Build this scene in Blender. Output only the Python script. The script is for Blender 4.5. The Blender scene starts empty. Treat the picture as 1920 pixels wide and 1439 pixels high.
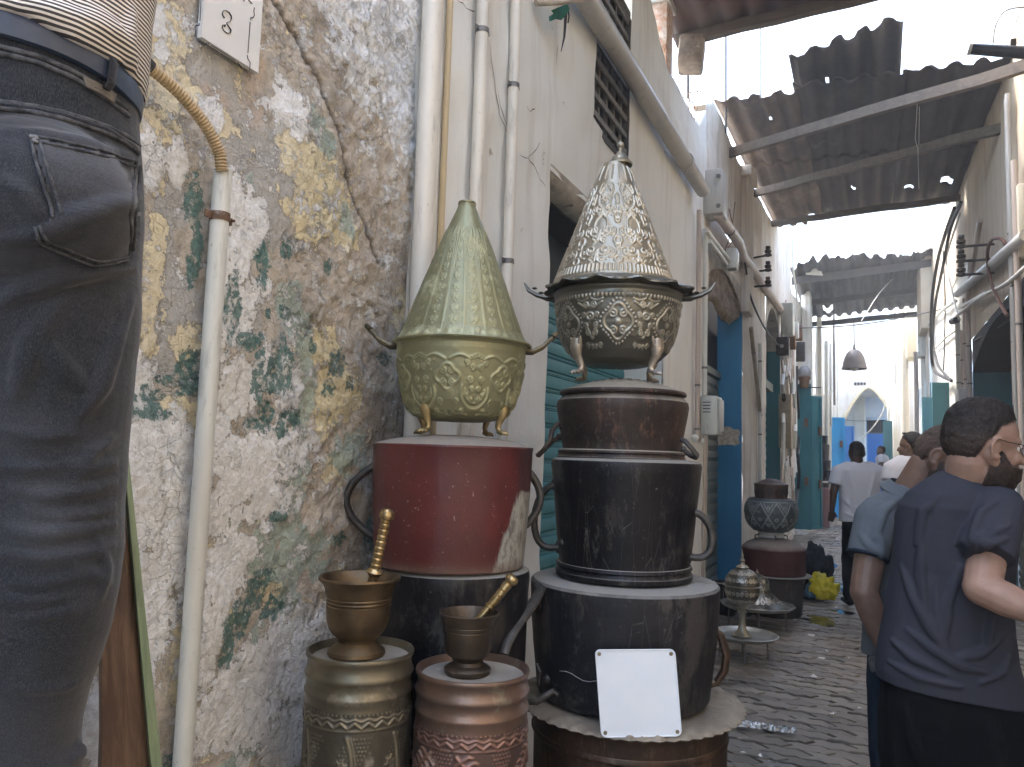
import bpy, bmesh, math, random
import numpy as np
from mathutils import Vector, Matrix, Euler, noise
from mathutils.bvhtree import BVHTree
random.seed(7); RNG = np.random.default_rng(11)
SC = bpy.context.scene; COL = SC.collection

# ------------------------------------------------------------------ camera
FPX, PCX, PCY = 1420.0, 960.0, 719.5
CR = Vector((0.90478649, 0.42473139, 0.03105903))      # camera right
CD = Vector((-0.01106696, 0.09635697, -0.99528531))    # camera down
CF = Vector((-0.42572167, 0.90017697, 0.09188297))     # camera forward
CO = Vector((0, 0, 1.5))
cam = bpy.data.cameras.new('camera'); cam.lens = FPX / 1920 * 36; cam.sensor_width = 36
cam.clip_start = 0.05; cam.clip_end = 600
co = bpy.data.objects.new('camera', cam); COL.objects.link(co)
co.matrix_world = Matrix(((CR.x, -CD.x, -CF.x, CO.x), (CR.y, -CD.y, -CF.y, CO.y), (CR.z, -CD.z, -CF.z, CO.z), (0, 0, 0, 1)))
SC.camera = co

# ------------------------------------------------------------------ world and sun
SUN_EL, SUN_AZ = 58.0, -70.0       # azimuth from +Y towards +X (degrees)
w = bpy.data.worlds.new('World'); SC.world = w; w.use_nodes = True
nt = w.node_tree; bg = nt.nodes['Background']
sky = nt.nodes.new('ShaderNodeTexSky'); sky.sky_type = 'NISHITA'; sky.sun_disc = False
sky.sun_elevation = math.radians(SUN_EL); sky.sun_rotation = math.radians(SUN_AZ)
sky.air_density = 1.3; sky.dust_density = 4.0; sky.ozone_density = 1.0
nt.links.new(sky.outputs[0], bg.inputs[0]); bg.inputs[1].default_value = 0.15
sl = bpy.data.lights.new('sun', 'SUN'); sl.energy = 1.15; sl.angle = math.radians(14); sl.color = (1, .975, .92)
so = bpy.data.objects.new('sun', sl); COL.objects.link(so)
sd = Vector((math.sin(math.radians(SUN_AZ)) * math.cos(math.radians(SUN_EL)), math.cos(math.radians(SUN_AZ)) * math.cos(math.radians(SUN_EL)), math.sin(math.radians(SUN_EL))))
so.rotation_euler = (-sd).to_track_quat('-Z', 'Y').to_euler()
SC.view_settings.view_transform = 'Standard'; SC.view_settings.look = 'None'
SC.view_settings.gamma = 1; SC.view_settings.use_curve_mapping = False
SC.view_settings.exposure = 3.05
SC.render.engine = 'CYCLES'
SC.cycles.max_bounces = 6; SC.cycles.diffuse_bounces = 4; SC.cycles.glossy_bounces = 3

# ------------------------------------------------------------------ geometry helpers
LW, RW = -1.41, 1.20               # planes of the left and right wall
def ray(px, py): return CR * ((px - PCX) / FPX) + CD * ((py - PCY) / FPX) + CF
def onx(px, py, x): r = ray(px, py); return CO + r * (x / r.x)
def ony(px, py, y): r = ray(px, py); return CO + r * (y / r.y)
def onz(px, py, z): r = ray(px, py); return CO + r * ((z - 1.5) / r.z)
def atd(px, py, d): return CO + ray(px, py) * d
def L(px, py, off=0.0): return onx(px, py, LW + off)
def R(px, py, off=0.0): return onx(px, py, RW - off)
V = Vector

class MB:
    def __init__(s): s.v = []; s.f = []
    def add(s, vs, fs):
        n = len(s.v); s.v += [tuple(v) for v in vs]; s.f += [tuple(n + i for i in f) for f in fs]; return s
    def box(s, a, b):
        x0, y0, z0 = a; x1, y1, z1 = b
        return s.add([(x0,y0,z0),(x1,y0,z0),(x1,y1,z0),(x0,y1,z0),(x0,y0,z1),(x1,y0,z1),(x1,y1,z1),(x0,y1,z1)],
                     [(0,3,2,1),(4,5,6,7),(0,1,5,4),(1,2,6,5),(2,3,7,6),(3,0,4,7)])
    def obox(s, c, size, rot=(0,0,0)):
        m = Euler(rot).to_matrix(); c = V(c); h = [k / 2 for k in size]
        n = len(s.v); s.box([-k for k in h], h)
        for i in range(n, len(s.v)): s.v[i] = tuple(m @ V(s.v[i]) + c)
        return s
    def bbox(s, c, size, rot=(0,0,0), bev=.01):     # box with chamfered edges
        bm = bmesh.new(); bmesh.ops.create_cube(bm, size=1)
        for v in bm.verts: v.co = V((v.co.x*size[0], v.co.y*size[1], v.co.z*size[2]))
        bmesh.ops.bevel(bm, geom=list(bm.edges), offset=bev, segments=2, profile=.5, affect='EDGES')
        m = Euler(rot).to_matrix(); c = V(c); bm.verts.index_update()
        s.add([m @ v.co + c for v in bm.verts], [[v.index for v in f.verts] for f in bm.faces]); bm.free(); return s
    def prism(s, a, b):
        n = len(a)
        return s.add(list(a) + list(b), [tuple(range(n - 1, -1, -1)), tuple(range(n, 2 * n))] + [(i, (i + 1) % n, n + (i + 1) % n, n + i) for i in range(n)])
    def ring(s, c, ax, r, n, ell=(1, 1), up=None):
        ax = V(ax).normalized(); u = V(up) if up is not None else (V((0,0,1)) if abs(ax.z) < .9 else V((1,0,0)))
        u = (u - ax * u.dot(ax)).normalized(); w_ = ax.cross(u)
        return [V(c) + (u * math.cos(t) * ell[0] + w_ * math.sin(t) * ell[1]) * r for t in [2*math.pi*k/n for k in range(n)]]
    def cyl(s, p0, p1, r0, r1=None, n=16, cap=True):
        r1 = r0 if r1 is None else r1; ax = V(p1) - V(p0)
        a = s.ring(p0, ax, r0, n); b = s.ring(p1, ax, r1, n)
        fs = [(i, (i+1) % n, n + (i+1) % n, n + i) for i in range(n)]
        if cap: fs += [tuple(range(n-1,-1,-1)), tuple(range(n, 2*n))]
        return s.add(a + b, fs)
    def tube(s, pts, r, n=8, closed=False, ell=(1, 1), cap=True):
        pts = [V(p) for p in pts]; m = len(pts); up = None; vs = []
        rr = r if isinstance(r, (list, tuple)) else [r] * m
        for i, p in enumerate(pts):
            a = pts[(i-1) % m] if (closed or i > 0) else p; b = pts[(i+1) % m] if (closed or i < m-1) else p
            t = (b - a).normalized() if (b - a).length > 1e-9 else V((0,0,1))
            if up is None: up = V((0,0,1)) if abs(t.z) < .9 else V((1,0,0))
            up = (up - t * up.dot(t)).normalized()
            vs += s.ring(p, t, rr[i], n, ell, up)
        fs = [(i*n + k, i*n + (k+1) % n, ((i+1) % m)*n + (k+1) % n, ((i+1) % m)*n + k) for i in range(m if closed else m-1) for k in range(n)]
        if cap and not closed: fs += [tuple(range(n-1,-1,-1)), tuple(range((m-1)*n, m*n))]
        return s.add(vs, fs)
    def lathe(s, prof, n=48, c=(0,0,0), wob=0, sc=(1,1), ph=0):
        vs = []; c = V(c)
        for j, (r, z) in enumerate(prof):
            for k in range(n):
                t = 2*math.pi*k/n; q = r * (1 + wob * math.sin(3*t + ph + j*.15) + wob * .6 * math.sin(5*t + 2*ph))
                vs.append((c.x + q*math.cos(t)*sc[0], c.y + q*math.sin(t)*sc[1], c.z + z))
        fs = [(j*n + k, j*n + (k+1) % n, (j+1)*n + (k+1) % n, (j+1)*n + k) for j in range(len(prof)-1) for k in range(n)]
        return s.add(vs, fs)
    def ball(s, c, r, n=12, sc=(1,1,1)):
        vs = []; m = n // 2
        for j in range(m + 1):
            for k in range(n):
                a = math.pi * (.002 + .996 * j / m); t = 2*math.pi*k/n
                vs.append((c[0] + r*sc[0]*math.sin(a)*math.cos(t), c[1] + r*sc[1]*math.sin(a)*math.sin(t), c[2] - r*sc[2]*math.cos(a)))
        fs = [(j*n + k, j*n + (k+1) % n, (j+1)*n + (k+1) % n, (j+1)*n + k) for j in range(m) for k in range(n)]
        return s.add(vs, fs + [tuple(range(n-1,-1,-1)), tuple(range(m*n, m*n+n))])
    def jag(s, path, w0, nrm, seed=1, jit=.4):      # a jagged tapering ribbon (crack) facing nrm
        rnd = random.Random(seed); pts = []
        for a, b in zip(path[:-1], path[1:]):
            k = max(2, int((V(b)-V(a)).length / .025))
            pts += [V(a).lerp(V(b), i / k) for i in range(k)]
        pts.append(V(path[-1])); m = len(pts); nr = V(nrm); vs = []
        for i, p in enumerate(pts):
            t = (pts[min(i+1, m-1)] - pts[max(i-1, 0)]).normalized(); sd_ = t.cross(nr)
            ww = w0 * (math.sin(math.pi * (i + .3) / (m + .3)) ** .5) * rnd.uniform(.35, 1)
            q = p + sd_ * rnd.uniform(-jit, jit) * .012
            vs += [q - sd_ * ww, q + sd_ * ww]
        return s.add(vs, [(2*i, 2*i+1, 2*i+3, 2*i+2) for i in range(m-1)])

ORG = {}
def _link(name, vs, fs, m, loc, smooth, ang):
    me = bpy.data.meshes.new(name); me.from_pydata([tuple(V(v) - loc) for v in vs], [], fs); me.update()
    if m is not None: me.materials.append(m)
    if smooth:
        me.shade_smooth()
        if ang is not None: me.set_sharp_from_angle(angle=math.radians(ang))
    o = bpy.data.objects.new(name, me); COL.objects.link(o); return o
def part(mb, name, m, parent, smooth=True, ang=38, label=None):
    org = ORG[parent.name]; o = _link(name, mb.v, mb.f, m, org, smooth, ang)
    o.parent = parent; ORG[o.name] = org
    if label: o['label'] = label
    return o
def thing(name, label, cat, loc=(0, 0, 0), group=None, kind=None):
    o = bpy.data.objects.new(name, None); COL.objects.link(o); o.location = loc; o.empty_display_size = .1
    if kind: o['kind'] = kind
    else: o['label'] = label; o['category'] = cat
    if group: o['group'] = group
    ORG[o.name] = V(loc); return o
def solo(mb, name, m, label=None, cat=None, group=None, kind=None, smooth=True, ang=38):
    a = np.array(mb.v); loc = V(((a[:,0].min()+a[:,0].max())/2, (a[:,1].min()+a[:,1].max())/2, a[:,2].min())) if kind is None else V((0,0,0))
    o = _link(name, mb.v, mb.f, m, loc, smooth, ang); o.location = loc; ORG[o.name] = loc
    if kind: o['kind'] = kind
    if label: o['label'] = label
    if cat: o['category'] = cat
    if group: o['group'] = group
    return o
def clone(o, parent=None, label=None):
    c = o.copy(); COL.objects.link(c)
    if parent is not None: c.parent = parent
    if label: c['label'] = label
    ORG[c.name] = ORG.get(o.name, V((0,0,0)))
    for ch in list(o.children): clone(ch, c)
    return c

# ------------------------------------------------------------------ material helpers
class G:
    def __init__(s, name):
        s.m = bpy.data.materials.new(name); s.m.use_nodes = True; s.t = s.m.node_tree
        s.b = s.t.nodes['Principled BSDF']; s._p = None
    def set(s, sock, v):
        if isinstance(v, bpy.types.NodeSocket): s.t.links.new(v, sock)
        elif v is not None:
            if isinstance(v, (tuple, list)) and len(v) == 3 and sock.type == 'RGBA': v = (*v, 1)
            sock.default_value = v
    def n(s, typ, out=0, **kw):
        nd = s.t.nodes.new('ShaderNode' + typ)
        for k, v in kw.items():
            if k[0] == '_': setattr(nd, k[1:], v)
        for k, v in kw.items():
            if k[0] == 'i' and k[1:].isdigit(): s.set(nd.inputs[int(k[1:])], v)
            elif k[0] != '_': s.set(nd.inputs[k], v)
        return nd.outputs[out]
    def pos(s):
        if s._p is None: s._p = s.n('NewGeometry', 0)
        return s._p
    def obj(s): return s.n('TexCoord', 3)
    def noise(s, sc, det=4, rough=.55, vec=None, stretch=None, dist=0, off=0):
        v = vec or s.pos()
        if stretch or off: v = s.n('Mapping', Vector=v, Scale=stretch or (1, 1, 1), Location=(off, off*.7, off*1.3))
        return s.n('TexNoise', 0, Vector=v, Scale=sc, Detail=det, Roughness=rough, Distortion=dist)
    def vor(s, sc, feat='F1', vec=None, out=0, rnd=1):
        return s.n('TexVoronoi', out, _feature=feat, Vector=vec or s.pos(), Scale=sc, Randomness=rnd)
    def math(s, op, a, b=0.0, c=None):
        nd = s.t.nodes.new('ShaderNodeMath'); nd.operation = op; s.set(nd.inputs[0], a); s.set(nd.inputs[1], b)
        if c is not None: s.set(nd.inputs[2], c)
        return nd.outputs[0]
    def step(s, v, a, b): return s.n('MapRange', 0, _interpolation_type='SMOOTHSTEP', i0=v, i1=a, i2=b)
    def mix(s, f, a, b):
        nd = s.t.nodes.new('ShaderNodeMix'); nd.data_type = 'RGBA'
        s.set(nd.inputs[0], f); s.set(nd.inputs[6], a); s.set(nd.inputs[7], b); return nd.outputs[2]
    def attr(s, nm): return s.n('Attribute', 2, _attribute_name=nm)
    def bump(s, h, strength=.5, dist=.01): return s.n('Bump', 0, Strength=strength, Distance=dist, Height=h)
    def done(s, col, rough=.7, metal=0, nrm=None, **kw):
        s.set(s.b.inputs['Base Color'], col); s.set(s.b.inputs['Roughness'], rough); s.set(s.b.inputs['Metallic'], metal)
        if nrm is not None: s.set(s.b.inputs['Normal'], nrm)
        for k, v in kw.items(): s.set(s.b.inputs[k.replace('_', ' ')], v)
        return s.m
def mat(name, c1, c2=None, sc=6, rough=.7, metal=0, bump=.2, bsc=60, bd=.004, c3=None, sc3=14, th=.58, stretch=None, vec='p', spec=None, rvar=.12):
    """two-tone noise colour + patches of a third colour (dirt, wear) + fine relief"""
    g = G(name); v = g.obj() if vec == 'o' else None
    n1 = g.noise(sc, 5, .6, vec=v, stretch=stretch)
    col = g.mix(g.step(n1, .32, .68), c1, c2 or c1)
    if c3 is not None:
        n3 = g.noise(sc3, 6, .65, vec=v, stretch=stretch, off=3.1)
        col = g.mix(g.step(n3, th, th + .1), col, c3)
    nb = g.noise(bsc, 4, .6, vec=v)
    rg = g.math('ADD', g.math('MULTIPLY', g.math('SUBTRACT', nb, .5), rvar * 2), rough)
    kw = {} if spec is None else {'Specular_IOR_Level': spec}
    return g.done(col, rg, metal, g.bump(nb, bump, bd) if bump else None, **kw)
def vnoise(shape, cells, seed=0, octs=4, pers=.5):
    """fractal value noise on a numpy grid, about 0..1"""
    rg = np.random.default_rng(seed); out = np.zeros(shape); amp = 1; tot = 0
    for o in range(octs):
        cy, cx = max(2, int(cells[0] * 2**o)), max(2, int(cells[1] * 2**o)); g_ = rg.random((cy + 2, cx + 2))
        y = np.linspace(0, cy, shape[0]); x = np.linspace(0, cx, shape[1]); iy = y.astype(int); ix = x.astype(int)
        fy = y - iy; fx = x - ix; fy = (fy*fy*(3-2*fy))[:, None]; fx = (fx*fx*(3-2*fx))[None]
        a = g_[iy][:, ix]; b = g_[iy][:, ix+1]; c = g_[iy+1][:, ix]; d = g_[iy+1][:, ix+1]
        out += amp * ((a*(1-fx)+b*fx)*(1-fy) + (c*(1-fx)+d*fx)*fy); tot += amp; amp *= pers
    return out / tot
# ================================================================== MATERIALS OF THE SETTING
def wall_paint(name, white=(.74,.74,.70), under=(.45,.41,.33), dirt=(.36,.27,.19), th=.62, streak=.5, tint=(.62,.56,.47), tth=.5, bump=.35):
    """limewash over plaster: run-off streaks, chipped spots, cloudy dirt"""
    g = G(name); p = g.pos()
    cloud = g.noise(1.1, 5, .6); fine = g.noise(34, 5, .62)
    run = g.noise(9, 5, .65, stretch=(1, 1, .055)); run2 = g.noise(30, 4, .6, stretch=(1, 1, .03), off=5)
    chips = g.noise(5.5, 8, .72, off=2.3)
    col = g.mix(g.step(cloud, tth - .12, tth + .2), white, tint)
    col = g.mix(g.math('MULTIPLY', g.step(run, .5, .72), streak), col, dirt)
    col = g.mix(g.math('MULTIPLY', g.step(run2, .55, .75), streak * .7), col, (white[0]*1.05, white[1]*1.05, white[2]*1.08))
    cm = g.step(chips, th, th + .025)
    col = g.mix(cm, col, g.mix(fine, under, dirt)); spt = g.step(g.noise(70, 4, .7, off=6), .66, .70); col = g.mix(g.math('MULTIPLY', spt, .4), col, dirt)
    h = g.math('ADD', g.math('MULTIPLY', fine, .35), g.math('MULTIPLY', cm, -.8))
    h = g.math('ADD', h, g.math('MULTIPLY', g.noise(4, 4, .6, off=9), 1.4))
    return g.done(col, .88, 0, g.bump(h, bump, .012), Specular_IOR_Level=.25)
M_white = wall_paint('white_limewash', th=.66, streak=.24, tint=(.66,.645,.59), tth=.56)
M_warm = wall_paint('stained_limewash', white=(.68,.655,.60), tint=(.56,.49,.41), dirt=(.38,.29,.21), th=.64, streak=.85, tth=.46)
M_far = wall_paint('far_limewash', white=(.78,.78,.76), tint=(.66,.62,.52), th=.66, streak=.5)
M_buff = wall_paint('buff_render', white=(.52,.455,.36), tint=(.43,.345,.25), dirt=(.36,.25,.17), th=.66, streak=.8, tth=.5)
M_bluewash = wall_paint('pale_blue_limewash', white=(.55,.66,.80), tint=(.66,.72,.78), dirt=(.48,.46,.42), th=.68, streak=.4)
M_cream = wall_paint('cream_render', white=(.72,.66,.50), tint=(.66,.58,.44), th=.7, streak=.3)
M_rubble = mat('rubble_plaster', (.30,.24,.18), (.14,.11,.085), 9, .95, 0, .9, 22, .02, (.45,.38,.30), 14, .6)
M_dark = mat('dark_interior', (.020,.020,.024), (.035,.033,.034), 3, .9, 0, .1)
def painted_metal(name, c, c2, rust=(.16,.09,.05), th=.64, rough=.5, bsc=40, lay=True):
    g = G(name); n1 = g.noise(3, 4, .6, stretch=(1, 1, .3)); n2 = g.noise(24, 7, .7)
    col = g.mix(g.step(n1, .35, .65), c, c2)
    col = g.mix(g.math('MULTIPLY', g.step(g.noise(60, 3, .6), .55, .75), .25), col, (min(1, c[0]*1.7+.05), min(1, c[1]*1.5+.05), min(1, c[2]*1.3+.05)))
    rm = g.step(n2, th, th + .05); col = g.mix(rm, col, rust)
    return g.done(col, g.math('ADD', g.math('MULTIPLY', rm, .3), rough), 0, g.bump(g.math('ADD', n2, g.math('MULTIPLY', rm, -.5)), .25, .004))
M_teal = painted_metal('teal_shutter_paint', (.045,.20,.25), (.06,.25,.29), th=.68)
M_tealdoor = painted_metal('teal_door_paint', (.018,.115,.145), (.03,.16,.19), th=.69)
M_slate = painted_metal('grey_green_shutter_paint', (.16,.19,.17), (.20,.21,.17), th=.66)
M_brownsh = painted_metal('dusty_shutter_metal', (.15,.135,.11), (.19,.17,.14), th=.66)
M_blue = painted_metal('blue_door_frame_paint', (.012,.145,.30), (.02,.19,.35), (.20,.17,.13), th=.74, rough=.42)
M_brightblue = painted_metal('bright_blue_paint', (.03,.30,.70), (.05,.38,.78), th=.72)
M_deepblue = painted_metal('deep_blue_paint', (.02,.16,.50), (.03,.20,.56), th=.72)

# ================================================================== GROUND
def build_ground():
    # a gently uneven sheet of dark joint sand reaching far beyond the alley
    ys = np.concatenate([np.linspace(-60, -4, 6), np.linspace(-3, 34, 120), np.linspace(36, 160, 8)])
    xs = np.concatenate([np.linspace(-80, -3, 6), np.linspace(-2.4, 2.4, 30), np.linspace(3, 80, 6)])
    vs = []; fs = []
    for y in ys:
        for x in xs: vs.append((x, y, GZ(x, y) - .020))
    n = len(xs)
    for j in range(len(ys)-1):
        for i in range(n-1): fs.append((j*n+i, j*n+i+1, (j+1)*n+i+1, (j+1)*n+i))
    mb = MB().add(vs, fs)
    return solo(mb, 'ground', mat('joint_sand', (.028,.024,.020), (.055,.047,.039), 14, .95, 0, .5, 90, .006), kind='structure', ang=None)
def GZ(x, y):
    return .012 * math.sin(x * 1.7 + y * .8) * math.sin(y * .55 + 1) - .018 * math.exp(-(x + .1)**2 / .5) * (1 if -3 < y < 34 else 0)
ground = build_ground()
def paver_mat(name, c1, c2):
    g = G(name); r = g.n('ObjectInfo', 5)
    n1 = g.noise(11, 6, .65); n2 = g.noise(120, 3, .6); n3 = g.noise(1.1, 4, .6, off=4)
    isl = g.n('NewGeometry', 8)
    rr = g.math('FRACT', g.math('ADD', r, isl))
    col = g.mix(rr, c1, c2); col = g.mix(g.step(n1, .52, .78), col, (.11,.098,.085))
    col = g.mix(g.math('MULTIPLY', g.step(g.noise(17, 6, .7, off=8), .60, .66), .5), col, (.36,.33,.28))
    wet = g.step(n3, .54, .66)
    col = g.mix(g.math('MULTIPLY', wet, .5), col, (.045,.042,.038))
    rg = g.math('SUBTRACT', .50, g.math('MULTIPLY', wet, .24))
    return g.done(col, rg, 0, g.bump(g.math('ADD', n2, g.math('MULTIPLY', n1, 1.2)), .55, .006), Specular_IOR_Level=.6)
M_paver = paver_mat('worn_concrete_paver', (.122,.100,.078), (.255,.218,.175))
def paver_mesh(seed, w=.215, h=.108):
    """one interlocking zig-zag paver: top inset and rounded, chipped outline"""
    rnd = random.Random(seed); zx = .024; zy = .011
    out = []
    # bottom edge (zig-zag), right edge, top edge, left edge, walking round
    N = 4
    for k in range(N): t = k / N; out.append((-w/2 + w*t - (zx if k == 0 else 0), -h/2 + zy * (1 if k % 2 else -1)))
    out += [(w/2 - zx, -h/2 - zy), (w/2 + zx, 0)]
    for k in range(N): t = k / N; out.append((w/2 - w*t - (zx if k == 0 else 0), h/2 + zy * (1 if k % 2 else -1)))
    out += [(-w/2 - zx, h/2 - zy), (-w/2 + zx, 0)]
    def shr(p, d): return (p[0] * (1 - 2*d/w) , p[1] * (1 - 2*d/h))
    o = [shr((x + rnd.uniform(-.005,.005), y + rnd.uniform(-.003,.003)), .0032) for x, y in out]
    n = len(o); mb = MB()
    a = [V((x, y, -.05)) for x, y in o]; b = [V((x, y, -.004)) for x, y in o]
    c = [V((*shr((x, y), .0045), 0)) for x, y in o]
    vs = a + b + c + [V((0, 0, .0))]
    fs = [(i, (i+1)%n, n+(i+1)%n, n+i) for i in range(n)] + [(n+i, n+(i+1)%n, 2*n+(i+1)%n, 2*n+i) for i in range(n)] + [(2*n+i, 2*n+(i+1)%n, 3*n) for i in range(n)]
    return MB().add(vs, fs)
def build_pavers():
    variants = []
    for k in range(6):
        mb = paver_mesh(k); me = bpy.data.meshes.new('paver'); me.from_pydata(mb.v, [], mb.f); me.materials.append(M_paver); variants.append((me, mb))
    cells = []; rnd = random.Random(3)
    W, H = .216, .110
    for j in range(int(-2.2 / H), int(33.0 / H)):
        for i in range(-9, 10):
            x = i * W + (.5 * W if j % 2 else 0) + .015 * math.sin(j * .35); y = j * H + .02 * math.sin(x * 2.1)
            if x < -1.50 or x > 1.62: continue
            if y > 12 and (x < -1.5 or x > 1.35): continue
            c = CR.dot(V((x, y, 0)) - CO) , CD.dot(V((x, y, 0)) - CO), CF.dot(V((x, y, 0)) - CO)
            px = PCX + FPX * c[0] / c[2] if c[2] > .3 else -999; py = PCY + FPX * c[1] / c[2] if c[2] > .3 else 9999
            vis = 1340 < px < 1668 and 860 < py < 1450
            cells.append((0 if vis else 1, y, x, rnd.randrange(6), rnd.gauss(0, .02), rnd.gauss(0, .003), rnd.gauss(0, .018), rnd.gauss(0, .014), rnd.random() < .5))
    cells.sort()
    rest = MB(); cnt = 0
    for q, y, x, v, rz, dz, rx, ry, fl in cells:
        m = Matrix.Translation((x, y, GZ(x, y) + dz)) @ Euler((rx, ry, rz)).to_matrix().to_4x4()
        if cnt < 299 and q == 0:
            o = bpy.data.objects.new('paver', variants[v][0]); COL.objects.link(o); o.parent = ground; o.matrix_local = m; cnt += 1
        elif y < 14 or (v % 1 == 0):
            rest.add([m @ p for p in map(V, variants[v][1].v)], variants[v][1].f)
    o = part(rest, 'paver_field', M_paver, ground, smooth=False); o['kind'] = 'stuff'
build_pavers()

# ================================================================== WALL GRIDS
def top_fn(pts):
    ys = [p[0] for p in pts]; zs = [p[1] for p in pts]
    return lambda y: float(np.interp(y, ys, zs))
def wall_grid(name, x, sgn, ys, zs, mat_, parent=None, openings=(), top=None, amp=.008, seed=0, attrs=None, disp=None, back=.22, attr_fn=None):
    """a plaster sheet facing the alley (sgn=+1 faces +x) with thickness, real undulation and exact rectangular openings"""
    ys = np.array(sorted(set(np.round(ys, 4)) | {round(v, 4) for o in openings for v in o[:2]})); zs = np.array(sorted(set(np.round(zs, 4)) | {round(v, 4) for o in openings for v in o[2:4]}))
    Yg, Zg = np.meshgrid(ys, zs, indexing='ij')
    if disp is not None: D = disp(Yg, Zg)
    else:
        D = np.array([[amp * (noise.noise((y*1.7, z*1.7, seed)) + .5 * noise.noise((y*6, z*6, seed+5))) for z in zs] for y in ys])
    Z2 = Zg.copy()
    if top is not None:
        T = np.array([top(y) for y in ys])[:, None]; zt = zs[-1]; m = Zg > 3.9
        Z2 = np.where(m, 3.9 + (Zg - 3.9) * (T - 3.9) / (zt - 3.9), Zg)
    ny, nz_ = len(ys), len(zs); vs = np.stack([x + sgn * D, Yg, Z2], -1).reshape(-1, 3)
    idx = lambda i, j: i * nz_ + j
    fs = []
    for i in range(ny - 1):
        cy = (ys[i] + ys[i+1]) / 2
        for j in range(nz_ - 1):
            cz = (zs[j] + zs[j+1]) / 2
            if any(o[0] < cy < o[1] and o[2] < cz < o[3] for o in openings): continue
            q = (idx(i, j), idx(i+1, j), idx(i+1, j+1), idx(i, j+1)); fs.append(q if sgn > 0 else q[::-1])
    n0 = len(vs)
    # back and top so that the wall has real thickness
    bx = x - sgn * back; ex = []
    for i in range(ny): ex.append((bx, ys[i], Z2[i, -1]))
    vs = np.vstack([vs, np.array(ex)])
    for i in range(ny - 1): fs.append((idx(i, nz_-1), idx(i+1, nz_-1), n0 + i + 1, n0 + i))
    mb = MB(); mb.v = [tuple(v) for v in vs]; mb.f = fs
    if parent is not None: o = part(mb, name, mat_, parent, ang=None)
    else: o = mb
    if attr_fn is not None:
        for an, arr in attr_fn(Yg, Zg).items():
            a = o.data.attributes.new(an, 'FLOAT', 'POINT')
            full = np.zeros(len(vs), dtype=np.float32); full[:n0] = arr.reshape(-1); a.data.foreach_set('value', full)
    return o

# ------------------------------------------------------------------ peeling wall, near left
def blobs(lst):
    out = []
    for (px, py, rx, ry, *s) in lst:
        c = L(px, py); a = L(px + rx, py); b = L(px, py + ry)
        out.append((c.y, c.z, abs(a.y - c.y) + 1e-4, abs(b.z - c.z) + 1e-4, s[0] if s else 1.0))
    return out
def field(Y, Z, bl, base=0.0):
    f = np.full(Y.shape, base)
    for (cy, cz, ry, rz, s) in bl:
        d = np.sqrt(((Y - cy) / ry)**2 + ((Z - cz) / rz)**2)
        f = np.maximum(f, s * np.clip(1.25 - .55 * d, 0, 1))
    return f
GD = blobs([(365,385,14,42),(370,455,12,25),(492,500,13,28),(497,468,9,15),(363,500,9,30),(433,575,11,60),(467,640,22,17),(482,690,9,42),(530,645,6,25),(524,695,20,36),(504,722,16,14),
 (350,697,20,32),(362,728,18,12),(318,715,26,9),(298,742,12,9),(283,772,24,12),(247,757,11,20),(276,740,11,14),(498,782,11,26),(550,784,13,14),(530,803,8,20),(472,792,14,9),(487,735,6,20),
 (633,684,13,16),(623,733,9,14),(645,680,8,20),(723,672,9,11),(520,969,12,9),(500,1085,15,12),(482,1102,14,18),(478,1126,22,14),(512,1142,18,14),(447,1165,20,24),(425,1215,10,26),(417,1238,9,9),
 (314,1430,14,10),(540,470,9,14),(617,500,5,12),(537,585,9,9),(655,720,5,12),(505,590,6,8),(590,650,6,10),(700,1000,12,20),(640,1010,8,12)])
GL = blobs([(598,232,14,26),(617,265,14,22),(656,415,12,26),(493,470,16,20),(557,573,18,45),(572,650,14,60),(577,735,17,65),(567,785,14,30),(563,850,18,50),(547,915,22,60),(520,1000,40,30),(540,1036,34,55),
 (500,1040,40,30),(278,992,16,18),(433,985,20,28),(473,1390,30,22),(480,1215,14,35),(450,1290,22,60),(540,1120,14,40),(470,350,8,20),(430,545,14,50),(530,560,8,30),(520,1330,20,25),(440,1430,30,12),(655,850,30,60,.75),(600,1050,30,60,.7)])
YE = blobs([(300,70,46,70),(285,150,40,40),(330,130,22,30),(262,235,22,30),(300,235,30,30),(355,180,20,20),(420,232,22,20),(565,300,34,45),(605,360,45,60),(640,420,30,30),(570,400,25,30),(350,640,22,30),(275,540,24,70),(262,620,22,60),
 (330,785,26,30),(350,840,20,30),(600,740,30,60),(600,660,30,40),(415,1040,22,24),(520,1095,24,28),(350,1200,22,55),(350,1270,18,40),(640,740,26,50),(760,590,14,30),(290,340,14,20),(300,440,14,24),(400,600,12,20),(560,1160,20,25,.8),(425,1150,12,50,.8),(640,880,22,22,.9),(740,80,26,60,.75),(460,1440,20,20,.7)])
WH = blobs([(290,40,12,24),(302,98,10,16),(395,205,20,18),(405,222,12,24),(540,205,30,34),(560,240,18,22),(280,310,24,45),(330,310,14,30),(440,380,18,55),(475,420,22,50),(440,500,24,70),(455,560,25,40),(500,540,14,20),(490,680,12,40),(440,620,30,30),
 (450,720,34,50),(420,760,20,50),(540,720,20,40),(520,840,60,40),(470,870,60,50),(430,940,40,50),(490,930,50,50),(260,720,28,50),(300,830,60,50),(270,880,50,60),(330,900,50,80),(280,980,50,70),(330,1020,40,70),(280,1080,40,60),(300,1150,22,80),
 (420,1080,30,50),(450,1030,30,30),(400,1180,20,50),(560,1180,60,34),(510,1230,60,45),(560,1270,60,40),(480,1310,50,60),(420,1330,40,60),(560,1370,60,50),(380,1250,20,60),(200,1400,30,60),(170,1350,30,60),(655,90,30,70,.8),(690,160,34,60,.7),(650,30,50,40,.75)])
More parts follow.
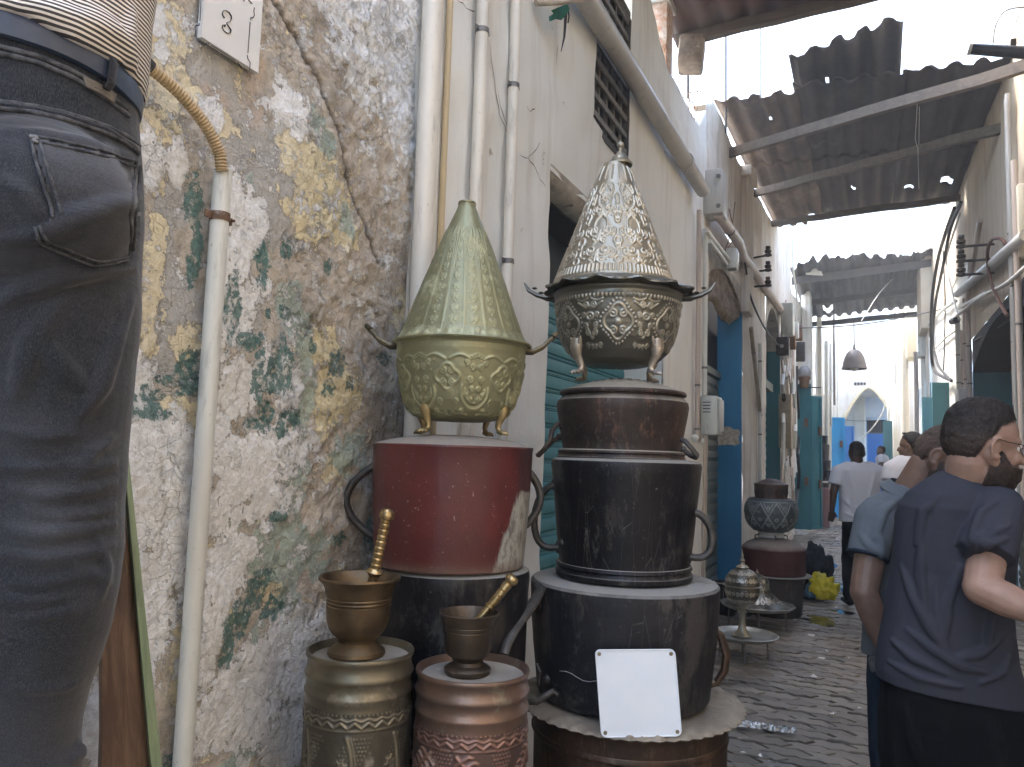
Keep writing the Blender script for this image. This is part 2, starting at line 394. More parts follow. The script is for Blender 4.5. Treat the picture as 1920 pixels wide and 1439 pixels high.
BU = blobs([(640,60,60,90,.9),(700,150,70,120),(560,60,50,70,.8),(600,150,50,60,.7),(720,260,80,110),(740,340,60,90),(690,330,60,80),(740,440,60,90),(690,480,60,60),(640,520,60,60),(620,580,50,50),(680,590,60,60),(720,560,60,90),(610,690,40,90),(650,640,50,60),(620,800,60,90),(680,850,60,70),(610,900,50,60),(650,960,60,50),(580,1000,40,60),(620,1090,60,60,.8)])
BW = blobs([(745,60,60,100),(770,160,30,110),(720,110,40,50,.8),(755,250,20,60,.7)])
TA = blobs([(420,150,60,70),(400,100,50,60),(440,220,60,50),(520,330,60,60),(500,420,30,40),(300,500,24,60),(305,630,34,30),(330,560,34,40),(400,620,20,30),(470,600,18,30),(300,690,24,16),(360,790,16,20),(580,480,40,30,.8),(540,640,18,34),(320,380,30,40,.8),(630,1180,40,60,.8),(590,1240,30,40,.7),(470,800,14,30,.8)])
OR = blobs([(480,120,14,60),(478,200,18,30),(400,180,40,18,.8),(345,60,16,50,.8)])
DK = blobs([(740,760,44,75,.9),(765,640,24,90,.8),(720,720,60,60,.8),(760,830,40,50,1.1),(700,740,40,40,.7),(640,150,24,90,.55),(610,40,22,50,.6),(770,500,18,70,.8),(690,420,60,60,.35),(590,590,24,28,.9),(480,1180,22,80,.15),(600,1290,20,40,.5),(520,1360,20,40,.4)])
CRACK = [[(500,-20),(522,14),(540,40),(565,70),(578,110),(600,150),(612,190),(635,235),(650,300),(668,370),(690,420),(705,470),(712,500)],
 [(570,640),(590,600),(600,610),(615,640),(605,680)],[(265,470),(262,560),(264,660)],[(262,190),(300,225),(335,260)],[(645,235),(680,262),(705,262),(735,245)],
 [(640,520),(655,545),(700,575),(720,600)],[(600,610),(580,590),(575,560)],[(640,80),(650,150),(640,190)],[(430,520),(450,700),(440,760)],[(630,820),(620,850),(640,900),(625,930)],[(296,560),(300,640),(262,690)],[(300,860),(310,960),(302,1060)],
 [(560,480),(600,520),(610,560),(595,600)],[(700,0),(690,60),(702,120)],[(410,760),(440,800),(470,835)],[(540,1340),(520,1300),(540,1240)]]
def build_peeling():
    ys = np.concatenate([np.linspace(-2.6, .30, 12)[:-1], np.linspace(.30, 2.19, 300)])
    zs = np.concatenate([np.linspace(0, .36, 6)[:-1], np.linspace(.36, 3.32, 440), np.linspace(3.32, 5.2, 20)[1:]])
    cl = []
    for k, path in enumerate(CRACK):
        P_ = [L(*p) for p in path]; rnd = random.Random(k); pts = []
        for a, b in zip(P_[:-1], P_[1:]):
            for i in range(9): q = a.lerp(b, i/9); pts.append((q.y + rnd.uniform(-.007,.007), q.z + rnd.uniform(-.005,.005)))
        cl.append((pts, .0062 if k == 0 else .0028))
    cache = {}
    def fields(Y, Z):
        if 'F' in cache: return cache['F']
        dmin = np.full(Y.shape, 9.0); main = None
        for pts, wd in cl:
            for (ay, az), (by, bz) in zip(pts[:-1], pts[1:]):
                i0, i1 = np.searchsorted(Y[:, 0], [min(ay, by) - .04, max(ay, by) + .04]); j0, j1 = np.searchsorted(Z[0], [min(az, bz) - .04, max(az, bz) + .04])
                if i1 <= i0 or j1 <= j0: continue
                y = Y[i0:i1, j0:j1]; z = Z[i0:i1, j0:j1]; dy, dz = by - ay, bz - az
                t = np.clip(((y-ay)*dy + (z-az)*dz) / (dy*dy + dz*dz + 1e-9), 0, 1)
                d = np.hypot(y - ay - t*dy, z - az - t*dz) / wd
                dmin[i0:i1, j0:j1] = np.minimum(dmin[i0:i1, j0:j1], d)
            if main is None: main = dmin.copy()
        F = dict(f_gd=field(Y, Z, GD), f_gl=field(Y, Z, GL), f_ye=field(Y, Z, YE, .16), f_wh=field(Y, Z, WH, .30), f_bu=field(Y, Z, BU), f_bw=field(Y, Z, BW),
                 f_ta=field(Y, Z, TA), f_or=field(Y, Z, OR), f_dk=field(Y, Z, DK), f_cr=np.maximum(np.exp(-main**2), .5*np.exp(-dmin**2)))
        cache['F'] = F; return F
    def disp(Y, Z):
        F = fields(Y, Z); iy = slice(10, None)
        n1 = vnoise(Y.shape, (12, 20), 3, 3); n2 = vnoise(Y.shape, (75, 110), 5, 3, .6); n3 = vnoise(Y.shape, (30, 46), 8, 4, .6)
        lay = np.clip((F['f_wh'] + (n3 - .5) * 1.6 - .5) * 9, 0, 1)                # paint skins stand proud
        rough = np.clip(F['f_bu'] * 1.3, .0, 1)
        d = .016 * (n1 - .5) + .0022 * lay + rough * (.022 * (n3 - .5) + .009 * (n2 - .5)) + .004 * (n2 - .5)
        d -= .009 * F['f_cr'] + rough * .008
        return d
    t = thing('peeling_wall', 'old wall of peeling cream, white and green paint with a long crack, behind the tubes', 'wall', (LW, -.2, 0))
    g = G('peeling_layers')
    nA = g.noise(8, 8, .68); nB = g.noise(26, 6, .66, off=3); nC = g.noise(75, 4, .6, off=7); nD = g.noise(13, 8, .7, off=11); nE = g.noise(3, 4, .6, off=5); nF = g.noise(16, 7, .72, off=17)
    def comb(a, b, k=.6): return g.math('ADD', g.math('MULTIPLY', a, k), g.math('MULTIPLY', b, 1 - k))
    def mask(at, n, amp, lo=.47, hi=.53): return g.step(g.math('ADD', g.attr(at), g.math('MULTIPLY', g.math('SUBTRACT', n, .5), amp)), lo, hi)
    col = g.mix(g.step(nB, .35, .65), (.40,.355,.285), (.56,.505,.42))
    col = g.mix(mask('f_ta', comb(nA, nB), 1.6), col, g.mix(nB, (.38,.365,.33), (.47,.45,.41)))
    bcol = g.mix(g.step(nD, .38, .62), (.58,.52,.43), (.41,.35,.285)); bcol = g.mix(g.step(nF, .50, .62), bcol, (.68,.65,.58)); bcol = g.mix(g.step(nB, .62, .70), bcol, (.27,.20,.15))
    mbu = mask('f_bu', comb(nA, nB), 2.2); col = g.mix(mbu, col, bcol)
    mor = mask('f_or', comb(nA, nB), 1.6, .3, .8); col = g.mix(g.math('MULTIPLY', mor, .6), col, (.50,.38,.28))
    mye = mask('f_ye', comb(nD, nB), 3.8, .48, .52); col = g.mix(g.math('MULTIPLY', mask('f_ye', comb(nD, nB), 3.8, .36, .50), .40), col, (.20,.175,.145)); col = g.mix(mye, col, g.mix(g.step(nE, .35, .65), (.72,.625,.39), (.69,.61,.43)))
    mgl = mask('f_gl', comb(nD, nF, .4), 3.6, .50, .60); col = g.mix(g.math('MULTIPLY', mgl, .8), col, g.mix(nB, (.27,.38,.33), (.46,.53,.46)))
    mbw = mask('f_bw', comb(nA, nB), 2.0); col = g.mix(mbw, col, g.mix(nE, (.66,.67,.68), (.74,.74,.72)))
    nG = g.noise(42, 7, .75, off=41)
    mwh = mask('f_wh', comb(nF, nG, .6), 4.2, .48, .52); col = g.mix(g.math('MULTIPLY', mask('f_wh', comb(nF, nG, .6), 4.2, .34, .50), .45), col, (.24,.21,.175)); wc = g.mix(g.step(nG, .40, .60), (.80,.80,.78), (.64,.63,.60)); col = g.mix(mwh, col, wc)
    mgd = mask('f_gd', comb(nF, nG, .55), 3.6, .50, .54); gcol = g.mix(g.step(nC, .35, .7), (.040,.13,.115), (.10,.22,.195))
    fl = g.step(g.noise(48, 6, .75, off=21), .50, .56); mgd2 = g.math('MULTIPLY', g.math('MULTIPLY', mgd, .86), g.math('SUBTRACT', 1, g.math('MULTIPLY', fl, .8)))
    col = g.mix(mgd2, col, gcol)
    col = g.mix(g.math('MULTIPLY', g.math('MULTIPLY', g.attr('f_dk'), g.step(nA, .25, .6)), .75), col, (.155,.125,.10))  # darker brown-grey patches, mostly beside the pot stack
    edge = g.step(g.vor(31, 'DISTANCE_TO_EDGE', vec=g.n('MixRGB', 0, i0=.06, i1=g.pos(), i2=g.n('TexNoise', 1, Vector=g.pos(), Scale=9.0, Detail=5.0))), .0, .016)
    ck = g.math('MULTIPLY', g.math('SUBTRACT', 1, edge), g.step(g.noise(4, 3, .6, off=31), .5, .6))
    col = g.mix(g.math('MULTIPLY', ck, .28), col, (.24,.20,.16))
    spk = g.step(g.noise(95, 3, .7, off=13), .66, .70); col = g.mix(g.math('MULTIPLY', spk, .55), col, (.16,.13,.10))
    spw = g.step(g.noise(80, 4, .75, off=27), .64, .68); col = g.mix(g.math('MULTIPLY', spw, .6), col, (.72,.70,.65))
    col = g.mix(g.math('MULTIPLY', g.attr('f_cr'), .9), col, (.07,.055,.042))
    h = g.math('ADD', g.math('MULTIPLY', mwh, .45), g.math('MULTIPLY', mye, .3)); h = g.math('ADD', h, g.math('MULTIPLY', mgd2, .2)); h = g.math('SUBTRACT', h, g.math('MULTIPLY', ck, .4))
    h = g.math('ADD', h, g.math('MULTIPLY', nB, 1.0)); h = g.math('ADD', h, g.math('MULTIPLY', nC, .55)); h = g.math('ADD', h, g.math('MULTIPLY', g.math('MULTIPLY', nF, mbu), 1.6))
    m = g.done(col, g.math('SUBTRACT', .85, g.math('MULTIPLY', mgd2, .3)), 0, g.bump(h, .9, .011), Specular_IOR_Level=.3)
    wall_grid('wall_face', LW, 1, ys, zs, m, t, disp=disp, attr_fn=fields)
    return t
peel = build_peeling()

# ------------------------------------------------------------------ shutters
def slat_mesh(ln, pitch):
    """curved interlocking slat, length along y, facing +x, z from 0 to pitch"""
    pr = [(0, 0), (.004, .004), (.004, pitch*.10), (-.004, pitch*.13), (-.004, pitch*.17), (.010, pitch*.22), (.0145, pitch*.42), (.0145, pitch*.62), (.010, pitch*.84), (-.004, pitch*.89), (-.004, pitch*.93), (.003, pitch*.96), (0, pitch)]
    n = len(pr); vs = [(x, 0, z) for x, z in pr] + [(x, ln, z) for x, z in pr]
    return vs, [(i, n+i, n+i+1, i+1) for i in range(n-1)]
def shutter(parent, x, sgn, y0, y1, z0, z1, pitch, m, seed=0):
    root = part(MB().box((x - sgn*.03 if sgn > 0 else x, y0, z0), (x - .012 if sgn > 0 else x + .03, y1, z1)), 'roller_shutter', m, parent, smooth=False)
    vs, fs = slat_mesh(y1 - y0, pitch); me = bpy.data.meshes.new('slat')
    me.from_pydata([(sgn * a, b, c) for a, b, c in vs], [], fs if sgn > 0 else [f[::-1] for f in fs]); me.materials.append(m); me.shade_smooth(); me.set_sharp_from_angle(angle=math.radians(30))
    org = ORG[parent.name]; rnd = random.Random(seed); z = z0
    while z + pitch <= z1 + .001:
        o = bpy.data.objects.new('slat', me); COL.objects.link(o); o.parent = root
        o.location = V((x + rnd.uniform(-.002,.002), y0, z)) - org; o.rotation_euler = (rnd.gauss(0, .0012), rnd.gauss(0, .02), 0); z += pitch
    return root
def reveal(parent, name, x, sgn, y0, y1, z0, z1, depth, m, seed=0):
    """side and head faces of an opening, set 3 mm behind the wall face"""
    mb = MB(); a = x - sgn * .004; b = x - sgn * depth
    xa, xb = min(a, b), max(a, b)
    return mb.box((xa, y0, z0), (xb, y1, z1))
def arch_fill(x, sgn, y0, y1, zs, zc, zt, depth, n=14, skew=0):
    """masonry above an arch inside a rectangular hole: between the arch curve and z=zt"""
    mb = MB(); pa = []; pb = []
    def cv(t): y = y0 + (y1-y0)*t; return y, zs + (zc-zs) * (math.sin(math.pi * t) ** .75 if 0 < t < 1 else 0)
    xf = x - sgn * .002; xb = x - sgn * depth
    vs = []
    for k in range(n+1):
        y, z = cv(k/n); z = min(z, zt - .005); vs += [(xf, y, z), (xf, y, zt), (xb, y, z)]
    fs = []
    for k in range(n):
        a = 3*k; b = 3*(k+1); fs += [(a, b, b+1, a+1), (a, a+2, b+2, b)]
    mb.add(vs, fs if sgn > 0 else [f[::-1] for f in fs]); return mb

# ================================================================== LEFT SIDE, WHITEWASHED BUILDING (first shutter and barred window)
topA = top_fn([(0, 5.4), (4.6, 5.35), (5.12, 4.82), (5.36, 4.67), (5.65, 4.56), (6.07, 4.58), (6.5, 4.57), (6.9, 4.62), (7.2, 4.9)])
bA = thing('whitewashed_building', 'whitewashed shop front behind the pot stacks with a teal roller shutter and barred window', 'building', (LW, 4.7, 0))
wy0, wy1, wz0, wz1 = 3.93, 4.66, 3.42, 4.42                      # barred window
ys = np.linspace(2.12, 7.22, 112); zs = np.linspace(0, 4.9, 100)
wall_grid('wall', LW + .004, 1, ys, zs, M_white, bA, [(3.34, 5.62, 0, 2.90), (wy0, wy1, wz0, wz1)], topA, .022, 3)
def lintel(parent, x, sgn, y0, y1, z, depth, m, seed=0, skew=0, name='lintel'):
    n = 30; vs = []; fs = []; rnd = random.Random(seed)
    for k in range(n + 1):
        y = y0 + (y1 - y0) * k / n; w_ = .012 * noise.noise((y*3, seed, 0)) + rnd.uniform(-.004, .004)
        for d, dz in ((-.003, .03), (.006, .004), (.02, -.022), (.05, -.045), (.10, -.055), (depth, -.05)):
            vs.append((x - sgn*d, y, z + dz + w_ * (0 if d < 0 else 1)))
    for k in range(n):
        for j in range(5):
            q = (6*k+j, 6*(k+1)+j, 6*(k+1)+j+1, 6*k+j+1); fs.append(q if sgn < 0 else q[::-1])
    return part(MB().add(vs, fs), name, m, parent, ang=60)
M_lint = mat('worn_lintel_plaster', (.50,.47,.42), (.30,.28,.25), 7, .9, 0, .6, 40, .01, (.12,.11,.10), 12, .6)
lintel(bA, LW + .004, 1, 3.34, 5.62, 2.90, .14, M_lint, 2); part(MB().box((LW - .40, 3.3, 2.832), (LW - .12, 5.66, 2.99)), 'shade_soffit', M_dark, bA, smooth=False)  # near-black soffit paints in the shade behind the lintel
def jambs(parent, x, sgn, y0, y1, z0, z1, depth, m, which='both'):
    a = x - sgn*.004; b = x - sgn*depth; xa, xb = min(a, b), max(a, b)
    if which in ('both', 'near'): part(MB().box((xa, y0 - .06, z0), (xb, y0 + .001, z1)), 'door_jamb', m, parent, smooth=False)
    if which in ('both', 'far'): part(MB().box((xa, y1 - .001, z0), (xb, y1 + .06, z1)), 'door_jamb', m, parent, smooth=False)
jambs(bA, LW + .004, 1, 3.34, 5.62, 0, 2.89, .40, M_white)
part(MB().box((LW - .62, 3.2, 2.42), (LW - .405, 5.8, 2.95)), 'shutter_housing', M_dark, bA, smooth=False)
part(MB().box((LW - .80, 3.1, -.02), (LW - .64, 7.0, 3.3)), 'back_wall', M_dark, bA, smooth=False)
shutter(bA, LW - .30, 1, 3.36, 5.60, 0.0, 2.50, .104, M_teal, 1)
part(MB().box((LW - .36, 3.34, 2.50), (LW - .33, 5.62, 2.86)), 'shade_panel', mat('shade_blue_panel', (.012,.028,.04), (.02,.04,.055), 5, .6, 0, .2), bA, smooth=False)  # dark sheet standing for the shade above the shutter
# barred window: dark recess, upright and cross bars
gr = part(MB().box((LW - .30, wy0 - .05, wz0 - .05), (LW - .22, wy1 + .05, wz1 + .05)), 'window_recess', M_dark, bA, smooth=False)
mb = MB(); xa, xb = LW - .22, LW - .001
mb.box((xa, wy0 - .04, wz0), (xb, wy0 + .001, wz1)).box((xa, wy1 - .001, wz0), (xb, wy1 + .04, wz1)).box((xa, wy0, wz0 - .04), (xb, wy1, wz0 + .001)).box((xa, wy0, wz1 - .001), (xb, wy1, wz1 + .04))
part(mb, 'window_reveal', mat('dark_weathered_reveal', (.10,.09,.08), (.05,.045,.04), 9, .9, 0, .6, 30, .01), bA, smooth=False)
M_bar = mat('weathered_bar', (.20,.19,.17), (.13,.12,.11), 12, .8, 0, .3)
grille = part(MB().box((LW - .035, wy0, wz1 - .02), (LW - .005, wy1, wz1 - .003)), 'window_grille', M_bar, bA, smooth=False)
for k in range(5):
    y = wy0 + .08 + k * (wy1 - wy0 - .14) / 4
    part(MB().obox((LW - .045, y, (wz0 + wz1)/2), (.02, .03, wz1 - wz0 - .01), (0, 0, 0)), 'bar', M_bar, grille, smooth=False)
for k in range(9):
    z = wz0 + .07 + k * (wz1 - wz0 - .10) / 8
    part(MB().obox((LW - .018, (wy0 + wy1)/2, z), (.014, wy1 - wy0 - .01, .035), (0, 0, 0)), 'bar', M_bar, grille, smooth=False)
part(MB().add([(LW-.05, wy0+.45, wz0), (LW-.05, wy1, wz0), (LW-.05, wy1, wz0+.5)], [(0,1,2)]), 'broken_pane', M_dark, grille)
M_crack = mat('crack_shadow_dirt', (.075,.062,.052), (.12,.10,.085), 30, .95, 0, 0)
def crack(parent, pts, w_, off=.02, seed=0, fn=L):
    mb = MB()
    for k, path in enumerate(pts): mb.jag([fn(px, py, off) for px, py in path], w_, (1 if fn is L else -1, 0, 0), seed + k)
    return part(mb, 'crack', M_crack, parent, smooth=False)
crack(bA, [[(857,0),(868,8),(880,20),(890,22)], [(917,75),(925,140),(932,185),(937,215),(953,255)], [(975,290),(990,297),(1000,310),(1008,325),(1012,335),(1022,350)], [(990,297),(1005,280),(1012,268)], [(1045,85),(1043,120)], [(934,170),(938,200),(950,235)], [(988,200),(995,210),(1003,204)]], .0035, .016, 3)

# ================================================================== LEFT SIDE, SECOND BUILDING (blue door frame, arched openings)
topB = top_fn([(7.2, 4.95), (7.6, 5.16), (8.5, 5.19), (9.3, 5.15), (11, 5.3), (13, 5.45), (16.2, 6.25)])
bB = thing('stained_building', 'brown-stained whitewashed shop front with a blue door frame under a crumbling arch', 'building', (LW, 11, 0))
OB = [(7.40, 9.63, 0, 3.64), (12.0, 14.08, 0, 4.10), (8.35, 8.75, 4.05, 4.45)]
wall_grid('wall', LW, 1, np.linspace(7.22, 16.2, 130), np.linspace(0, 6.2, 90), M_warm, bB, OB, topB, .016, 8)
part(arch_fill(LW, 1, 7.40, 9.63, 3.30, 3.56, 3.645, .30, 16), 'arch_soffit', M_lint, bB)
part(arch_fill(LW, 1, 12.0, 14.08, 3.45, 4.02, 4.105, .30, 16), 'arch_soffit', M_lint, bB)
# rubble tympanum of the first arch, bulging and crumbling at its lower edge
n, m_ = 28, 12; vs = []; fs = []
for i in range(n + 1):
    t = i / n; y = 7.40 + 2.23 * t; z0 = 3.02 + .20 * t + .07 * math.sin(t * 7) + .02 * math.sin(t * 31); z1 = 3.64
    for j in range(m_ + 1):
        u = j / m_; vs.append((LW - .012 - .03 * math.sin(u * 3.1) + .035 * noise.noise((y*5, u*4, 2)) + .02 * noise.noise((y*15, u*12, 2)) - (.07 if j == 0 else 0), y, z0 + (z1 - z0) * u))
for i in range(n):
    for j in range(m_): a = i*(m_+1)+j; fs.append((a, a+m_+1, a+m_+2, a+1))
part(MB().add(vs, fs), 'rubble_panel', M_rubble, bB, ang=None)
part(MB().box((LW - .30, 9.60, 0), (LW - .003, 9.66, 3.33)), 'door_jamb', M_blue, bB, smooth=False, label='blue painted door jamb with a patch of bare plaster')
# bare plaster patch on the blue jamb
rnd = random.Random(4); c = ony(1365, 826, 9.595); pts = []
for px, py in [(1343,812),(1350,806),(1362,800),(1370,801),(1376,806),(1385,805),(1388,812),(1385,822),(1387,832),(1378,836),(1366,834),(1352,835),(1344,836),(1346,826)]: p = ony(px, py, 9.594); pts.append(p)
part(MB().prism([V((p.x, 9.590, p.z)) for p in pts], [V((p.x, 9.5995, p.z)) for p in pts]), 'bare_patch', mat('bare_plaster_patch', (.50,.42,.30), (.36,.30,.22), 30, .95, 0, .8, 90, .006, (.60,.55,.46), 40, .5), bB, smooth=False)
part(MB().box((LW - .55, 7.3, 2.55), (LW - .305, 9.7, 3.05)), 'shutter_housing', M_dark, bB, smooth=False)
part(MB().box((LW - .30, 7.42, 2.50), (LW - .25, 9.59, 2.58)), 'lintel_bar', M_slate, bB, smooth=False)
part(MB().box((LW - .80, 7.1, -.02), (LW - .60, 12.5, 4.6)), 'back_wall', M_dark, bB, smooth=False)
shutter(bB, LW - .29, 1, 7.41, 9.59, 0.0, 2.50, .125, M_slate, 2)
jambs(bB, LW, 1, 7.40, 9.63, 0, 3.3, .30, M_warm, 'near')
jambs(bB, LW, 1, 12.0, 14.08, 0, 3.45, .30, M_tealdoor, 'far'); jambs(bB, LW, 1, 12.0, 14.08, 0, 3.45, .30, M_warm, 'near')
part(MB().box((LW - .34, 11.9, 2.85), (LW - .22, 14.1, 4.1)), 'tympanum', mat('dark_boarding', (.09,.085,.08), (.05,.047,.045), 8, .9, 0, .5, 30, .01), bB, smooth=False)
part(MB().box((LW - .22, 12.0, 2.72), (LW - .12, 14.07, 2.86)), 'lintel_bar', M_slate, bB, smooth=False)
shutter(bB, LW - .25, 1, 12.01, 14.07, 0.0, 2.72, .136, M_brownsh, 3)
part(MB().box((LW - .25, 8.30, 4.0), (LW - .20, 8.8, 4.5)), 'window_recess', M_dark, bB, smooth=False)
# pilaster carrying the canopy
part(MB().bbox((LW + .045, 9.72, 4.2), (.10, .42, 1.75), (0,0,0), .02).bbox((LW + .06, 9.72, 5.10), (.15, .54, .14), (0,0,0), .02), 'pilaster', M_warm, bB)
part(MB().box((LW, 7.2, -.02), (LW + .03, 16.2, .10)), 'plinth', M_warm, bB, smooth=False)

# ================================================================== LEFT SIDE, FAR BUILDINGS
bC = thing('pale_building', 'pale whitewashed building far down the left side behind the open teal doors', 'building', (LW, 22, 0))
topC = top_fn([(16.2, 5.0), (19, 5.2), (24, 5.6), (30, 6.0)])
wall_grid('wall', LW - .01, 1, np.linspace(16.2, 30, 60), np.linspace(0, 5.6, 40), M_far, bC, [(17.1, 18.9, 0, 2.9), (20.6, 22.6, 0, 2.7)], topC, .03, 12)
part(MB().box((LW - .4, 17.0, 0), (LW - .3, 19.0, 3)), 'doorway', M_dark, bC, smooth=False)
part(MB().box((LW - .4, 20.5, 0), (LW - .3, 22.7, 3)), 'doorway', M_dark, bC, smooth=False)
for a, b in ((19.05, .42), (19.8, .30), (24.5, .4), (26.5, .3)): part(MB().bbox((LW + b/4, a, 2.8), (b/2, .5, 5.6), (0,0,0), .03), 'buttress', M_far, bC)
def leaf(parent, p, wid, z0, z1, ang, m, panels=2, name='door_leaf', hinges=True):
    """iron door leaf hinged at p, swung to angle ang (0 = along +x)"""
    mb = MB(); th = .04; u = V((math.cos(ang), math.sin(ang), 0)); nrm = V((-u.y, u.x, 0)); h = z1 - z0
    def bx(u0, u1, a, b, d0, d1):
        A = [V(p) + u*u0 + nrm*d0, V(p) + u*u1 + nrm*d0, V(p) + u*u1 + nrm*d1, V(p) + u*u0 + nrm*d1]
        mb.prism([V((q.x, q.y, a)) for q in A], [V((q.x, q.y, b)) for q in A])
    bx(0.02, wid-.02, z0 + .02, z1 - .02, -.008, .008)
    o = part(mb, name, m, parent, smooth=False); mb = MB()
    for a, b in ((0, .05), (wid - .05, wid)): bx(a, b, z0, z1, -.03, .03)
    for k in range(panels + 1): zz = z0 + (h - .05) * k / panels; bx(.05, wid - .05, zz, zz + .05, -.028, .028)
    part(mb, 'door_frame', m, o, smooth=False)
    if hinges:
        for zz in (z0 + h*.3, z0 + h*.7): mb = MB(); bx(wid*.62, wid*.82, zz, zz + .18, -.06, -.03); part(mb, 'bolt', mat_rust, o, smooth=False)
    return o
mat_rust = mat('rusty_iron', (.12,.06,.035), (.20,.10,.05), 20, .85, .2, .5, 80, .003, (.05,.035,.03), 30, .6)
leaf(bC, (LW - .02, 17.0, .12), .34, .12, 3.15, 0, M_tealdoor, 3); leaf(bC, (LW + .31, 17.02, .12), .30, .14, 2.9, .9, M_tealdoor, 3)
leaf(bC, (LW + .05, 19.0, .2), .30, .2, 3.05, .1, M_teal, 3)
leaf(bC, (LW + .45, 22.9, .0), .36, .02, 2.78, .1, M_brightblue, 3); leaf(bC, (LW + .80, 23.1, .0), .26, .02, 2.55, .5, M_deepblue, 3, hinges=False)
part(MB().box((LW, 22.85, 0), (LW + .47, 23.6, 3.4)), 'wall_return', M_far, bC, smooth=False)

# passage arch across the alley, wall with the blue door behind it
bD = thing('arched_passage', 'whitewashed wall with a pointed archway across the end of the alley', 'archway', (0, 27, 0))
def arch_wall(Y, x0, x1, zt, ax0, ax1, zs, zc, m, th=.5, name='wall'):
    mb = MB(); n = 16; vs = []; fs = []; cols = [x0] + [ax0 + (ax1-ax0) * k / n for k in range(n+1)] + [x1]
    cx = (ax0 + ax1)/2
    for x in cols:
        if x <= ax0 or x >= ax1: zb = 0
        else: t = 1 - abs(x - cx) / ((ax1-ax0)/2); zb = zs + (zc - zs) * (1 - (1 - t)**1.56)
        vs.append((x, zb))
    A = []; 
    for i in range(len(cols)-1):
        xa, xb = cols[i], cols[i+1]; za = vs[i][1]; zb = vs[i+1][1]
        if i == 0: za = zb = 0
        if i == len(cols)-2: za = zb = 0
        if i == 1: za = zs
        if i == len(cols)-3: zb = zs
        mb.add([(xa,Y,za),(xb,Y,zb),(xb,Y,zt),(xa,Y,zt),(xa,Y+th,za),(xb,Y+th,zb),(xb,Y+th,zt),(xa,Y+th,zt)], [(0,1,2,3),(0,4,5,1),(3,2,6,7),(7,6,5,4)])
    mb.box((ax0 - .01, Y + .002, 0), (ax0 + .0, Y + th, zs)); mb.box((ax1, Y + .002, 0), (ax1 + .01, Y + th, zs))
    return mb
part(arch_wall(27, -1.45, 2.5, 5.55, -.90, .90, 2.55, 3.98, M_far), 'wall', M_far, bD, smooth=False)
mb = MB()                                                        # moulded edge of the arch
n = 22; pa = []
for k in range(n + 1):
    x = -.90 + 1.80 * k / n; t = 1 - abs(x) / .90; pa.append(V((x, 26.985, 2.55 + 1.43 * (1 - (1 - max(0, t))**1.56) + .02)))
mb.tube([V((-.90, 26.985, .3))] + pa, .05, 6)
part(mb, 'arch_moulding', M_cream, bD)
mb = MB(); c = ony(1612, 720, 26.98)                              # small pierced vent
for k in range(4): mb.box((c.x - .17 + k*.095, 26.97, c.z - .045), (c.x - .10 + k*.095, 26.998, c.z + .045))
part(mb, 'vent_slot', M_dark, bD, smooth=False)
for k in range(4): part(MB().box((.66 - .04, 26.97, 4.15 + k*.22 - .3), (.70, 26.998, 4.25 + k*.22 - .3)), 'peg', M_dark, bD, smooth=False)
bE = thing('blue_end_building', 'pale blue building closing the alley with a deep blue door', 'building', (0, 34, 0))
part(MB().box((-4, 34, 0), (-.07, 34.4, 6)).box((.66, 34, 0), (4, 34.4, 6)).box((-.07, 34, 3.3), (.66, 34.4, 6)).box((-1.2, 31.0, 3.25), (1.2, 31.25, 3.99)), 'wall', M_bluewash, bE, smooth=False)
part(MB().box((-3.0, 28.2, 0), (-1.0, 34, 5)), 'side_wall', M_bluewash, bE, smooth=False)
part(MB().box((-.07, 34.06, 0), (.66, 34.12, 2.76)), 'door', M_deepblue, bE, smooth=False)
part(MB().box((-.07, 34.14, 2.76), (.66, 34.2, 3.3)), 'fanlight', M_dark, bE, smooth=False)
mb = MB()
for k in range(8): mb.box((-.03 + k*.09, 34.05, 2.78), (-.015 + k*.09, 34.07, 3.28))
mb.box((-.07, 34.03, 2.76), (.66, 34.10, 2.80)); part(mb, 'window_bars', M_bar, bE, smooth=False)
part(MB().box((-1.2, 27.5, 3.99), (1.2, 34, 4.06)), 'passage_ceiling', M_far, bD, smooth=False)

# upper storeys rising behind the arch
bF = thing('blue_tower_house', 'pale blue upper storey rising highest behind the archway', 'building', (0, 40, 0))
part(MB().bbox((0, 42, 4.4), (1.56, 3, 8.9), (0,0,0), .04).bbox((.5, 41, 3.6), (2.1, 2.4, 7.25), (0,0,0), .04), 'block', M_bluewash, bF)
bG = thing('cream_upper_storey', 'cream upper storey with rounded top corner to the right above the archway', 'building', (.3, 38, 0))
mb = MB(); pr = [(-.22, 0), (.64, 0), (.64, 6.3)] + [(.64 - .35 * (1 - math.cos(a)), 6.3 + .6 * math.sin(a)) for a in np.linspace(0, math.pi/2, 8)] + [(-.22, 6.9)]
mb.prism([V((x, 36, z)) for x, z in pr], [V((x, 38, z)) for x, z in pr]); part(mb, 'block', M_cream, bG, smooth=False)
part(MB().box((.17, 35.96, 5.3), (.21, 35.998, 6.9)), 'corner_strip', M_far, bG, smooth=False)
bH = thing('cream_left_storey', 'cream upper storey to the left above the alley end', 'building', (-1.3, 33, 0))
part(MB().bbox((-1.35, 36, 4.2), (1.25, 4, 8.6), (0,0,0), .05), 'block', M_cream, bH)
bI = thing('grey_parapet_block', 'grey-white block with small lime-washed domes on its parapet above the archway', 'building', (-.7, 31, 0))
part(MB().bbox((-.62, 32.0, 3.4), (1.0, 3, 6.7), (0,0,0), .05), 'block', M_far, bI)
part(MB().ball((-.42, 31, 6.74), .16).ball((-.2, 31, 6.72), .12).ball((-.62, 31, 6.72), .11), 'dome', M_far, bI)

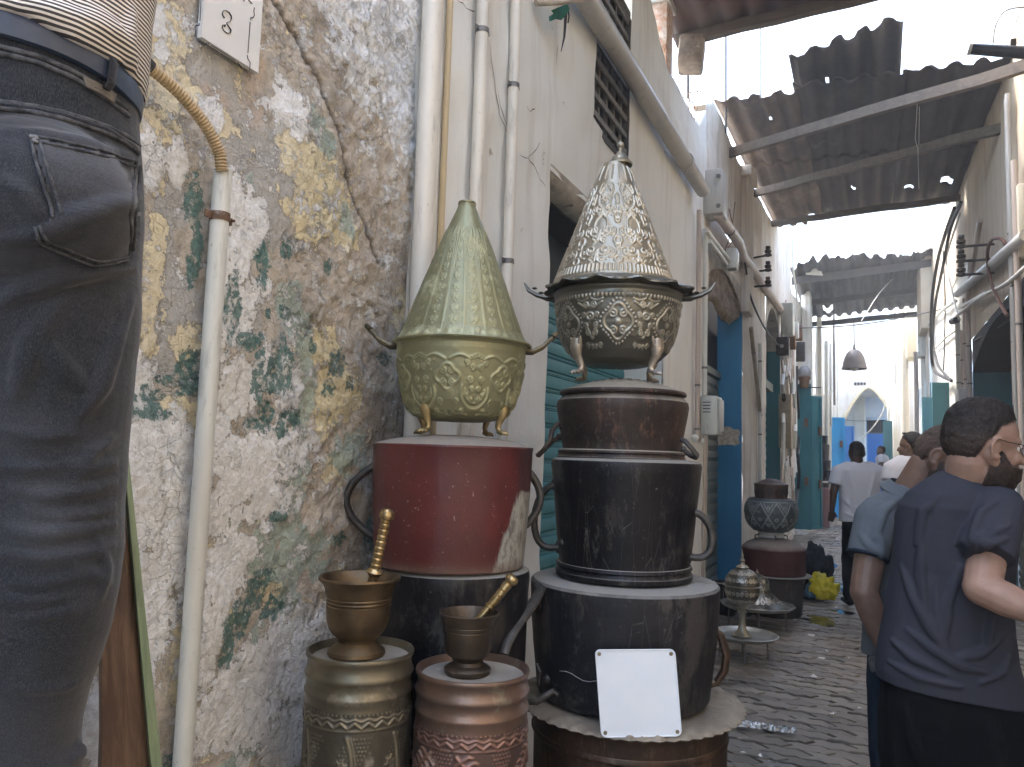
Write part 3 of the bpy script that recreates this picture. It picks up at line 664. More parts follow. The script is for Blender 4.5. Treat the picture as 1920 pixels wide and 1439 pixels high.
# ================================================================== RIGHT SIDE
topR = top_fn([(1, 5.2), (7.2, 5.38), (7.9, 5.44), (9, 5.5), (17.6, 5.9)])
bR = thing('buff_building', 'buff-rendered building on the right with a wide dark shop opening', 'building', (RW, 9, 0))
OR_ = [(7.0, 11.12, 0, 3.12), (14.2, 16.0, 0, 2.75)]
wall_grid('wall', RW, -1, np.linspace(-2.5, 17.6, 160), np.linspace(0, 5.9, 80), M_buff, bR, OR_, topR, .016, 21)
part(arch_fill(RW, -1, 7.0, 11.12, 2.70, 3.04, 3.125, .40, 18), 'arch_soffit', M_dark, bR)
jambs(bR, RW, -1, 7.0, 11.12, 0, 2.72, .42, M_tealdoor)
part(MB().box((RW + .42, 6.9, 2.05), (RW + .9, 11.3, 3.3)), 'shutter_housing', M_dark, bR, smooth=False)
shutter(bR, RW + .44, -1, 7.02, 11.10, 0.0, 2.1, .105, M_brownsh, 5)
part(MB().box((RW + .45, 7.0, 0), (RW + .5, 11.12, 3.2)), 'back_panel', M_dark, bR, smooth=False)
part(MB().box((RW + .35, 14.1, 0), (RW + .4, 16.1, 2.8)), 'doorway', M_dark, bR, smooth=False)
jambs(bR, RW, -1, 14.2, 16.0, 0, 2.75, .35, M_white)
# lower half of the right side is limewashed, set 6 mm proud as a skim coat
topS = top_fn([(11.1, 4.2), (12, 4.25), (17.6, 4.3)])
mb = wall_grid('skim', RW - .012, -1, np.linspace(11.2, 17.6, 50), np.linspace(0, 4.3, 40), M_white, None, [(14.15, 16.05, 0, 2.8)], topS, .014, 31, back=.01)
part(mb, 'limewash_coat', M_white, bR, ang=None)
for p, wd, z1, an, m_ in (((RW - .03, 13.9, 0), .24, 2.85, math.pi, M_tealdoor), ((RW - .03, 16.3, 0), .26, 2.8, math.pi + .25, M_teal)): leaf(bR, p, wd, .05, z1, an, m_, 3)
bS = thing('narrow_white_building', 'narrow white building far along the right side with tall teal windows', 'building', (RW - .1, 21, 0))
wall_grid('wall', RW - .06, -1, np.linspace(17.6, 24, 40), np.linspace(0, 5.4, 30), M_far, bS, [(18.6, 19.3, 1.0, 3.4), (20.6, 21.3, 1.0, 3.4)], None, .02, 41)
for a in (18.6, 20.6): part(MB().box((RW + .10, a - .05, .9), (RW + .16, a + .75, 3.5)), 'window_shutter', M_tealdoor, bS, smooth=False)
part(MB().box((.62, 24, 0), (1.6, 24.6, 5.0)).box((.60, 24.6, 0), (1.6, 27, 5.3)), 'wall_return', M_far, bS, smooth=False)
leaf(bS, (.60, 23.9, 0), .24, .02, 2.75, math.pi, M_tealdoor, 3, hinges=False)
part(MB().bbox((RW - .12, 22.5, 5.1), (.35, 1.0, 1.6), (0,0,0), .03), 'corbel', M_cream, bS)
part(MB().bbox((RW + .04, 18.0, 5.3), (.5, 1.3, 2.0), (0,0,0), .03), 'bracket_wall', M_buff, bS)
# ================================================================== EMBOSSED METALWARE
class Emb:
    """a height map that is hammered into a lathe mesh as real relief; u wraps round"""
    def __init__(s, W, H): s.W, s.H = W, H; s.a = np.zeros((H, W))
    def dot(s, x, y, r, h=1.0, ring=False):
        R_ = int(r * 2) + 3; xi, yi = int(round(x)), int(round(y))
        yy, xx = np.mgrid[-R_:R_+1, -R_:R_+1]; d = np.hypot(xx + xi - x, yy + yi - y) / r
        k = np.exp(-(d*1.15)**2) if not ring else np.exp(-((d - 1) * 3.2)**2)
        rows = np.arange(yi-R_, yi+R_+1); ok = (rows >= 0) & (rows < s.H); cols = np.arange(xi-R_, xi+R_+1) % s.W
        if ok.any():
            sub = s.a[np.ix_(rows[ok], cols)]; s.a[np.ix_(rows[ok], cols)] = np.maximum(sub, h * k[ok])
    def curve(s, pts, w, h=1.0, taper=False):
        L_ = len(pts)
        for i in range(L_ - 1):
            (x0, y0), (x1, y1) = pts[i], pts[i+1]; n = max(1, int(math.hypot(x1-x0, y1-y0) / (w * .6)))
            for k in range(n):
                t = k / n; g_ = (i + t) / (L_ - 1); s.dot(x0 + (x1-x0)*t, y0 + (y1-y0)*t, w * ((1 - .6*g_) if taper else 1), h)
    def spiral(s, cx, cy, r, turns, a0, d, w, h=1.0, tail=None):
        pts = []; n = int(22 * turns) + 4
        for k in range(n + 1):
            t = k / n; rr = r * (1 - .78 * t); a = a0 + d * t * turns * 2 * math.pi; pts.append((cx + rr*math.cos(a), cy + rr*math.sin(a)))
        if tail: pts = [tail] + pts
        s.curve(pts, w, h, True); s.dot(pts[-1][0], pts[-1][1], w*1.4, h)
    def zig(s, y, step, amp, w, h=1.0):
        n = int(s.W / step); pts = [(i * s.W / n, y + (amp if i % 2 else -amp)) for i in range(n + 1)]; s.curve(pts, w, h)
    def beads(s, y, step, r, h=1.0, ell=False):
        n = int(s.W / step)
        for i in range(n):
            if ell: s.curve([(i*s.W/n, y-ell), (i*s.W/n, y+ell)], r, h)
            else: s.dot(i * s.W / n, y, r, h)
    def cart(s, cx, cy, rx, ry, w, bead=True):
        pts = []
        for k in range(65):
            a = 2*math.pi*k/64; q = 1 + .13 * math.cos(4*a); pts.append((cx + rx*q*math.cos(a), cy + ry*q*math.sin(a)))
        s.curve(pts, w, 1)
        if bead:
            for k in range(30):
                a = 2*math.pi*k/30; q = 1.28 * (1 + .10 * math.cos(4*a)); s.dot(cx + rx*q*math.cos(a), cy + ry*q*math.sin(a), w*.9, .9)
        for sx in (-1, 1):
            for sy in (-1, 1): s.spiral(cx + sx*rx*.42, cy + sy*ry*.48, rx*.34, 1.2, math.pi/2*sy, sx*sy, w*.8, .85)
        s.dot(cx, cy, rx*.25, .7)
def emb_lathe(prof, E_, nseg, rows, loc, amp, v0=0.0, v1=1.0, wob=0.0, ph=0.0, seed=0, scallop=None):
    """lathe of profile [(r,z)...], displaced outwards by E_ between arc fractions v0..v1"""
    amp = amp * 1.1; P_ = np.array(prof, float); sg = np.hypot(*np.diff(P_, axis=0).T); S = np.concatenate([[0], np.cumsum(sg)]); tt = np.linspace(0, S[-1], rows + 1)
    r = np.interp(tt, S, P_[:, 0]); z = np.interp(tt, S, P_[:, 1]); dr = np.gradient(r); dz = np.gradient(z); ln = np.hypot(dr, dz) + 1e-9
    nr, nz_ = -dz / ln, dr / ln
    if np.mean(nr) < 0: nr, nz_ = -nr, -nz_
    th = 2*np.pi*np.arange(nseg)/nseg; fr = tt / S[-1]
    vv = (fr - v0) / (v1 - v0); inside = (vv >= 0) & (vv <= 1)
    yi = np.clip((vv * (E_.H - 1)).astype(int), 0, E_.H - 1); xi = (np.arange(nseg) / nseg * E_.W).astype(int) % E_.W
    Hh = E_.a[np.ix_(yi, xi)] * inside[:, None]
    nzf = vnoise(Hh.shape, (10, 16), seed + 50, 3) - .5; nzf[:, -int(nseg*.06):] = nzf[:, -int(nseg*.06):] * np.linspace(1, 0, int(nseg*.06)) + nzf[:, :1] * np.linspace(0, 1, int(nseg*.06))
    disp = amp * Hh + .0022 * nzf
    w_ = 1 + wob * np.sin(3*th + ph) + wob * .6 * np.sin(5*th + 2*ph)
    rr = (r[:, None] * w_[None] + disp * nr[:, None]); zz = z[:, None] + disp * nz_[:, None]
    if scallop: k, am = scallop; rr[-1] += am * np.abs(np.sin(k/2*th)); rr[-2] += am*.6*np.abs(np.sin(k/2*th))
    X = np.stack([loc[0] + rr*np.cos(th), loc[1] + rr*np.sin(th), loc[2] + zz], -1).reshape(-1, 3)
    j, k = np.meshgrid(np.arange(rows), np.arange(nseg), indexing='ij'); k2 = (k + 1) % nseg
    F_ = np.stack([j*nseg + k, j*nseg + k2, (j+1)*nseg + k2, (j+1)*nseg + k], -1).reshape(-1, 4)
    if z[-1] < z[0]: F_ = F_[:, ::-1]
    return X, F_, Hh.reshape(-1)
def emb_part(name, data, m, parent):
    X, F_, H_ = data; org = np.array(ORG[parent.name]); X = X - org
    me = bpy.data.meshes.new(name); me.vertices.add(len(X)); me.vertices.foreach_set('co', X.reshape(-1).astype(np.float32))
    me.loops.add(F_.size); me.loops.foreach_set('vertex_index', F_.reshape(-1).astype(np.int32)); me.polygons.add(len(F_)); me.polygons.foreach_set('loop_start', np.arange(0, F_.size, 4, dtype=np.int32))
    me.update(calc_edges=True); me.validate(); me.materials.append(m); me.shade_smooth()
    a = me.attributes.new('emb', 'FLOAT', 'POINT'); a.data.foreach_set('value', H_.astype(np.float32))
    o = bpy.data.objects.new(name, me); COL.objects.link(o); o.parent = parent; ORG[o.name] = ORG[parent.name]; return o
def emb_mat(name, hi, lo, rough=.34, metal=.85, dust=(.45,.41,.33), dth=.6, mid=.3):
    g = G(name); n1 = g.noise(16, 6, .65); n2 = g.noise(110, 3, .6); n3 = g.noise(5, 6, .65, off=4)
    e = g.math('ADD', g.attr('emb'), g.math('MULTIPLY', g.math('SUBTRACT', n1, .5), .35))
    col = g.mix(g.step(e, .02, mid + .2), lo, hi)
    col = g.mix(g.step(n3, .5, .8), col, tuple(c*.72 for c in hi))
    dm = g.step(g.noise(9, 7, .7, off=9), dth, dth + .10); col = g.mix(g.math('MULTIPLY', dm, .6), col, dust)
    rg = g.math('ADD', g.math('MULTIPLY', dm, .3), g.math('ADD', rough - .08, g.math('MULTIPLY', n1, .16)))
    mt = g.math('SUBTRACT', metal, g.math('MULTIPLY', dm, .5))
    return g.done(col, rg, mt, g.bump(g.math('ADD', n2, n1), .25, .0025))
M_sil = emb_mat('embossed_silver', (.47,.425,.335), (.31,.28,.215), .40, .78, dth=.62)
M_silb = emb_mat('tarnished_silver', (.36,.345,.29), (.15,.145,.12), .36, .8, dth=.64)
M_grn = emb_mat('green_brass', (.335,.33,.195), (.255,.25,.145), .46, .55, (.42,.41,.25), .55)
M_pew = emb_mat('aged_pewter', (.22,.195,.14), (.10,.09,.068), .42, .65, (.36,.32,.25), .60)
M_cop = emb_mat('rosy_copper', (.30,.17,.13), (.13,.085,.072), .42, .65, (.40,.30,.23), .60)
M_cop2 = mat('dull_copper_band', (.26,.165,.125), (.19,.135,.105), 8, .38, .75, .25, 60, .002, (.28,.245,.19), 14, .56)
M_pew2 = mat('dull_pewter_band', (.23,.20,.14), (.15,.135,.10), 8, .36, .75, .25, 60, .002, (.30,.27,.21), 14, .58)
M_dusty = mat('dusty_metal_top', (.30,.28,.245), (.22,.205,.18), 9, .8, .1, .35, 50, .003, (.50,.47,.41), 22, .60)
M_brz = mat('old_bronze', (.18,.125,.065), (.10,.07,.042), 14, .42, .75, .35, 70, .002, (.40,.30,.17), 30, .64)
M_brz2 = mat('dark_bronze', (.10,.075,.052), (.06,.045,.034), 14, .45, .7, .3, 70, .002, (.28,.19,.10), 34, .68)
M_brass = mat('polished_brass', (.50,.37,.19), (.33,.235,.11), 18, .30, .9, .2, 60, .001, (.28,.19,.09), 30, .66)
M_iron = mat('forged_iron', (.055,.052,.048), (.10,.09,.08), 20, .55, .6, .4, 50, .003, (.15,.12,.09), 34, .64)
def pot_mat(name, c1, c2, c3, th=.60, dust=(.27,.255,.225), rough=.42, metal=.25, top=None):
    g = G(name); n1 = g.noise(6, 6, .65); n2 = g.noise(90, 3, .6); sc = g.noise(7, 7, .7, stretch=(1, 1, .35), off=3)
    col = g.mix(g.step(n1, .35, .65), c1, c2); col = g.mix(g.step(sc, th, th + .07), col, c3)
    drip = g.noise(26, 5, .65, stretch=(1, 1, .06), off=12); col = g.mix(g.math('MULTIPLY', g.step(drip, .54, .80), .10), col, dust)
    spk = g.step(g.noise(70, 5, .78, off=7), .63, .70); col = g.mix(g.math('MULTIPLY', spk, .55), col, dust)
    scuff = g.step(g.noise(15, 8, .78, stretch=(1, 1, .5), off=22), .54, .66); col = g.mix(g.math('MULTIPLY', scuff, .22), col, dust)
    scr = g.step(g.vor(26, 'DISTANCE_TO_EDGE', vec=g.n('Mapping', Vector=g.pos(), Scale=(1, 1, .12))), .0, .012)
    col = g.mix(g.math('MULTIPLY', g.math('SUBTRACT', 1, scr), g.math('MULTIPLY', g.step(g.noise(5, 2, .5, off=15), .5, .6), .3)), col, dust)
    nz_ = g.n('SeparateXYZ', 2, Vector=g.n('NewGeometry', 1)); up = g.step(g.math('ADD', nz_, g.math('MULTIPLY', g.math('SUBTRACT', n1, .5), .5)), .45, .85)
    col = g.mix(g.math('MULTIPLY', up, .92), col, dust)                            # dust settles on what faces up
    rg = g.math('ADD', g.math('ADD', rough, g.math('MULTIPLY', n2, .15)), g.math('MULTIPLY', up, .35))
    return g.done(col, rg, g.math('MULTIPLY', g.math('SUBTRACT', 1, up), metal), g.bump(g.math('ADD', g.math('MULTIPLY', n2, .5), g.math('ADD', n1, g.math('MULTIPLY', sc, .6))), .4, .005), Specular_IOR_Level=.38)
M_black = pot_mat('blackened_copper', (.005,.005,.007), (.010,.009,.011), (.032,.027,.024), .55, (.25,.235,.205), .36)
M_blackb = pot_mat('sooty_grey_pot', (.012,.012,.015), (.024,.023,.026), (.062,.055,.050), .53, (.29,.28,.255), .40)
M_brown = pot_mat('brown_burnt_pot', (.022,.017,.015), (.050,.032,.025), (.11,.060,.042), .52, (.30,.27,.21), .45)
M_basin = pot_mat('brown_copper_basin', (.075,.042,.026), (.045,.030,.022), (.12,.070,.042), .56, (.33,.27,.20), .40, .5)
def red_mat():
    g = G('worn_red_enamel'); n1 = g.noise(5, 6, .65); n2 = g.noise(90, 3, .6); sx = g.n('SeparateXYZ', 0, Vector=g.pos()); sz = g.n('SeparateXYZ', 2, Vector=g.pos())
    col = g.mix(g.step(n1, .32, .68), (.070,.014,.014), (.115,.022,.020))
    drip = g.noise(20, 5, .65, stretch=(1, 1, .08), off=12); col = g.mix(g.math('MULTIPLY', g.step(drip, .5, .72), .55), col, (.085,.030,.030))
    # bare metal patch on the right flank, with scratched edge
    sy = g.n('SeparateXYZ', 1, Vector=g.pos()); lat = g.math('ADD', g.math('MULTIPLY', g.math('ADD', sx, 1.118), .8697), g.math('MULTIPLY', g.math('SUBTRACT', sy, 1.97), .4936))
    q = g.math('ADD', g.math('SUBTRACT', lat, g.math('MULTIPLY', g.math('SUBTRACT', sz, 1.18), .30)), g.math('MULTIPLY', g.math('SUBTRACT', g.noise(30, 6, .7, stretch=(1, 1, .2)), .5), .05))
    pm = g.math('MULTIPLY', g.step(q, .118, .128), g.step(g.math('ADD', sz, g.math('MULTIPLY', g.math('SUBTRACT', n1, .5), .10)), 1.395, 1.385))
    pc = g.mix(g.step(g.noise(45, 6, .75, stretch=(1, 1, .5)), .44, .60), (.34,.34,.30), (.16,.14,.12)); col = g.mix(pm, col, pc)
    dm = g.math('MULTIPLY', g.step(lat, .17, .20), .6); col = g.mix(g.math('MULTIPLY', dm, g.math('SUBTRACT', 1, pm)), col, (.055,.035,.035))
    spk = g.step(g.noise(60, 4, .75, off=7), .64, .69); col = g.mix(g.math('MULTIPLY', spk, .7), col, (.42,.36,.33))
    low = g.step(g.math('ADD', sz, g.math('MULTIPLY', n1, .05)), 1.235, 1.20); col = g.mix(g.math('MULTIPLY', low, .6), col, (.15,.10,.07))
    nz_ = g.n('SeparateXYZ', 2, Vector=g.n('NewGeometry', 1)); up = g.step(nz_, .3, .7); col = g.mix(g.math('MULTIPLY', up, .9), col, (.27,.245,.205))
    return g.done(col, g.math('ADD', .36, g.math('MULTIPLY', up, .45)), 0, g.bump(g.math('ADD', n1, g.math('MULTIPLY', n2, .4)), .3, .005))
M_red = red_mat()

RA, RB = V((.8697, .4936, 0)), V((.958, .287, 0))     # screen-right direction along the ground at each stack
FA, FB = V((.4936, -.8697, 0)), V((.287, -.958, 0))   # towards the camera
AX_A, AX_B = V((-1.118, 1.97, 0)), V((-.725, 2.42, 0))
def at(ax, r, lat=0, fr=0, z=0): return ax + (RA if r == 'A' else RB) * lat + (FA if r == 'A' else FB) * fr + V((0, 0, z))

def lion_foot(parent, ax, ang, r0, z0, r1, z1, m, sc=1.0):
    """cast foot: leafy knee on the bowl, S-shaped shank and a paw with toes"""
    u = V((math.cos(ang), math.sin(ang), 0)); w_ = V((-u.y, u.x, 0)); p = lambda r, z, s=0: V((ax.x, ax.y, 0)) + u*r + w_*s + V((0, 0, z))
    mb = MB(); h = z0 - z1
    mb.tube([p(r0 + .004, z0), p(r0 + .012, z0 - h*.22), p(r0 + .006, z0 - h*.45), p(r1 - .006, z0 - h*.72), p(r1, z1 + .012), p(r1 + .010, z1 + .005)], [.020*sc, .019*sc, .013*sc, .0085*sc, .009*sc, .006*sc], 10, ell=(1, .8))
    for s in (-1, 0, 1):
        mb.tube([p(r1 - .002, z1 + .012, s*.006*sc), p(r1 + .016*sc, z1 + .009, s*.011*sc), p(r1 + .024*sc, z1 + .004, s*.013*sc)], [.006*sc, .0062*sc, .0035*sc], 8)
        mb.tube([p(r0 + .010, z0 - h*.25, s*.006*sc), p(r0 + .012, z0 - h*.02, s*.016*sc), p(r0 + .014, z0 + h*.10, s*.021*sc)], [.006*sc, .007*sc, .003*sc], 8)
    return part(mb, 'foot', m, parent, ang=60)

# ---- silver couscous dish: embossed cone lid on footed bowl ----
ax = at(AX_B, 'B', -.034); t = thing('silver_couscous_dish', 'tall embossed silver cone lid on a clawed silver bowl topping the right-hand stack', 'covered dish', (ax.x, ax.y, 1.757))
E1 = Emb(1180, 420)
for k in range(18):                                              # flutes below the finial
    x = k * 1180 / 18; E1.curve([(x, 2), (x, 60)], 9, .8, True)
for k in range(8):
    x = k * 1180 / 8; m2 = 1180 / 16
    sq = lambda y: .35 + .65 * y / 420                            # motifs shrink towards the top
    for (yy, r) in ((95, 20), (175, 19), (262, 24), (335, 26)):
        for s in (-1, 1):
            q = 1 / sq(yy) * .75
            E1.spiral(x + s * r * 1.05 * q, yy, r * q, 1.35, math.pi * (0 if s < 0 else 1), -s, 4.6, 1, tail=(x + s*4, yy + r * 1.5))
            E1.spiral(x + s * r * .8 * q, yy + r * 1.35, r * .55 * q, 1.1, math.pi/2, s, 3.6, .9)
    E1.dot(x, 118, 13, 1, True); E1.dot(x, 140, 9, 1, True)
    for s in (-1, 1):
        E1.curve([(x + s*34*math.sin(a)*1.2, 130 - 46*math.cos(a)) for a in np.linspace(.2, 2.9, 16)], 5, 1)
        E1.curve([(x + s*30*math.sin(a), 240 - 36*math.cos(a)) for a in np.linspace(.2, 2.9, 14)], 4.4, .9)
    for (yy, r) in ((130, 11), (150, 9), (205, 13), (222, 10), (300, 14), (318, 9), (370, 11)): E1.dot(x + m2, yy, r, .95, True)
    for (yy, r) in ((180, 14), (262, 18), (340, 22)):
        for s in (-1, 1): E1.spiral(x + m2 + s*(r+6), yy, r, 1.3, math.pi/2, s, 4, .9)
    for i in range(46): E1.dot(x + RNG.uniform(8, 140), RNG.uniform(80, 385), RNG.uniform(2.2, 4), .6)
E1.beads(398, 13, 3.6, .9, ell=12)
cone = [(.0395, 2.491), (.060, 2.447), (.10, 2.338), (.14, 2.232), (.175, 2.138), (.197, 2.078), (.203, 2.064)]
emb_part('cone_lid', emb_lathe(cone, E1, 620, 250, (ax.x - .016, ax.y - .005, 0), .0042, .04, .99, .004, 1, 1), M_sil, t)
part(MB().lathe([(.041, 2.488), (.042, 2.495), (.036, 2.502), (.030, 2.508), (.028, 2.515), (.020, 2.522), (.010, 2.536), (.006, 2.542), (.007, 2.548), (.005, 2.552)], 28, (ax.x, ax.y, 0)), 'cap', M_sil, t)
part(MB().ball((ax.x, ax.y, 2.560), .0125, 14).cyl((ax.x, ax.y, 2.570), (ax.x, ax.y, 2.580), .003, .001, 8), 'finial', M_sil, t)
E2 = Emb(1400, 240)
E2.beads(16, 14, 4.2, .9, ell=5)
for k in range(7):
    x = (k + .5) * 200 + 20; E2.cart(x, 112, 46, 58, 5.4)
    x2 = x + 100
    for s in (-1, 1):
        for (dx, y, r) in ((26, 84, 10), (22, 122, 11), (30, 196, 11), (10, 200, 9)): E2.spiral(x2 + s*dx, y, r, 1.3, math.pi/2, s, 3.2, .85)
        E2.curve([(x2 + s*(6 + 44*q), 26 + 8*math.sin(q*3.1)) for q in np.linspace(0, 1, 10)], 3.2, .8)
    for s in (-1, 1):
        E2.spiral(x2 + s*16, 48, 12, 1.2, math.pi/2, s, 3.6, .9, tail=(x2 + s*44, 40)); E2.spiral(x2 + s*12, 150, 12, 1.3, -math.pi/2, s, 3.8, .9)
    E2.dot(x2, 55, 6, 1); E2.dot(x2, 90, 12, .9, True); E2.dot(x2, 90, 4, 1); E2.dot(x2, 168, 9, .9)
    for i in range(14): E2.dot(x2 + RNG.uniform(-34, 34), RNG.uniform(70, 190), 2.6, .55)
bowl = [(.212, 2.040), (.216, 2.030), (.208, 2.018), (.210, 2.004), (.206, 1.985), (.203, 1.955), (.196, 1.915), (.184, 1.875), (.163, 1.838), (.135, 1.813), (.10, 1.799), (.05, 1.794), (.004, 1.793)]
emb_part('bowl', emb_lathe(bowl, E2, 620, 150, (ax.x, ax.y, 0), .0042, .08, .62, .003, 2, 4), M_silb, t)
n = 120; vs = []                                                  # battered scalloped brim
for (r, z) in ((.196, 2.072), (.222, 2.058), (.245, 2.050), (.246, 2.044), (.222, 2.048), (.205, 2.040)):
    for k in range(n):
        a = 2*math.pi*k/n; e = .007 * math.sin(24*a) * (r > .23) + .004*math.sin(3*a); vs.append((ax.x + (r+e)*math.cos(a), ax.y + (r+e)*math.sin(a), z + .005*math.sin(12*a + 1) * (r > .21) + .004*math.sin(2*a)))
part(MB().add(vs, [(j*n+k, j*n+(k+1)%n, (j+1)*n+(k+1)%n, (j+1)*n+k) for j in range(5) for k in range(n)]), 'brim', M_silb, t, ang=60)
for s in (-1, 1):                                                 # upturned leaf handles
    mb = MB(); P_ = lambda l, z, f=0: at(ax, 'B', s*l, f, z)
    mb.tube([P_(.205, 2.030, .02), P_(.24, 2.026, .02), P_(.27, 2.034, .018), P_(.30, 2.052, .012), P_(.318, 2.082, 0)], [.010, .011, .010, .009, .004], 8, ell=(.7, 1))
    mb.tube([P_(.205, 2.030, -.03), P_(.24, 2.030, -.025), P_(.27, 2.042, -.02), P_(.30, 2.058, -.012), P_(.316, 2.080, 0)], [.010, .010, .009, .008, .004], 8, ell=(.7, 1))
    for q in range(4): mb.ball(tuple(P_(.215 + q*.022, 2.036 + q*q*.003, -.01 + q*.004)), .010 - q*.001, 8, (1.3, 1.3, .6))
    part(mb, 'handle', M_silb, t, ang=60)
for a in (-30, 60, 150, 240): lion_foot(t, ax, math.radians(a + 1.7), .168, 1.868, .160, 1.757, mat('cast_silver_foot', (.46,.40,.33), (.28,.24,.19), 14, .42, .75, .3, 60, .002, (.52,.44,.36), 26, .62) if a == -30 else bpy.data.materials['cast_silver_foot'], 1.15)

# ---- small dark pot, upside down with perforated dome ----
ax = at(AX_B, 'B', -.014); t = thing('burnt_brown_pot', 'burnt brown upturned pot with domed dusty top, directly under the silver bowl', 'pot', (ax.x, ax.y, 1.487))
part(MB().lathe([(.003, 1.757), (.05, 1.754), (.10, 1.745), (.15, 1.731), (.188, 1.716), (.205, 1.712), (.208, 1.706), (.207, 1.700), (.198, 1.697), (.2, 1.692), (.213, 1.678), (.2165, 1.662), (.213, 1.64), (.204, 1.59), (.196, 1.545), (.192, 1.522), (.194, 1.516)], 72, (ax.x, ax.y, 0), .004), 'body', M_brown, t, ang=30)
part(MB().lathe([(.192, 1.522), (.206, 1.518), (.209, 1.512), (.204, 1.507), (.206, 1.501), (.210, 1.496), (.207, 1.490), (.19, 1.487)], 72, (ax.x, ax.y, 0)), 'base_ring', M_brown, t)
mb = MB()                                                         # punched holes as tiny dark studs over the dome
for k in range(7):
    for j in range(3 + k * 4):
        a = 2*math.pi*j/(3+k*4) + k*.4; r = .02 + k*.018; z = 1.757 - .6 * r*r - .016*(r/.15)**2
        mb.cyl((ax.x + r*math.cos(a), ax.y + r*math.sin(a), z - .004), (ax.x + r*math.cos(a), ax.y + r*math.sin(a), z + .0012), .0038, n=6)
o = part(mb, 'perforation', M_dark, t); o['kind'] = 'stuff'
for s in (-1, 1):
    P_ = lambda l, f, z: at(ax, 'B', s*l, f, z)
    if s < 0: pts = [P_(.19, .06, 1.592), P_(.205, .075, 1.60), P_(.222, .085, 1.575), P_(.225, .09, 1.545), P_(.245, .09, 1.515), P_(.262, .085, 1.497), P_(.268, .06, 1.497), P_(.25, .04, 1.515), P_(.225, .03, 1.545), P_(.20, .03, 1.56)]
    else: pts = [P_(.18, .06, 1.565), P_(.20, .08, 1.555), P_(.222, .085, 1.530), P_(.236, .08, 1.512), P_(.236, .05, 1.505), P_(.22, .03, 1.512), P_(.198, .02, 1.53)]
    part(MB().tube(pts, .0085, 8).ball(tuple(pts[0]), .013, 8).ball(tuple(pts[-1]), .013, 8), 'handle', M_brown if s < 0 else M_iron, t)

# ---- black pot with two big loop handles ----
def loop(parent, ax, s, l0, z0, l1, z1, out, rad, m, fr=.02, stem='A', flat=(1, 1.5), n=14, drop=0):
    P_ = lambda l, z: at(ax, stem, s*l, fr, z); pts = []
    for k in range(n + 1):
        t_ = k / n; a = math.pi * t_; l = l0 + (l1-l0)*t_ + out * math.sin(a)**.8; z = z0 + (z1-z0) * (t_ if drop == 0 else (1 - math.cos(a))/2) - drop * math.sin(a)
        pts.append(P_(l, z))
    mb = MB().tube(pts, rad, 10, ell=flat)
    for q in (0, -1): mb.ball(tuple(pts[q]), rad*1.9, 10, (.7, .7, 1.1))
    return part(mb, 'handle', m, parent, ang=60)
ax = AX_B; t = thing('black_loop_handled_pot', 'jet black upturned pot with big curved side handles, middle of the right-hand stack', 'pot', (ax.x, ax.y, 1.112))
part(MB().lathe([(.003, 1.4975), (.10, 1.497), (.2, 1.495), (.232, 1.491), (.241, 1.485), (.244, 1.474), (.240, 1.44), (.228, 1.33), (.218, 1.23), (.211, 1.17), (.2105, 1.16)], 80, (ax.x, ax.y, 0), .0055), 'body', M_black, t, ang=30)
part(MB().lathe([(.205, 1.164), (.215, 1.161), (.219, 1.152), (.213, 1.147), (.215, 1.140), (.220, 1.134), (.219, 1.122), (.21, 1.115), (.19, 1.112)], 80, (ax.x, ax.y, 0)), 'base_ring', M_black, t)
loop(t, ax, -1, .222, 1.405, .205, 1.205, .075, .0115, M_iron, .05, 'B', drop=.03); loop(t, ax, 1, .212, 1.335, .200, 1.195, .068, .0115, M_iron, .05, 'B', drop=.02)
part(MB().ball(tuple(at(ax, 'B', -.19, .10, 1.225)), .013, 10).ball(tuple(at(ax, 'B', -.185, .105, 1.26)), .006, 8), 'rivet', M_iron, t)

# ---- large sooty pot with pale dusty top ----
ax = at(AX_B, 'B', .004); t = thing('large_sooty_pot', 'widest sooty black pot with a pale dusty top and a white sheet leaning on it', 'pot', (ax.x, ax.y, .748))
part(MB().lathe([(.003, 1.114), (.10, 1.1135), (.2, 1.113), (.27, 1.111), (.293, 1.107), (.300, 1.099), (.301, 1.085), (.297, 1.0), (.288, .90), (.276, .80), (.272, .765), (.262, .750), (.24, .748)], 96, (ax.x, ax.y, 0), .004, ph=2), 'body', M_blackb, t, ang=30)
P_ = lambda l, f, z: at(ax, 'B', l, f, z)
pts = [atd(*p) for p in ((1006, 1096, 2.30), (1014, 1104, 2.26), (1006, 1122, 2.22), (988, 1148, 2.16), (966, 1180, 2.09), (951, 1208, 2.04), (945, 1228, 2.02))]
part(MB().tube(pts, [.010, .011, .0115, .0115, .011, .010, .009], 10, ell=(1, 1.4)).bbox(tuple(P_(-.262, .135, 1.045)), (.03, .012, .045), (0, 0, .3), .004).tube([P_(-.275, .15, 1.075), P_(-.262, .165, 1.07), P_(-.255, .165, 1.035), P_(-.262, .155, 1.02)], .006, 8), 'handle', M_iron, t)
pts = [atd(*p) for p in ((945, 1228, 2.02), (944, 1262, 2.02), (955, 1298, 2.05), (980, 1316, 2.10), (1006, 1316, 2.14), (1022, 1306, 2.16), (1036, 1297, 2.17), (1044, 1304, 2.17))]
part(MB().tube(pts, .0095, 10).ball(tuple(P_(-.225, .165, .822)), .014, 10, (1,1,1)).tube([P_(-.262, .145, .86), P_(-.25, .16, .84), P_(-.255, .155, .80)], .005, 8), 'handle', M_iron, t)
part(MB().tube([P_(.262, .02, .985), P_(.30, .03, .955), P_(.318, .03, .90), P_(.312, .03, .85), P_(.29, .02, .81), P_(.262, .02, .80)], [.012,.013,.013,.013,.012,.012], 10, ell=(1, 1.5)), 'handle', M_basin, t)
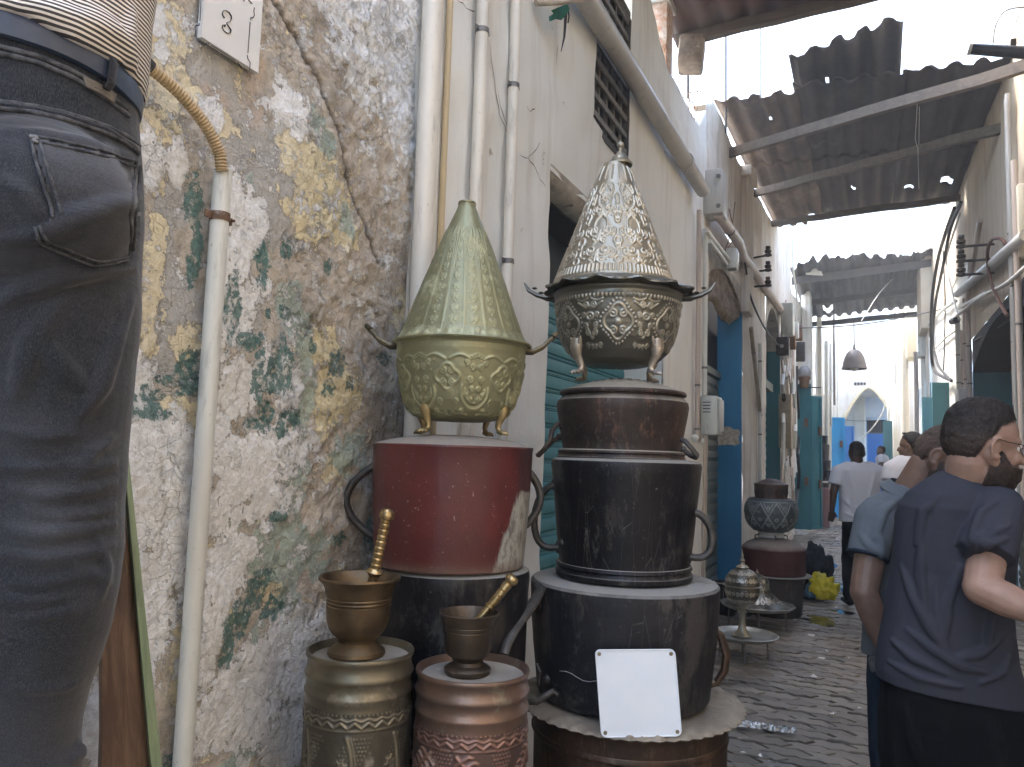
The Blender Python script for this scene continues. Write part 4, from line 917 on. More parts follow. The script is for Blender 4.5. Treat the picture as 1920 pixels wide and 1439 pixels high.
mb = MB()                                                         # wavy solder seam on the flank
mb.tube([P_(-.185 + q*.018, math.sqrt(max(.001, .284**2 - (-.185 + q*.018)**2)) + .001, .862 + .006*math.sin(q*1.1) - q*.001) for q in range(9)], .0022, 6); part(mb, 'seam', M_blackb, t)

# ---- scalloped tray on the copper basin ----
axT = at(AX_B, 'B', .024); t = thing('scalloped_tray', 'wide dusty round tray with a scalloped hammered rim under the large sooty pot', 'tray', (axT.x, axT.y, .722))
n = 216; vs = []; prT = [(.004, .741), (.14, .741), (.24, .742), (.285, .744), (.300, .747), (.318, .746), (.335, .742), (.350, .737), (.356, .732), (.352, .728), (.30, .735), (.004, .735)]
for j, (r, z) in enumerate(prT):
    for k in range(n):
        a = 2*math.pi*k/n; e = (.0045 if 6 <= j <= 9 else .0) * math.cos(54*a) + .002*math.sin(3*a); dz = (.003 if 4 <= j <= 7 else 0) * math.sin(54*a) * (1 if j % 2 else -1)
        if 3 < j < 8: dz += .003*math.sin(27*a + j*1.7)
        vs.append((axT.x + (r+e)*math.cos(a), axT.y + (r+e)*math.sin(a), z + dz))
part(MB().add(vs, [(j*n+k, j*n+(k+1)%n, (j+1)*n+(k+1)%n, (j+1)*n+k) for j in range(len(prT)-1) for k in range(n)]), 'plate', mat('dusty_tray_metal', (.30,.255,.19), (.22,.185,.14), 14, .6, .3, .6, 70, .003, (.17,.14,.10), 45, .62), t, ang=60)
t = thing('copper_basin', 'deep brown copper basin standing on the ground under the scalloped tray', 'basin', (axT.x, axT.y, 0))
part(MB().lathe([(.02, .733), (.29, .733), (.305, .730), (.309, .72), (.304, .712), (.302, .69), (.300, .5), (.294, .3), (.28, .12), (.262, .03), (.25, 0), (.01, 0)], 80, (axT.x, axT.y, 0), .004), 'body', M_basin, t, ang=40)
part(MB().lathe([(.303, .66), (.3075, .654), (.3075, .645), (.302, .639)], 80, (axT.x, axT.y, 0)), 'hoop', M_basin, t)

# ---- blank white sheet ----
cs = [atd(1115, 1218, 2.115), atd(1265, 1217, 2.115), atd(1278, 1380, 2.082), atd(1127, 1383, 2.075)]
nr = (cs[1]-cs[0]).cross(cs[3]-cs[0]).normalized(); nr = nr if nr.dot(CF) < 0 else -nr
def rrect(c, rad, k=5):
    out = []
    for i in range(4):
        p, a, b = c[i], c[i-1], c[(i+1) % 4]; u = (a-p).normalized(); v = (b-p).normalized()
        for q in range(k+1): th = math.pi/2*q/k; out.append(p + u*rad*(1-math.sin(th)) + v*rad*(1-math.cos(th)))
    return out
t = thing('white_placard', 'blank white square plaque with riveted corners leaning against the sooty pot', 'plaque', tuple(cs[3]))
o = rrect(cs, .014); c0 = sum(cs, V((0,0,0)))/4
MW = mat('white_lacquered_board', (.74,.77,.80), (.70,.74,.78), 7, .35, 0, .06, 30, .001, (.60,.62,.63), 20, .72)
part(MB().prism([p for p in o], [p + nr*.005 for p in o]), 'panel', MW, t, smooth=False)
ed = [p + (c0-p).normalized()*.002 + nr*.005 for p in rrect(cs, .016)]; part(MB().tube(ed, .0022, 6, closed=True), 'folded_edge', MW, t)
for p in cs: q = p + (c0 - p).normalized() * .017 + nr*.0045; part(MB().cyl(q, q + nr*.003, .0058, .0045, 12).cyl(q + nr*.003, q + nr*.0036, .002, .0015, 8), 'rivet', M_pew2, t)

# ================================================================== STACK A
ax = at(AX_A, 'A', .014); t = thing('green_brass_couscous_dish', 'yellow-green embossed brass cone lid on a clawed bowl topping the left-hand stack', 'covered dish', (ax.x, ax.y, 1.548))
E3 = Emb(1180, 400)
for k in range(18):
    x = k * 1180 / 18; E3.curve([(x, 60), (x, 380)], 2.0, .45)
    for s in (-1, 1):
        E3.curve([(x + 33 + s*30*(1-math.exp(-((y-60)/60))) if y > 60 else x + 33, y) for y in range(60, 370, 20)], 2.0, .4)
    for i, y in enumerate(range(90, 380, 32)):
        q = 32.8 + x
        for s in (-1, 1): E3.spiral(q + s*9, y, 8, 1.2, math.pi/2, s, 2.4, .6)
        E3.dot(q, y + 14, 4, .6)
for y in (2, 12): E3.beads(y + 70, 30, 7, .5)
E3.beads(388, 33, 9, .9)
coneg = [(.0265, 2.256), (.027, 2.246), (.045, 2.203), (.085, 2.108), (.125, 2.005), (.158, 1.912), (.180, 1.852), (.191, 1.832), (.200, 1.822)]
emb_part('cone_lid', emb_lathe(coneg, E3, 560, 230, (ax.x, ax.y, 0), .0030, .06, 1.0, .004, .4, 9, scallop=(72, .004)), M_grn, t)
part(MB().lathe([(.188, 1.826), (.206, 1.824), (.2085, 1.820), (.206, 1.815), (.190, 1.812)], 72, (ax.x, ax.y, 0), .006), 'brim', M_grn, t)
part(MB().lathe([(.0255, 2.252), (.028, 2.256), (.0265, 2.261), (.022, 2.262), (.003, 2.255)], 28, (ax.x, ax.y, 0)), 'collar', mat('brass_collar', (.30,.27,.14), (.2,.18,.1), 12, .5, .6, .2), t)
E4 = Emb(1250, 260)
for k in range(7):
    x = (k + .5) * 1250/7 + 15; E4.cart(x, 92, 34, 36, 5, False)
    E4.curve([(x + 1250/14 + 46*math.sin(a), 150 - 10 + 56*math.cos(a)) for a in np.linspace(-1.9, 1.9, 26)], 5.2, 1)
    E4.curve([(x + 1250/14 + 34*math.sin(a), 145 - 10 + 42*math.cos(a)) for a in np.linspace(-1.7, 1.7, 20)], 3.4, .8)
    x2 = x + 1250/14
    for s in (-1, 1):
        for (dx, y, r) in ((14, 60, 10), (20, 100, 11), (12, 130, 9), (30, 45, 9), (16, 165, 9)): E4.spiral(x2 + s*dx, y, r, 1.3, math.pi/2, s, 3.2, .85)
        E4.curve([(x + s*(8 + 60*q), 36 - 14*math.sin(q*3.1)) for q in np.linspace(0, 1, 12)], 4.4, .95)
    for s in (-1, 1):
        for (dx, y, r) in ((26, 172, 11), (44, 205, 10), (12, 214, 9), (58, 150, 9)): E4.spiral(x + s*dx, y, r, 1.3, math.pi/2, -s, 3.2, .85)
        E4.curve([(x + s*(4 + 70*q), 226 - 10*math.sin(q*3.1)) for q in np.linspace(0, 1, 14)], 3.6, .9)
    for i in range(5): E4.dot(x2 - 20 + i*10, 22 + abs(i-2)*4, 5, .8, True)
    for i in range(16): E4.dot(x2 + RNG.uniform(-60, 60), RNG.uniform(30, 220), 3, .5)
bowlg = [(.196, 1.822), (.199, 1.815), (.193, 1.806), (.193, 1.790), (.191, 1.775), (.187, 1.735), (.178, 1.69), (.166, 1.645), (.150, 1.615), (.125, 1.598), (.08, 1.590), (.004, 1.588)]
emb_part('bowl', emb_lathe(bowlg, E4, 560, 140, (ax.x, ax.y, 0), .0040, .10, .72, .004, 1, 14), M_grn, t)
for s in (-1, 1):
    mb = MB(); P_ = lambda l, z, f=0: at(ax, 'A', s*l, f, z)
    for f in (-.022, .022): mb.tube([P_(.180, 1.808, f), P_(.215, 1.808, f), P_(.245, 1.824, f*.9), P_(.272, 1.852, f*.8)], [.007, .0075, .007, .0065], 8)
    mb.tube([P_(.272, 1.852, -.022), P_(.283, 1.864, -.01), P_(.283, 1.864, .01), P_(.272, 1.852, .022)], .0085, 8)
    mb.ball(tuple(P_(.205, 1.806)), .014, 10, (1.2, 1.2, .6))
    part(mb, 'handle', mat('handle_bronze', (.17,.14,.08), (.09,.075,.05), 14, .5, .6, .3) if s < 0 else bpy.data.materials['handle_bronze'], t)
for i, a in enumerate((-100.4, -4, 82, 172)): lion_foot(t, ax, math.radians(a), .138, 1.640, .140, 1.549, mat('brass_paw', (.40,.31,.15), (.26,.19,.09), 14, .4, .75, .3, 60, .002, (.20,.15,.09), 26, .6) if i == 0 else bpy.data.materials['brass_paw'], .95)

ax = AX_A; t = thing('red_drum_pot', 'worn dark red drum with a scratched bare metal patch, under the green brass dish', 'pot', (ax.x, ax.y, 1.172))
part(MB().lathe([(.003, 1.549), (.06, 1.548), (.13, 1.542), (.19, 1.531), (.225, 1.521), (.2355, 1.5175), (.2365, 1.512), (.2345, 1.506), (.233, 1.44), (.226, 1.3), (.219, 1.20), (.217, 1.178), (.21, 1.172)], 80, (ax.x, ax.y, 0), .0055), 'body', M_red, t, ang=25)
loop(t, ax, -1, .225, 1.455, .218, 1.235, .092, .0115, M_iron, -.06, 'A', (1, 1.5), drop=0); loop(t, ax, 1, .222, 1.455, .215, 1.27, .055, .012, M_iron, -.08, 'A', (1, 1.5), drop=0)
ax = at(AX_A, 'A', .014); t = thing('black_drum_pot', 'black scuffed pot directly under the dark red drum, behind the two barrels', 'pot', (ax.x, ax.y, .60))
part(MB().lathe([(.003, 1.170), (.15, 1.170), (.205, 1.168), (.219, 1.163), (.222, 1.150), (.222, 1.13), (.219, 1.10), (.216, .9), (.210, .70), (.20, .62), (.19, .60)], 80, (ax.x, ax.y, 0), .0055), 'body', M_black, t, ang=25)
part(MB().lathe([(.01, .60), (.2, .60), (.225, .59), (.228, .3), (.21, .02), (.2, 0)], 60, (ax.x, ax.y, 0)), 'lower_body', M_black, t)

# ---- embossed barrels ----
def barrel(name, label, ax, r, zt, M1, M2, kind):
    t = thing(name, label, 'barrel', (ax.x, ax.y, 0)); c = (ax.x, ax.y, 0)
    part(MB().lathe([(.004, zt - .020), (r*.5, zt - .019), (r - .012, zt - .021), (r - .008, zt - .016), (r - .006, zt - .004), (r - .003, zt), (r + .001, zt - .001), (r + .003, zt - .006), (r + .001, zt - .012), (r - .002, zt - .016), (r - .003, zt - .032), (r + .001, zt - .042), (r + .0035, zt - .048), (r + .001, zt - .055), (r - .002, zt - .06), (r - .002, zt - .078), (r + .002, zt - .086), (r + .0025, zt - .092), (r - .001, zt - .098), (r - .001, zt - .116)], 84, c, .004, ph=kind), 'rim_band', M2, t, ang=45)
    part(MB().lathe([(.003, zt - .017), (r*.5, zt - .0165), (r - .011, zt - .018), (r - .0105, zt - .022)], 48, c), 'top_plate', M_dusty, t)
    E_ = Emb(900, 920)
    E_.zig(18, 18, 3, 2.6, .8); E_.zig(30, 18, 6, 3.2, 1); E_.beads(8, 12, 2.6, .6); E_.curve([(x, 42) for x in range(0, 901, 6)], 2, .5)
    if kind == 1:                                                # sweeping stems, beadwork and flowers
        for k in range(7):
            x = k * 900/7
            for q in (0, 1):
                y0 = 55 + q*300
                E_.curve([(x + 20 + 90*math.sin(a*.9 + .2)*(1), y0 + 250 * (1 - a/2.2)) for a in np.linspace(0, 2.2, 26)], 5, 1)
                E_.curve([(x + 30 + 90*math.sin(a*.9 + .2)*(1), y0 + 250 * (1 - a/2.2)) for a in np.linspace(0, 2.2, 26)], 2.2, .6)
                for (dx, dy, r_) in ((90, 90, 9), (84, 62, 6), (74, 120, 8), (100, 130, 7), (60, 170, 10), (85, 190, 6)):
                    E_.dot(x + dx, y0 + dy, r_, 1, True); E_.dot(x + dx, y0 + dy, 3, .9)
                    for aa in range(5): E_.curve([(x+dx+(r_+3)*math.cos(aa*1.26), y0+dy+(r_+3)*math.sin(aa*1.26)), (x+dx+(r_+11)*math.cos(aa*1.26), y0+dy+(r_+11)*math.sin(aa*1.26))], 3, .8, True)
        for yy in range(60, 900, 9):
            for xx in range(0, 900, 9):
                if E_.a[min(919, yy), xx % 900] < .15 and ((xx + yy//2) % 128) < 64: E_.dot(xx + (4 if (yy//9) % 2 else 0), yy, 2.6, .55)
    else:                                                        # leaves and hammered scales
        for k in range(6):
            for q in range(5):
                x = k*150 + (75 if q % 2 else 0); y = 95 + q * 150; s = 1 if (k + q) % 2 else -1
                for i in range(6):
                    a = s * (.5 + i*.05); bx_ = x + s*(i*13 - 30); by = y + i*13 - 30
                    E_.curve([(bx_, by), (bx_ + s*20, by - 12), (bx_ + s*34, by - 8)], 5.5, .95, True); E_.curve([(bx_, by), (bx_ - s*14, by + 12), (bx_ - s*22, by + 22)], 5, .85, True)
                E_.curve([(x + s*(i*13 - 40), y + i*13 - 40) for i in range(7)], 4.5, 1)
                E_.dot(x + 66, y + 8, 9, 1, True)
                for yy in range(0, 60, 9):
                    for xx in range(0, 60, 9): 
                        if (xx-30)**2 + (yy-30)**2 < 800: E_.dot(x + 60 + xx - 20 + (4 if (yy//9) % 2 else 0), y - 60 + yy, 3, .6)
    emb_part('embossed_body', emb_lathe([(r - .002, zt - .112), (r, zt - .2), (r, zt - .45), (r - .004, .06), (r - .006, 0)], E_, 400, 380, c, .0038, .0, 1, .003, kind, 30 + kind), M1, t)
    return t
axP = V((-1.128, 1.571, 0)); axC = V((-.881, 1.692, 0))
barrel('pewter_barrel', 'grey-gold embossed metal barrel carrying the larger mortar, left of the copper one', axP, .1275, 1.016, M_pew, M_pew2, 1)
barrel('copper_barrel', 'rosy copper embossed barrel with zigzag bands and leaves, carrying the smaller mortar', axC, .1365, .979, M_cop, M_cop2, 2)

# ---- mortars and pestles ----
c = at(axP, 'A', -.011); z0 = .999
t = thing('large_mortar', 'larger bronze mortar with flared greenish rim on the grey-gold barrel', 'mortar', (c.x, c.y, z0))
part(MB().lathe([(.02, z0), (.066, z0), (.070, z0 + .006), (.068, z0 + .014), (.055, z0 + .024), (.046, z0 + .034), (.048, z0 + .042), (.060, z0 + .052), (.070, z0 + .066), (.0755, z0 + .085), (.0775, z0 + .110), (.079, z0 + .122), (.0765, z0 + .124), (.079, z0 + .129), (.0768, z0 + .132), (.0798, z0 + .138), (.078, z0 + .141), (.081, z0 + .148), (.083, z0 + .160), (.089, z0 + .172), (.0975, z0 + .180), (.100, z0 + .185), (.0985, z0 + .190), (.093, z0 + .188), (.084, z0 + .176), (.074, z0 + .155), (.070, z0 + .11), (.055, z0 + .07), (.02, z0 + .06), (.003, z0 + .06)], 64, tuple(V((c.x, c.y, 0)))), 'body', M_brz, t, ang=28)
def pestle(name, label, p0, p1, r, prof, m):
    ax_ = V(p1) - V(p0); ln = ax_.length; q = ax_.to_track_quat('Z', 'Y'); mb = MB().lathe([(rr * r, zz * ln) for rr, zz in prof], 24)
    mb.v = [tuple(q @ V(v) + V(p0)) for v in mb.v]; return solo(mb, name, m, label, 'pestle', ang=28)
tip = atd(728, 955, 1.86); bot = V((c.x, c.y, z0 + .062)) + RA*.012
pr1 = [(.1, 0), (1.2, .005), (1.45, .03), (1.4, .10), (1.1, .2), (1.05, .3), (1.15, .36), (1.0, .40), (1.0, .44), (1.5, .46), (1.75, .475), (1.5, .49), (1.0, .505)]
for k in range(8): pr1 += [(1.0, .515 + k*.048), (1.04, .535 + k*.048), (.85, .548 + k*.048), (1.0, .556 + k*.048)]
pr1 += [(1.0, .915), (1.5, .925), (1.6, .945), (1.5, .965), (1.3, .985), (.8, 1.0), (.05, 1.002)]
pestle('ribbed_pestle', 'long ribbed bronze pestle standing upright in the larger mortar', bot, tip, .0125, pr1, M_brass)
c = at(axC, 'A', -.014); z0 = .962
t = thing('small_mortar', 'smaller dark bronze mortar on the copper barrel', 'mortar', (c.x, c.y, z0))
part(MB().lathe([(.02, z0), (.052, z0), (.056, z0 + .005), (.057, z0 + .014), (.052, z0 + .019), (.040, z0 + .024), (.036, z0 + .032), (.042, z0 + .040), (.052, z0 + .048), (.0575, z0 + .062), (.0605, z0 + .085), (.0625, z0 + .105), (.0615, z0 + .107), (.063, z0 + .109), (.064, z0 + .116), (.063, z0 + .118), (.0655, z0 + .121), (.068, z0 + .134), (.0735, z0 + .142), (.0745, z0 + .146), (.071, z0 + .148), (.065, z0 + .140), (.058, z0 + .115), (.05, z0 + .06), (.03, z0 + .05), (.003, z0 + .05)], 64, (c.x, c.y, 0)), 'body', M_brz2, t, ang=28)
pestle('ball_topped_pestle', 'shiny brass pestle with rounded knob leaning right out of the smaller mortar', V((c.x, c.y, z0 + .07)) - RA*.022, atd(965, 1080, 1.875), .0105,
       [(.1, 0), (1.1, .01), (1.35, .06), (1.2, .25), (1.0, .45), (1.0, .53), (1.25, .54), (1.25, .56), (1.0, .57), (1.1, .63), (1.1, .70), (.9, .71), (1.1, .72), (1.12, .78), (.9, .79), (1.12, .80), (1.15, .88), (.95, .89), (1.2, .90), (1.5, .92), (1.65, .95), (1.5, .98), (1.0, .997), (.05, 1.005)], M_brass)
# ================================================================== PIPES AND FITTINGS ON THE LEFT WALL
def pvc(name, c, c2=None):
    g = G(name); n1 = g.noise(5, 5, .6, stretch=(1, 1, .3)); n2 = g.noise(60, 5, .7)
    col = g.mix(g.step(n1, .35, .7), c, c2 or tuple(k*.86 for k in c)); col = g.mix(g.math('MULTIPLY', g.step(g.noise(22, 6, .7, stretch=(1, 1, .15), off=3), .56, .68), .55), col, tuple(k*.5 for k in c))
    col = g.mix(g.math('MULTIPLY', g.step(n2, .64, .70), .6), col, (.22,.18,.14))
    return g.done(col, .42, 0, g.bump(n2, .12, .002))
M_pvc = pvc('cream_pvc', (.66,.61,.52)); M_pvcw = pvc('white_pvc', (.66,.66,.60), (.56,.56,.52)); M_pvcg = pvc('grey_painted_pipe', (.46,.45,.42)); M_pvcp = pvc('pinkish_pvc', (.55,.46,.40))
M_rustc = mat('rusty_clamp', (.14,.085,.055), (.22,.13,.08), 24, .7, .4, .4, 80, .002, (.30,.27,.24), 30, .6)
M_clamp = mat('dull_clamp', (.13,.125,.12), (.20,.19,.175), 24, .55, .5, .3)
M_box = pvc('plastic_box', (.60,.62,.58)); M_cable = mat('black_cable', (.018,.018,.022), (.03,.03,.034), 20, .5, 0, .1)
M_flex = mat('beige_corrugated_hose', (.50,.37,.20), (.40,.29,.155), 9, .55, 0, .1)
def rad(px, py, wpx, x=LW): p = onx(px, py, x); return wpx / 2 / (FPX / CF.dot(p - CO))
def pipe(name, label, cat, pts, r, m, group=None, clamps=(), cm=None, seg=14, joints=()):
    t = thing(name, label, cat, tuple(pts[-1]), group)
    part(MB().tube(pts, r, seg), 'tube', m, t, ang=45)
    for c in clamps:                                              # clamp: band with screw lugs, c = (point, axis)
        c, a = c; a = V(a).normalized(); out = V((1 if c.x < 0 else -1, 0, 0)); sd_ = a.cross(out)
        mb = MB(); n = 16; k0 = mb.ring(c - a*.009, a, r + .0022, n); 
        mb.cyl(c - a*.010, c + a*.010, r + .0025, n=18)
        mb.bbox(tuple(c + sd_*(r + .010) - out*.004), (.006 + abs(a.x)*.02, .018, .018), (0, 0, 0), .001).bbox(tuple(c - sd_*(r + .010) - out*.004), (.006, .018, .018), (0, 0, 0), .001)
        mb.cyl(c + sd_*(r + .012) - out*.02, c + sd_*(r + .012) + out*.012, .0035, n=8)
        part(mb, 'clamp', cm or M_clamp, t, ang=40)
    for c, a in joints: a = V(a).normalized(); part(MB().cyl(V(c) - a*.03, V(c) + a*.03, r*1.13, n=18), 'coupling', m, t)
    return t
UP = (0, 0, 1)
def vert(px, py0, py1, off, n=2, x=LW):
    """vertical run through a pixel column measured at mid height"""
    a = onx(px, (py0 + py1) / 2, x + off); z0 = ony(px, py1, a.y).z; z1 = ony(px, py0, a.y).z
    return [V((x + off, a.y, z1 + (z0 - z1) * k / (n-1))) for k in range(n)]
# conduit with corrugated hose, near the trousers
a = onx(380, 880, LW + .045); yv = a.y
z_ = lambda py, px: ony(px, py, yv).z
rr = rad(400, 600, 33)
P0, P1 = V((LW + .045, yv, z_(320, 416))), V((LW + .045, yv, .02))
cl = V((LW + .045, yv, z_(408, 411)))
pipe('white_conduit', 'thick white plastic conduit running down the peeling wall to the right of the trousers', 'pipe', [P0, (P0 + P1)/2, P1], rr, M_pvcw, clamps=[(cl, UP)], cm=M_rustc)
hp = [(416, 322), (412, 292), (400, 262), (383, 232), (362, 204), (338, 176), (310, 150), (280, 125)]
pts = []
for (px, py) in hp: pts.append(onx(px, py, LW + .055))
sm = []
for i in range(len(pts) - 1):
    p_ = [pts[max(i-1, 0)], pts[i], pts[i+1], pts[min(i+2, len(pts)-1)]]
    for k in range(36):
        t = k / 36; sm.append(.5 * ((2*p_[1]) + (-p_[0]+p_[2])*t + (2*p_[0]-5*p_[1]+4*p_[2]-p_[3])*t*t + (-p_[0]+3*p_[1]-3*p_[2]+p_[3])*t**3))
r0 = rad(330, 170, 22); t = thing('corrugated_hose', 'beige ribbed hose curving from behind the man into the top of the white conduit', 'hose', tuple(pts[0]))
part(MB().tube(sm, [r0 * (1.0 + .11 * math.cos(i * 2*math.pi/7.0)) for i in range(len(sm))], 16), 'hose', M_flex, t, ang=None)
part(MB().tube([onx(284,128,LW+.055), onx(268,112,LW+.055), onx(256,98,LW+.055), onx(230,78,LW+.055)], [r0*1.05, r0*1.15, r0*1.15, r0*1.1], 14), 'rubber_sleeve', M_cable, t)
# three vertical pipes between the green and silver cones
pv = vert(800, -40, 600, .055, 2); pv[0].z = 4.2; pv[1].z = .02; pipe('wide_downpipe', 'wide cream downpipe at the edge of the peeling wall', 'pipe', pv, rad(815, 300, 38), M_pvc)
pv = vert(833, -40, 600, .025); pv[0].z = 4.2; pv[1].z = .02; pipe('slim_ochre_pipe', 'slim ochre-stained pipe between the wide downpipe and the clamped one', 'pipe', pv, rad(833, 300, 12), pvc('ochre_pipe', (.56,.45,.27)))
pv = vert(900, -40, 380, .05); pv[0].z = 4.2; pv[1].z = .02
pipe('clamped_middle_pipe', 'cream pipe rising directly above the green cone lid with a dark clamp near the top', 'pipe', pv, rad(893, 250, 24), M_pvc, 'cream pipes on the whitewashed wall', clamps=[(V((pv[0].x, pv[0].y, ony(901, 60, pv[0].y).z)), UP)])
pv = vert(960, -40, 540, .045); pv[0].z = 4.2; pv[1].z = .02
pipe('clamped_right_pipe', 'cream pipe nearest the first shutter, with two dark clamps', 'pipe', pv, rad(960, 250, 20), M_pvc, 'cream pipes on the whitewashed wall', clamps=[(V((pv[0].x, pv[0].y, ony(962, py, pv[0].y).z)), UP) for py in (162, 490)])
part_ = thing('meter_plate', 'small white metal cover behind the left foot gap of the green dish', 'cover plate', tuple(L(960, 815)))
part(MB().box((LW + .01, L(925, 780).y, 1.52), (LW + .03, L(975, 780).y, 1.80)), 'plate', M_white, part_, smooth=False)
# grey ceiling-height pipe running along the alley, with box
a = L(1100, 0, .09); b = L(1318, 358, .09)
p0 = V((LW + .09, 2.4, a.z)); pe = V((LW + .09, b.y, b.z))
pipe('grey_gutter_pipe', 'long grey pipe running high along the white wall into a square box', 'pipe', [p0, (p0+pe)/2, pe], .062, M_pvcg, clamps=[(V((LW + .09, 6.0, a.z + (b.z-a.z)*.8)), (0,1,0))], cm=M_pvcg, joints=[((LW + .09, 5.95, b.z + .005), (0,1,0))])
t = thing('pipe_junction_box', 'square plaster-grey junction box where the grey pipe ends', 'junction box', (LW, 7.3, 3.85))
part(MB().bbox((LW + .09, 7.27, 4.05), (.18, .26, .44), (0,0,0), .012), 'box', M_pvcg, t)
part(MB().cyl((LW + .14, 7.130, 4.19), (LW + .14, 7.142, 4.19), .022, n=14), 'screw_boss', M_clamp, t); part(MB().cyl((LW + .14, 7.130, 3.90), (LW + .14, 7.142, 3.90), .022, n=14), 'screw_boss', M_clamp, t)
pipe('grey_branch_pipe', 'grey pipe continuing from the junction box over the arch and on down the alley', 'pipe', [L(1345,398,.12), L(1385,455,.12), L(1392,480,.08), L(1440,545,.06), L(1472,592,.06)], .055, M_pvcp, clamps=[(L(1368, 432, .12), (0,1,0))], cm=M_clamp)
pipe('bracket_timber', 'short white wooden bracket jutting from the wall at the top of the photo', 'bracket', [L(1005, 5, .02), L(1060, 2, .12), L(1100, -6, .2)], .018, mat('old_wood_white', (.55,.50,.42), (.35,.30,.24), 12, .85, 0, .5))
t = thing('green_rag', 'torn scrap of green cloth caught on the bracket, with a dangling dark strip', 'rag', tuple(L(1045, 40, .06)))
rg = [L(1033,20,.06), L(1062,8,.09), L(1066,18,.08), L(1058,30,.07), L(1050,38,.075), L(1040,36,.05), L(1030,40,.06), L(1029,32,.05), L(1038,26,.06)]
part(MB().prism(rg, [p + V((.006, .003, 0)) for p in rg]), 'cloth', mat('green_cloth', (.02,.17,.12), (.015,.11,.08), 20, .9, 0, .3), t)
part(MB().tube([L(1062,10,.08), L(1060,40,.07), L(1058,70,.06), L(1052,97,.05)], [.006,.008,.006,.002], 6), 'strip', M_cable, t); part(MB().tube([L(1064,10,.08), L(1067,30,.07), L(1065,44,.06)], .004, 6), 'strip', M_cable, t)
# pipes between the first shutter and the arch
pv = vert(1309, 395, 815, .05); pipe('cream_drop_pipe', 'cream pipe dropping from the junction box to an elbow beside the meter box', 'pipe', pv + [V((LW+.05, pv[1].y + .10, pv[1].z - .04))], rad(1309, 700, 9), M_pvcp, 'thin pipes left of the arch', clamps=[(V((LW+.05, pv[0].y, ony(1306, 723, pv[0].y).z)), UP), (V((LW+.05, pv[0].y, ony(1306, 805, pv[0].y).z)), UP)])
pv = vert(1322, 430, 742, .05); pipe('white_drop_pipe', 'white pipe running down the very edge of the arched opening to the meter box', 'pipe', pv, rad(1322, 600, 9), M_pvcw, 'thin pipes left of the arch', clamps=[(V((LW+.05, pv[0].y, ony(1321, 690, pv[0].y).z)), UP)])
a = L(1318, 742); b = L(1339, 815)
t = thing('meter_box', 'pale grey meter box on the wall left of the blue door frame', 'meter box', (LW, 7.25, 1.7)); y0 = 7.02
part(MB().bbox((LW + .085, y0 + .15, (ony(1325,742,y0).z + ony(1325,815,y0).z)/2), (.15, .26, ony(1325,742,y0).z - ony(1325,815,y0).z), (0,0,0), .012), 'case', M_box, t)
part(MB().bbox((LW + .172, y0 + .15, (ony(1325,742,y0).z + ony(1325,815,y0).z)/2), (.02, .20, .30), (0,0,0), .006), 'window', M_pvcg, t)
for k in range(4): part(MB().box((LW + .03, y0 + .014, 2.02 - k*.03), (LW + .10, y0 + .0195, 2.028 - k*.03)), 'vent_slit', M_dark, t, smooth=False)
part(MB().ball(tuple(L(1303, 822, .06)), .035, 12), 'elbow', M_pvcw, t); part(MB().ball(tuple(L(1315, 828, .06)), .03, 12), 'elbow', M_pvcw, t)
# two fluorescent-like rails over the arch with a box
for k, (q0, q1) in enumerate((((1324,432),(1368,490)), ((1330,452),(1362,496)))):
    pipe('cable_trunking', ('upper' if k == 0 else 'lower') + ' of two short white trunking rails above the crumbling arch', 'trunking', [L(*q0, .08), L(*q1, .08)], .022, M_pvcw, 'trunking rails above the arch')
t = thing('square_lamp_box', 'small pale box at the end of the white rails above the arch', 'box', tuple(L(1372, 500))); c = L(1373, 487, .10); part(MB().bbox(tuple(c), (.11, .15, .22), (0,0,0), .01), 'case', M_box, t); part(MB().bbox((c.x+.058, c.y, c.z), (.012, .10, .16), (0,0,0), .004), 'cover', M_pvcw, t)
# slanting hose and pipes between arch and third opening
pipe('slanting_pipe', 'old pipe leaning across the stained wall between blue frame and next shutter', 'pipe', [L(1408,615,.06), L(1416,690,.05), L(1426,780,.05)], .026, mat('old_hose', (.26,.22,.15), (.36,.31,.24), 12, .8, 0, .3), clamps=[(L(1413,662,.055), (0,.15,1))])
pv = vert(1425, 645, 960, .05); pipe('white_wall_pipe', 'slim white vertical pipe with dark clips between blue frame and next shutter', 'pipe', pv, .026, M_pvcw, clamps=[(V((LW+.05, pv[0].y, ony(1425, py, pv[0].y).z)), UP) for py in (678, 815)])
# insulator arms
for k, (py, py2) in enumerate(((485, 475), (510, 503), (538, 532))):
    t = thing('insulator_bracket', ('top', 'middle', 'lowest')[k] + ' of three iron insulator arms on the left wall under the canopy', 'insulator', tuple(L(1410, py)), 'insulator arms on the left wall')
    a = L(1406 + k*4, py, 0); b = ony(1440, py2 + 4, a.y); part(MB().cyl(a, b, .014, n=8), 'arm', M_iron, t)
    part(MB().lathe([(.02, 0), (.05, .01), (.05, .03), (.028, .045), (.045, .06), (.045, .085), (.025, .10), (.035, .115), (.03, .14), (.005, .145)], 16, tuple(b + V((0, 0, -.02)))), 'insulator', mat('brown_porcelain', (.06,.045,.035), (.09,.07,.055), 10, .35) if k == 0 else bpy.data.materials['brown_porcelain'], t)
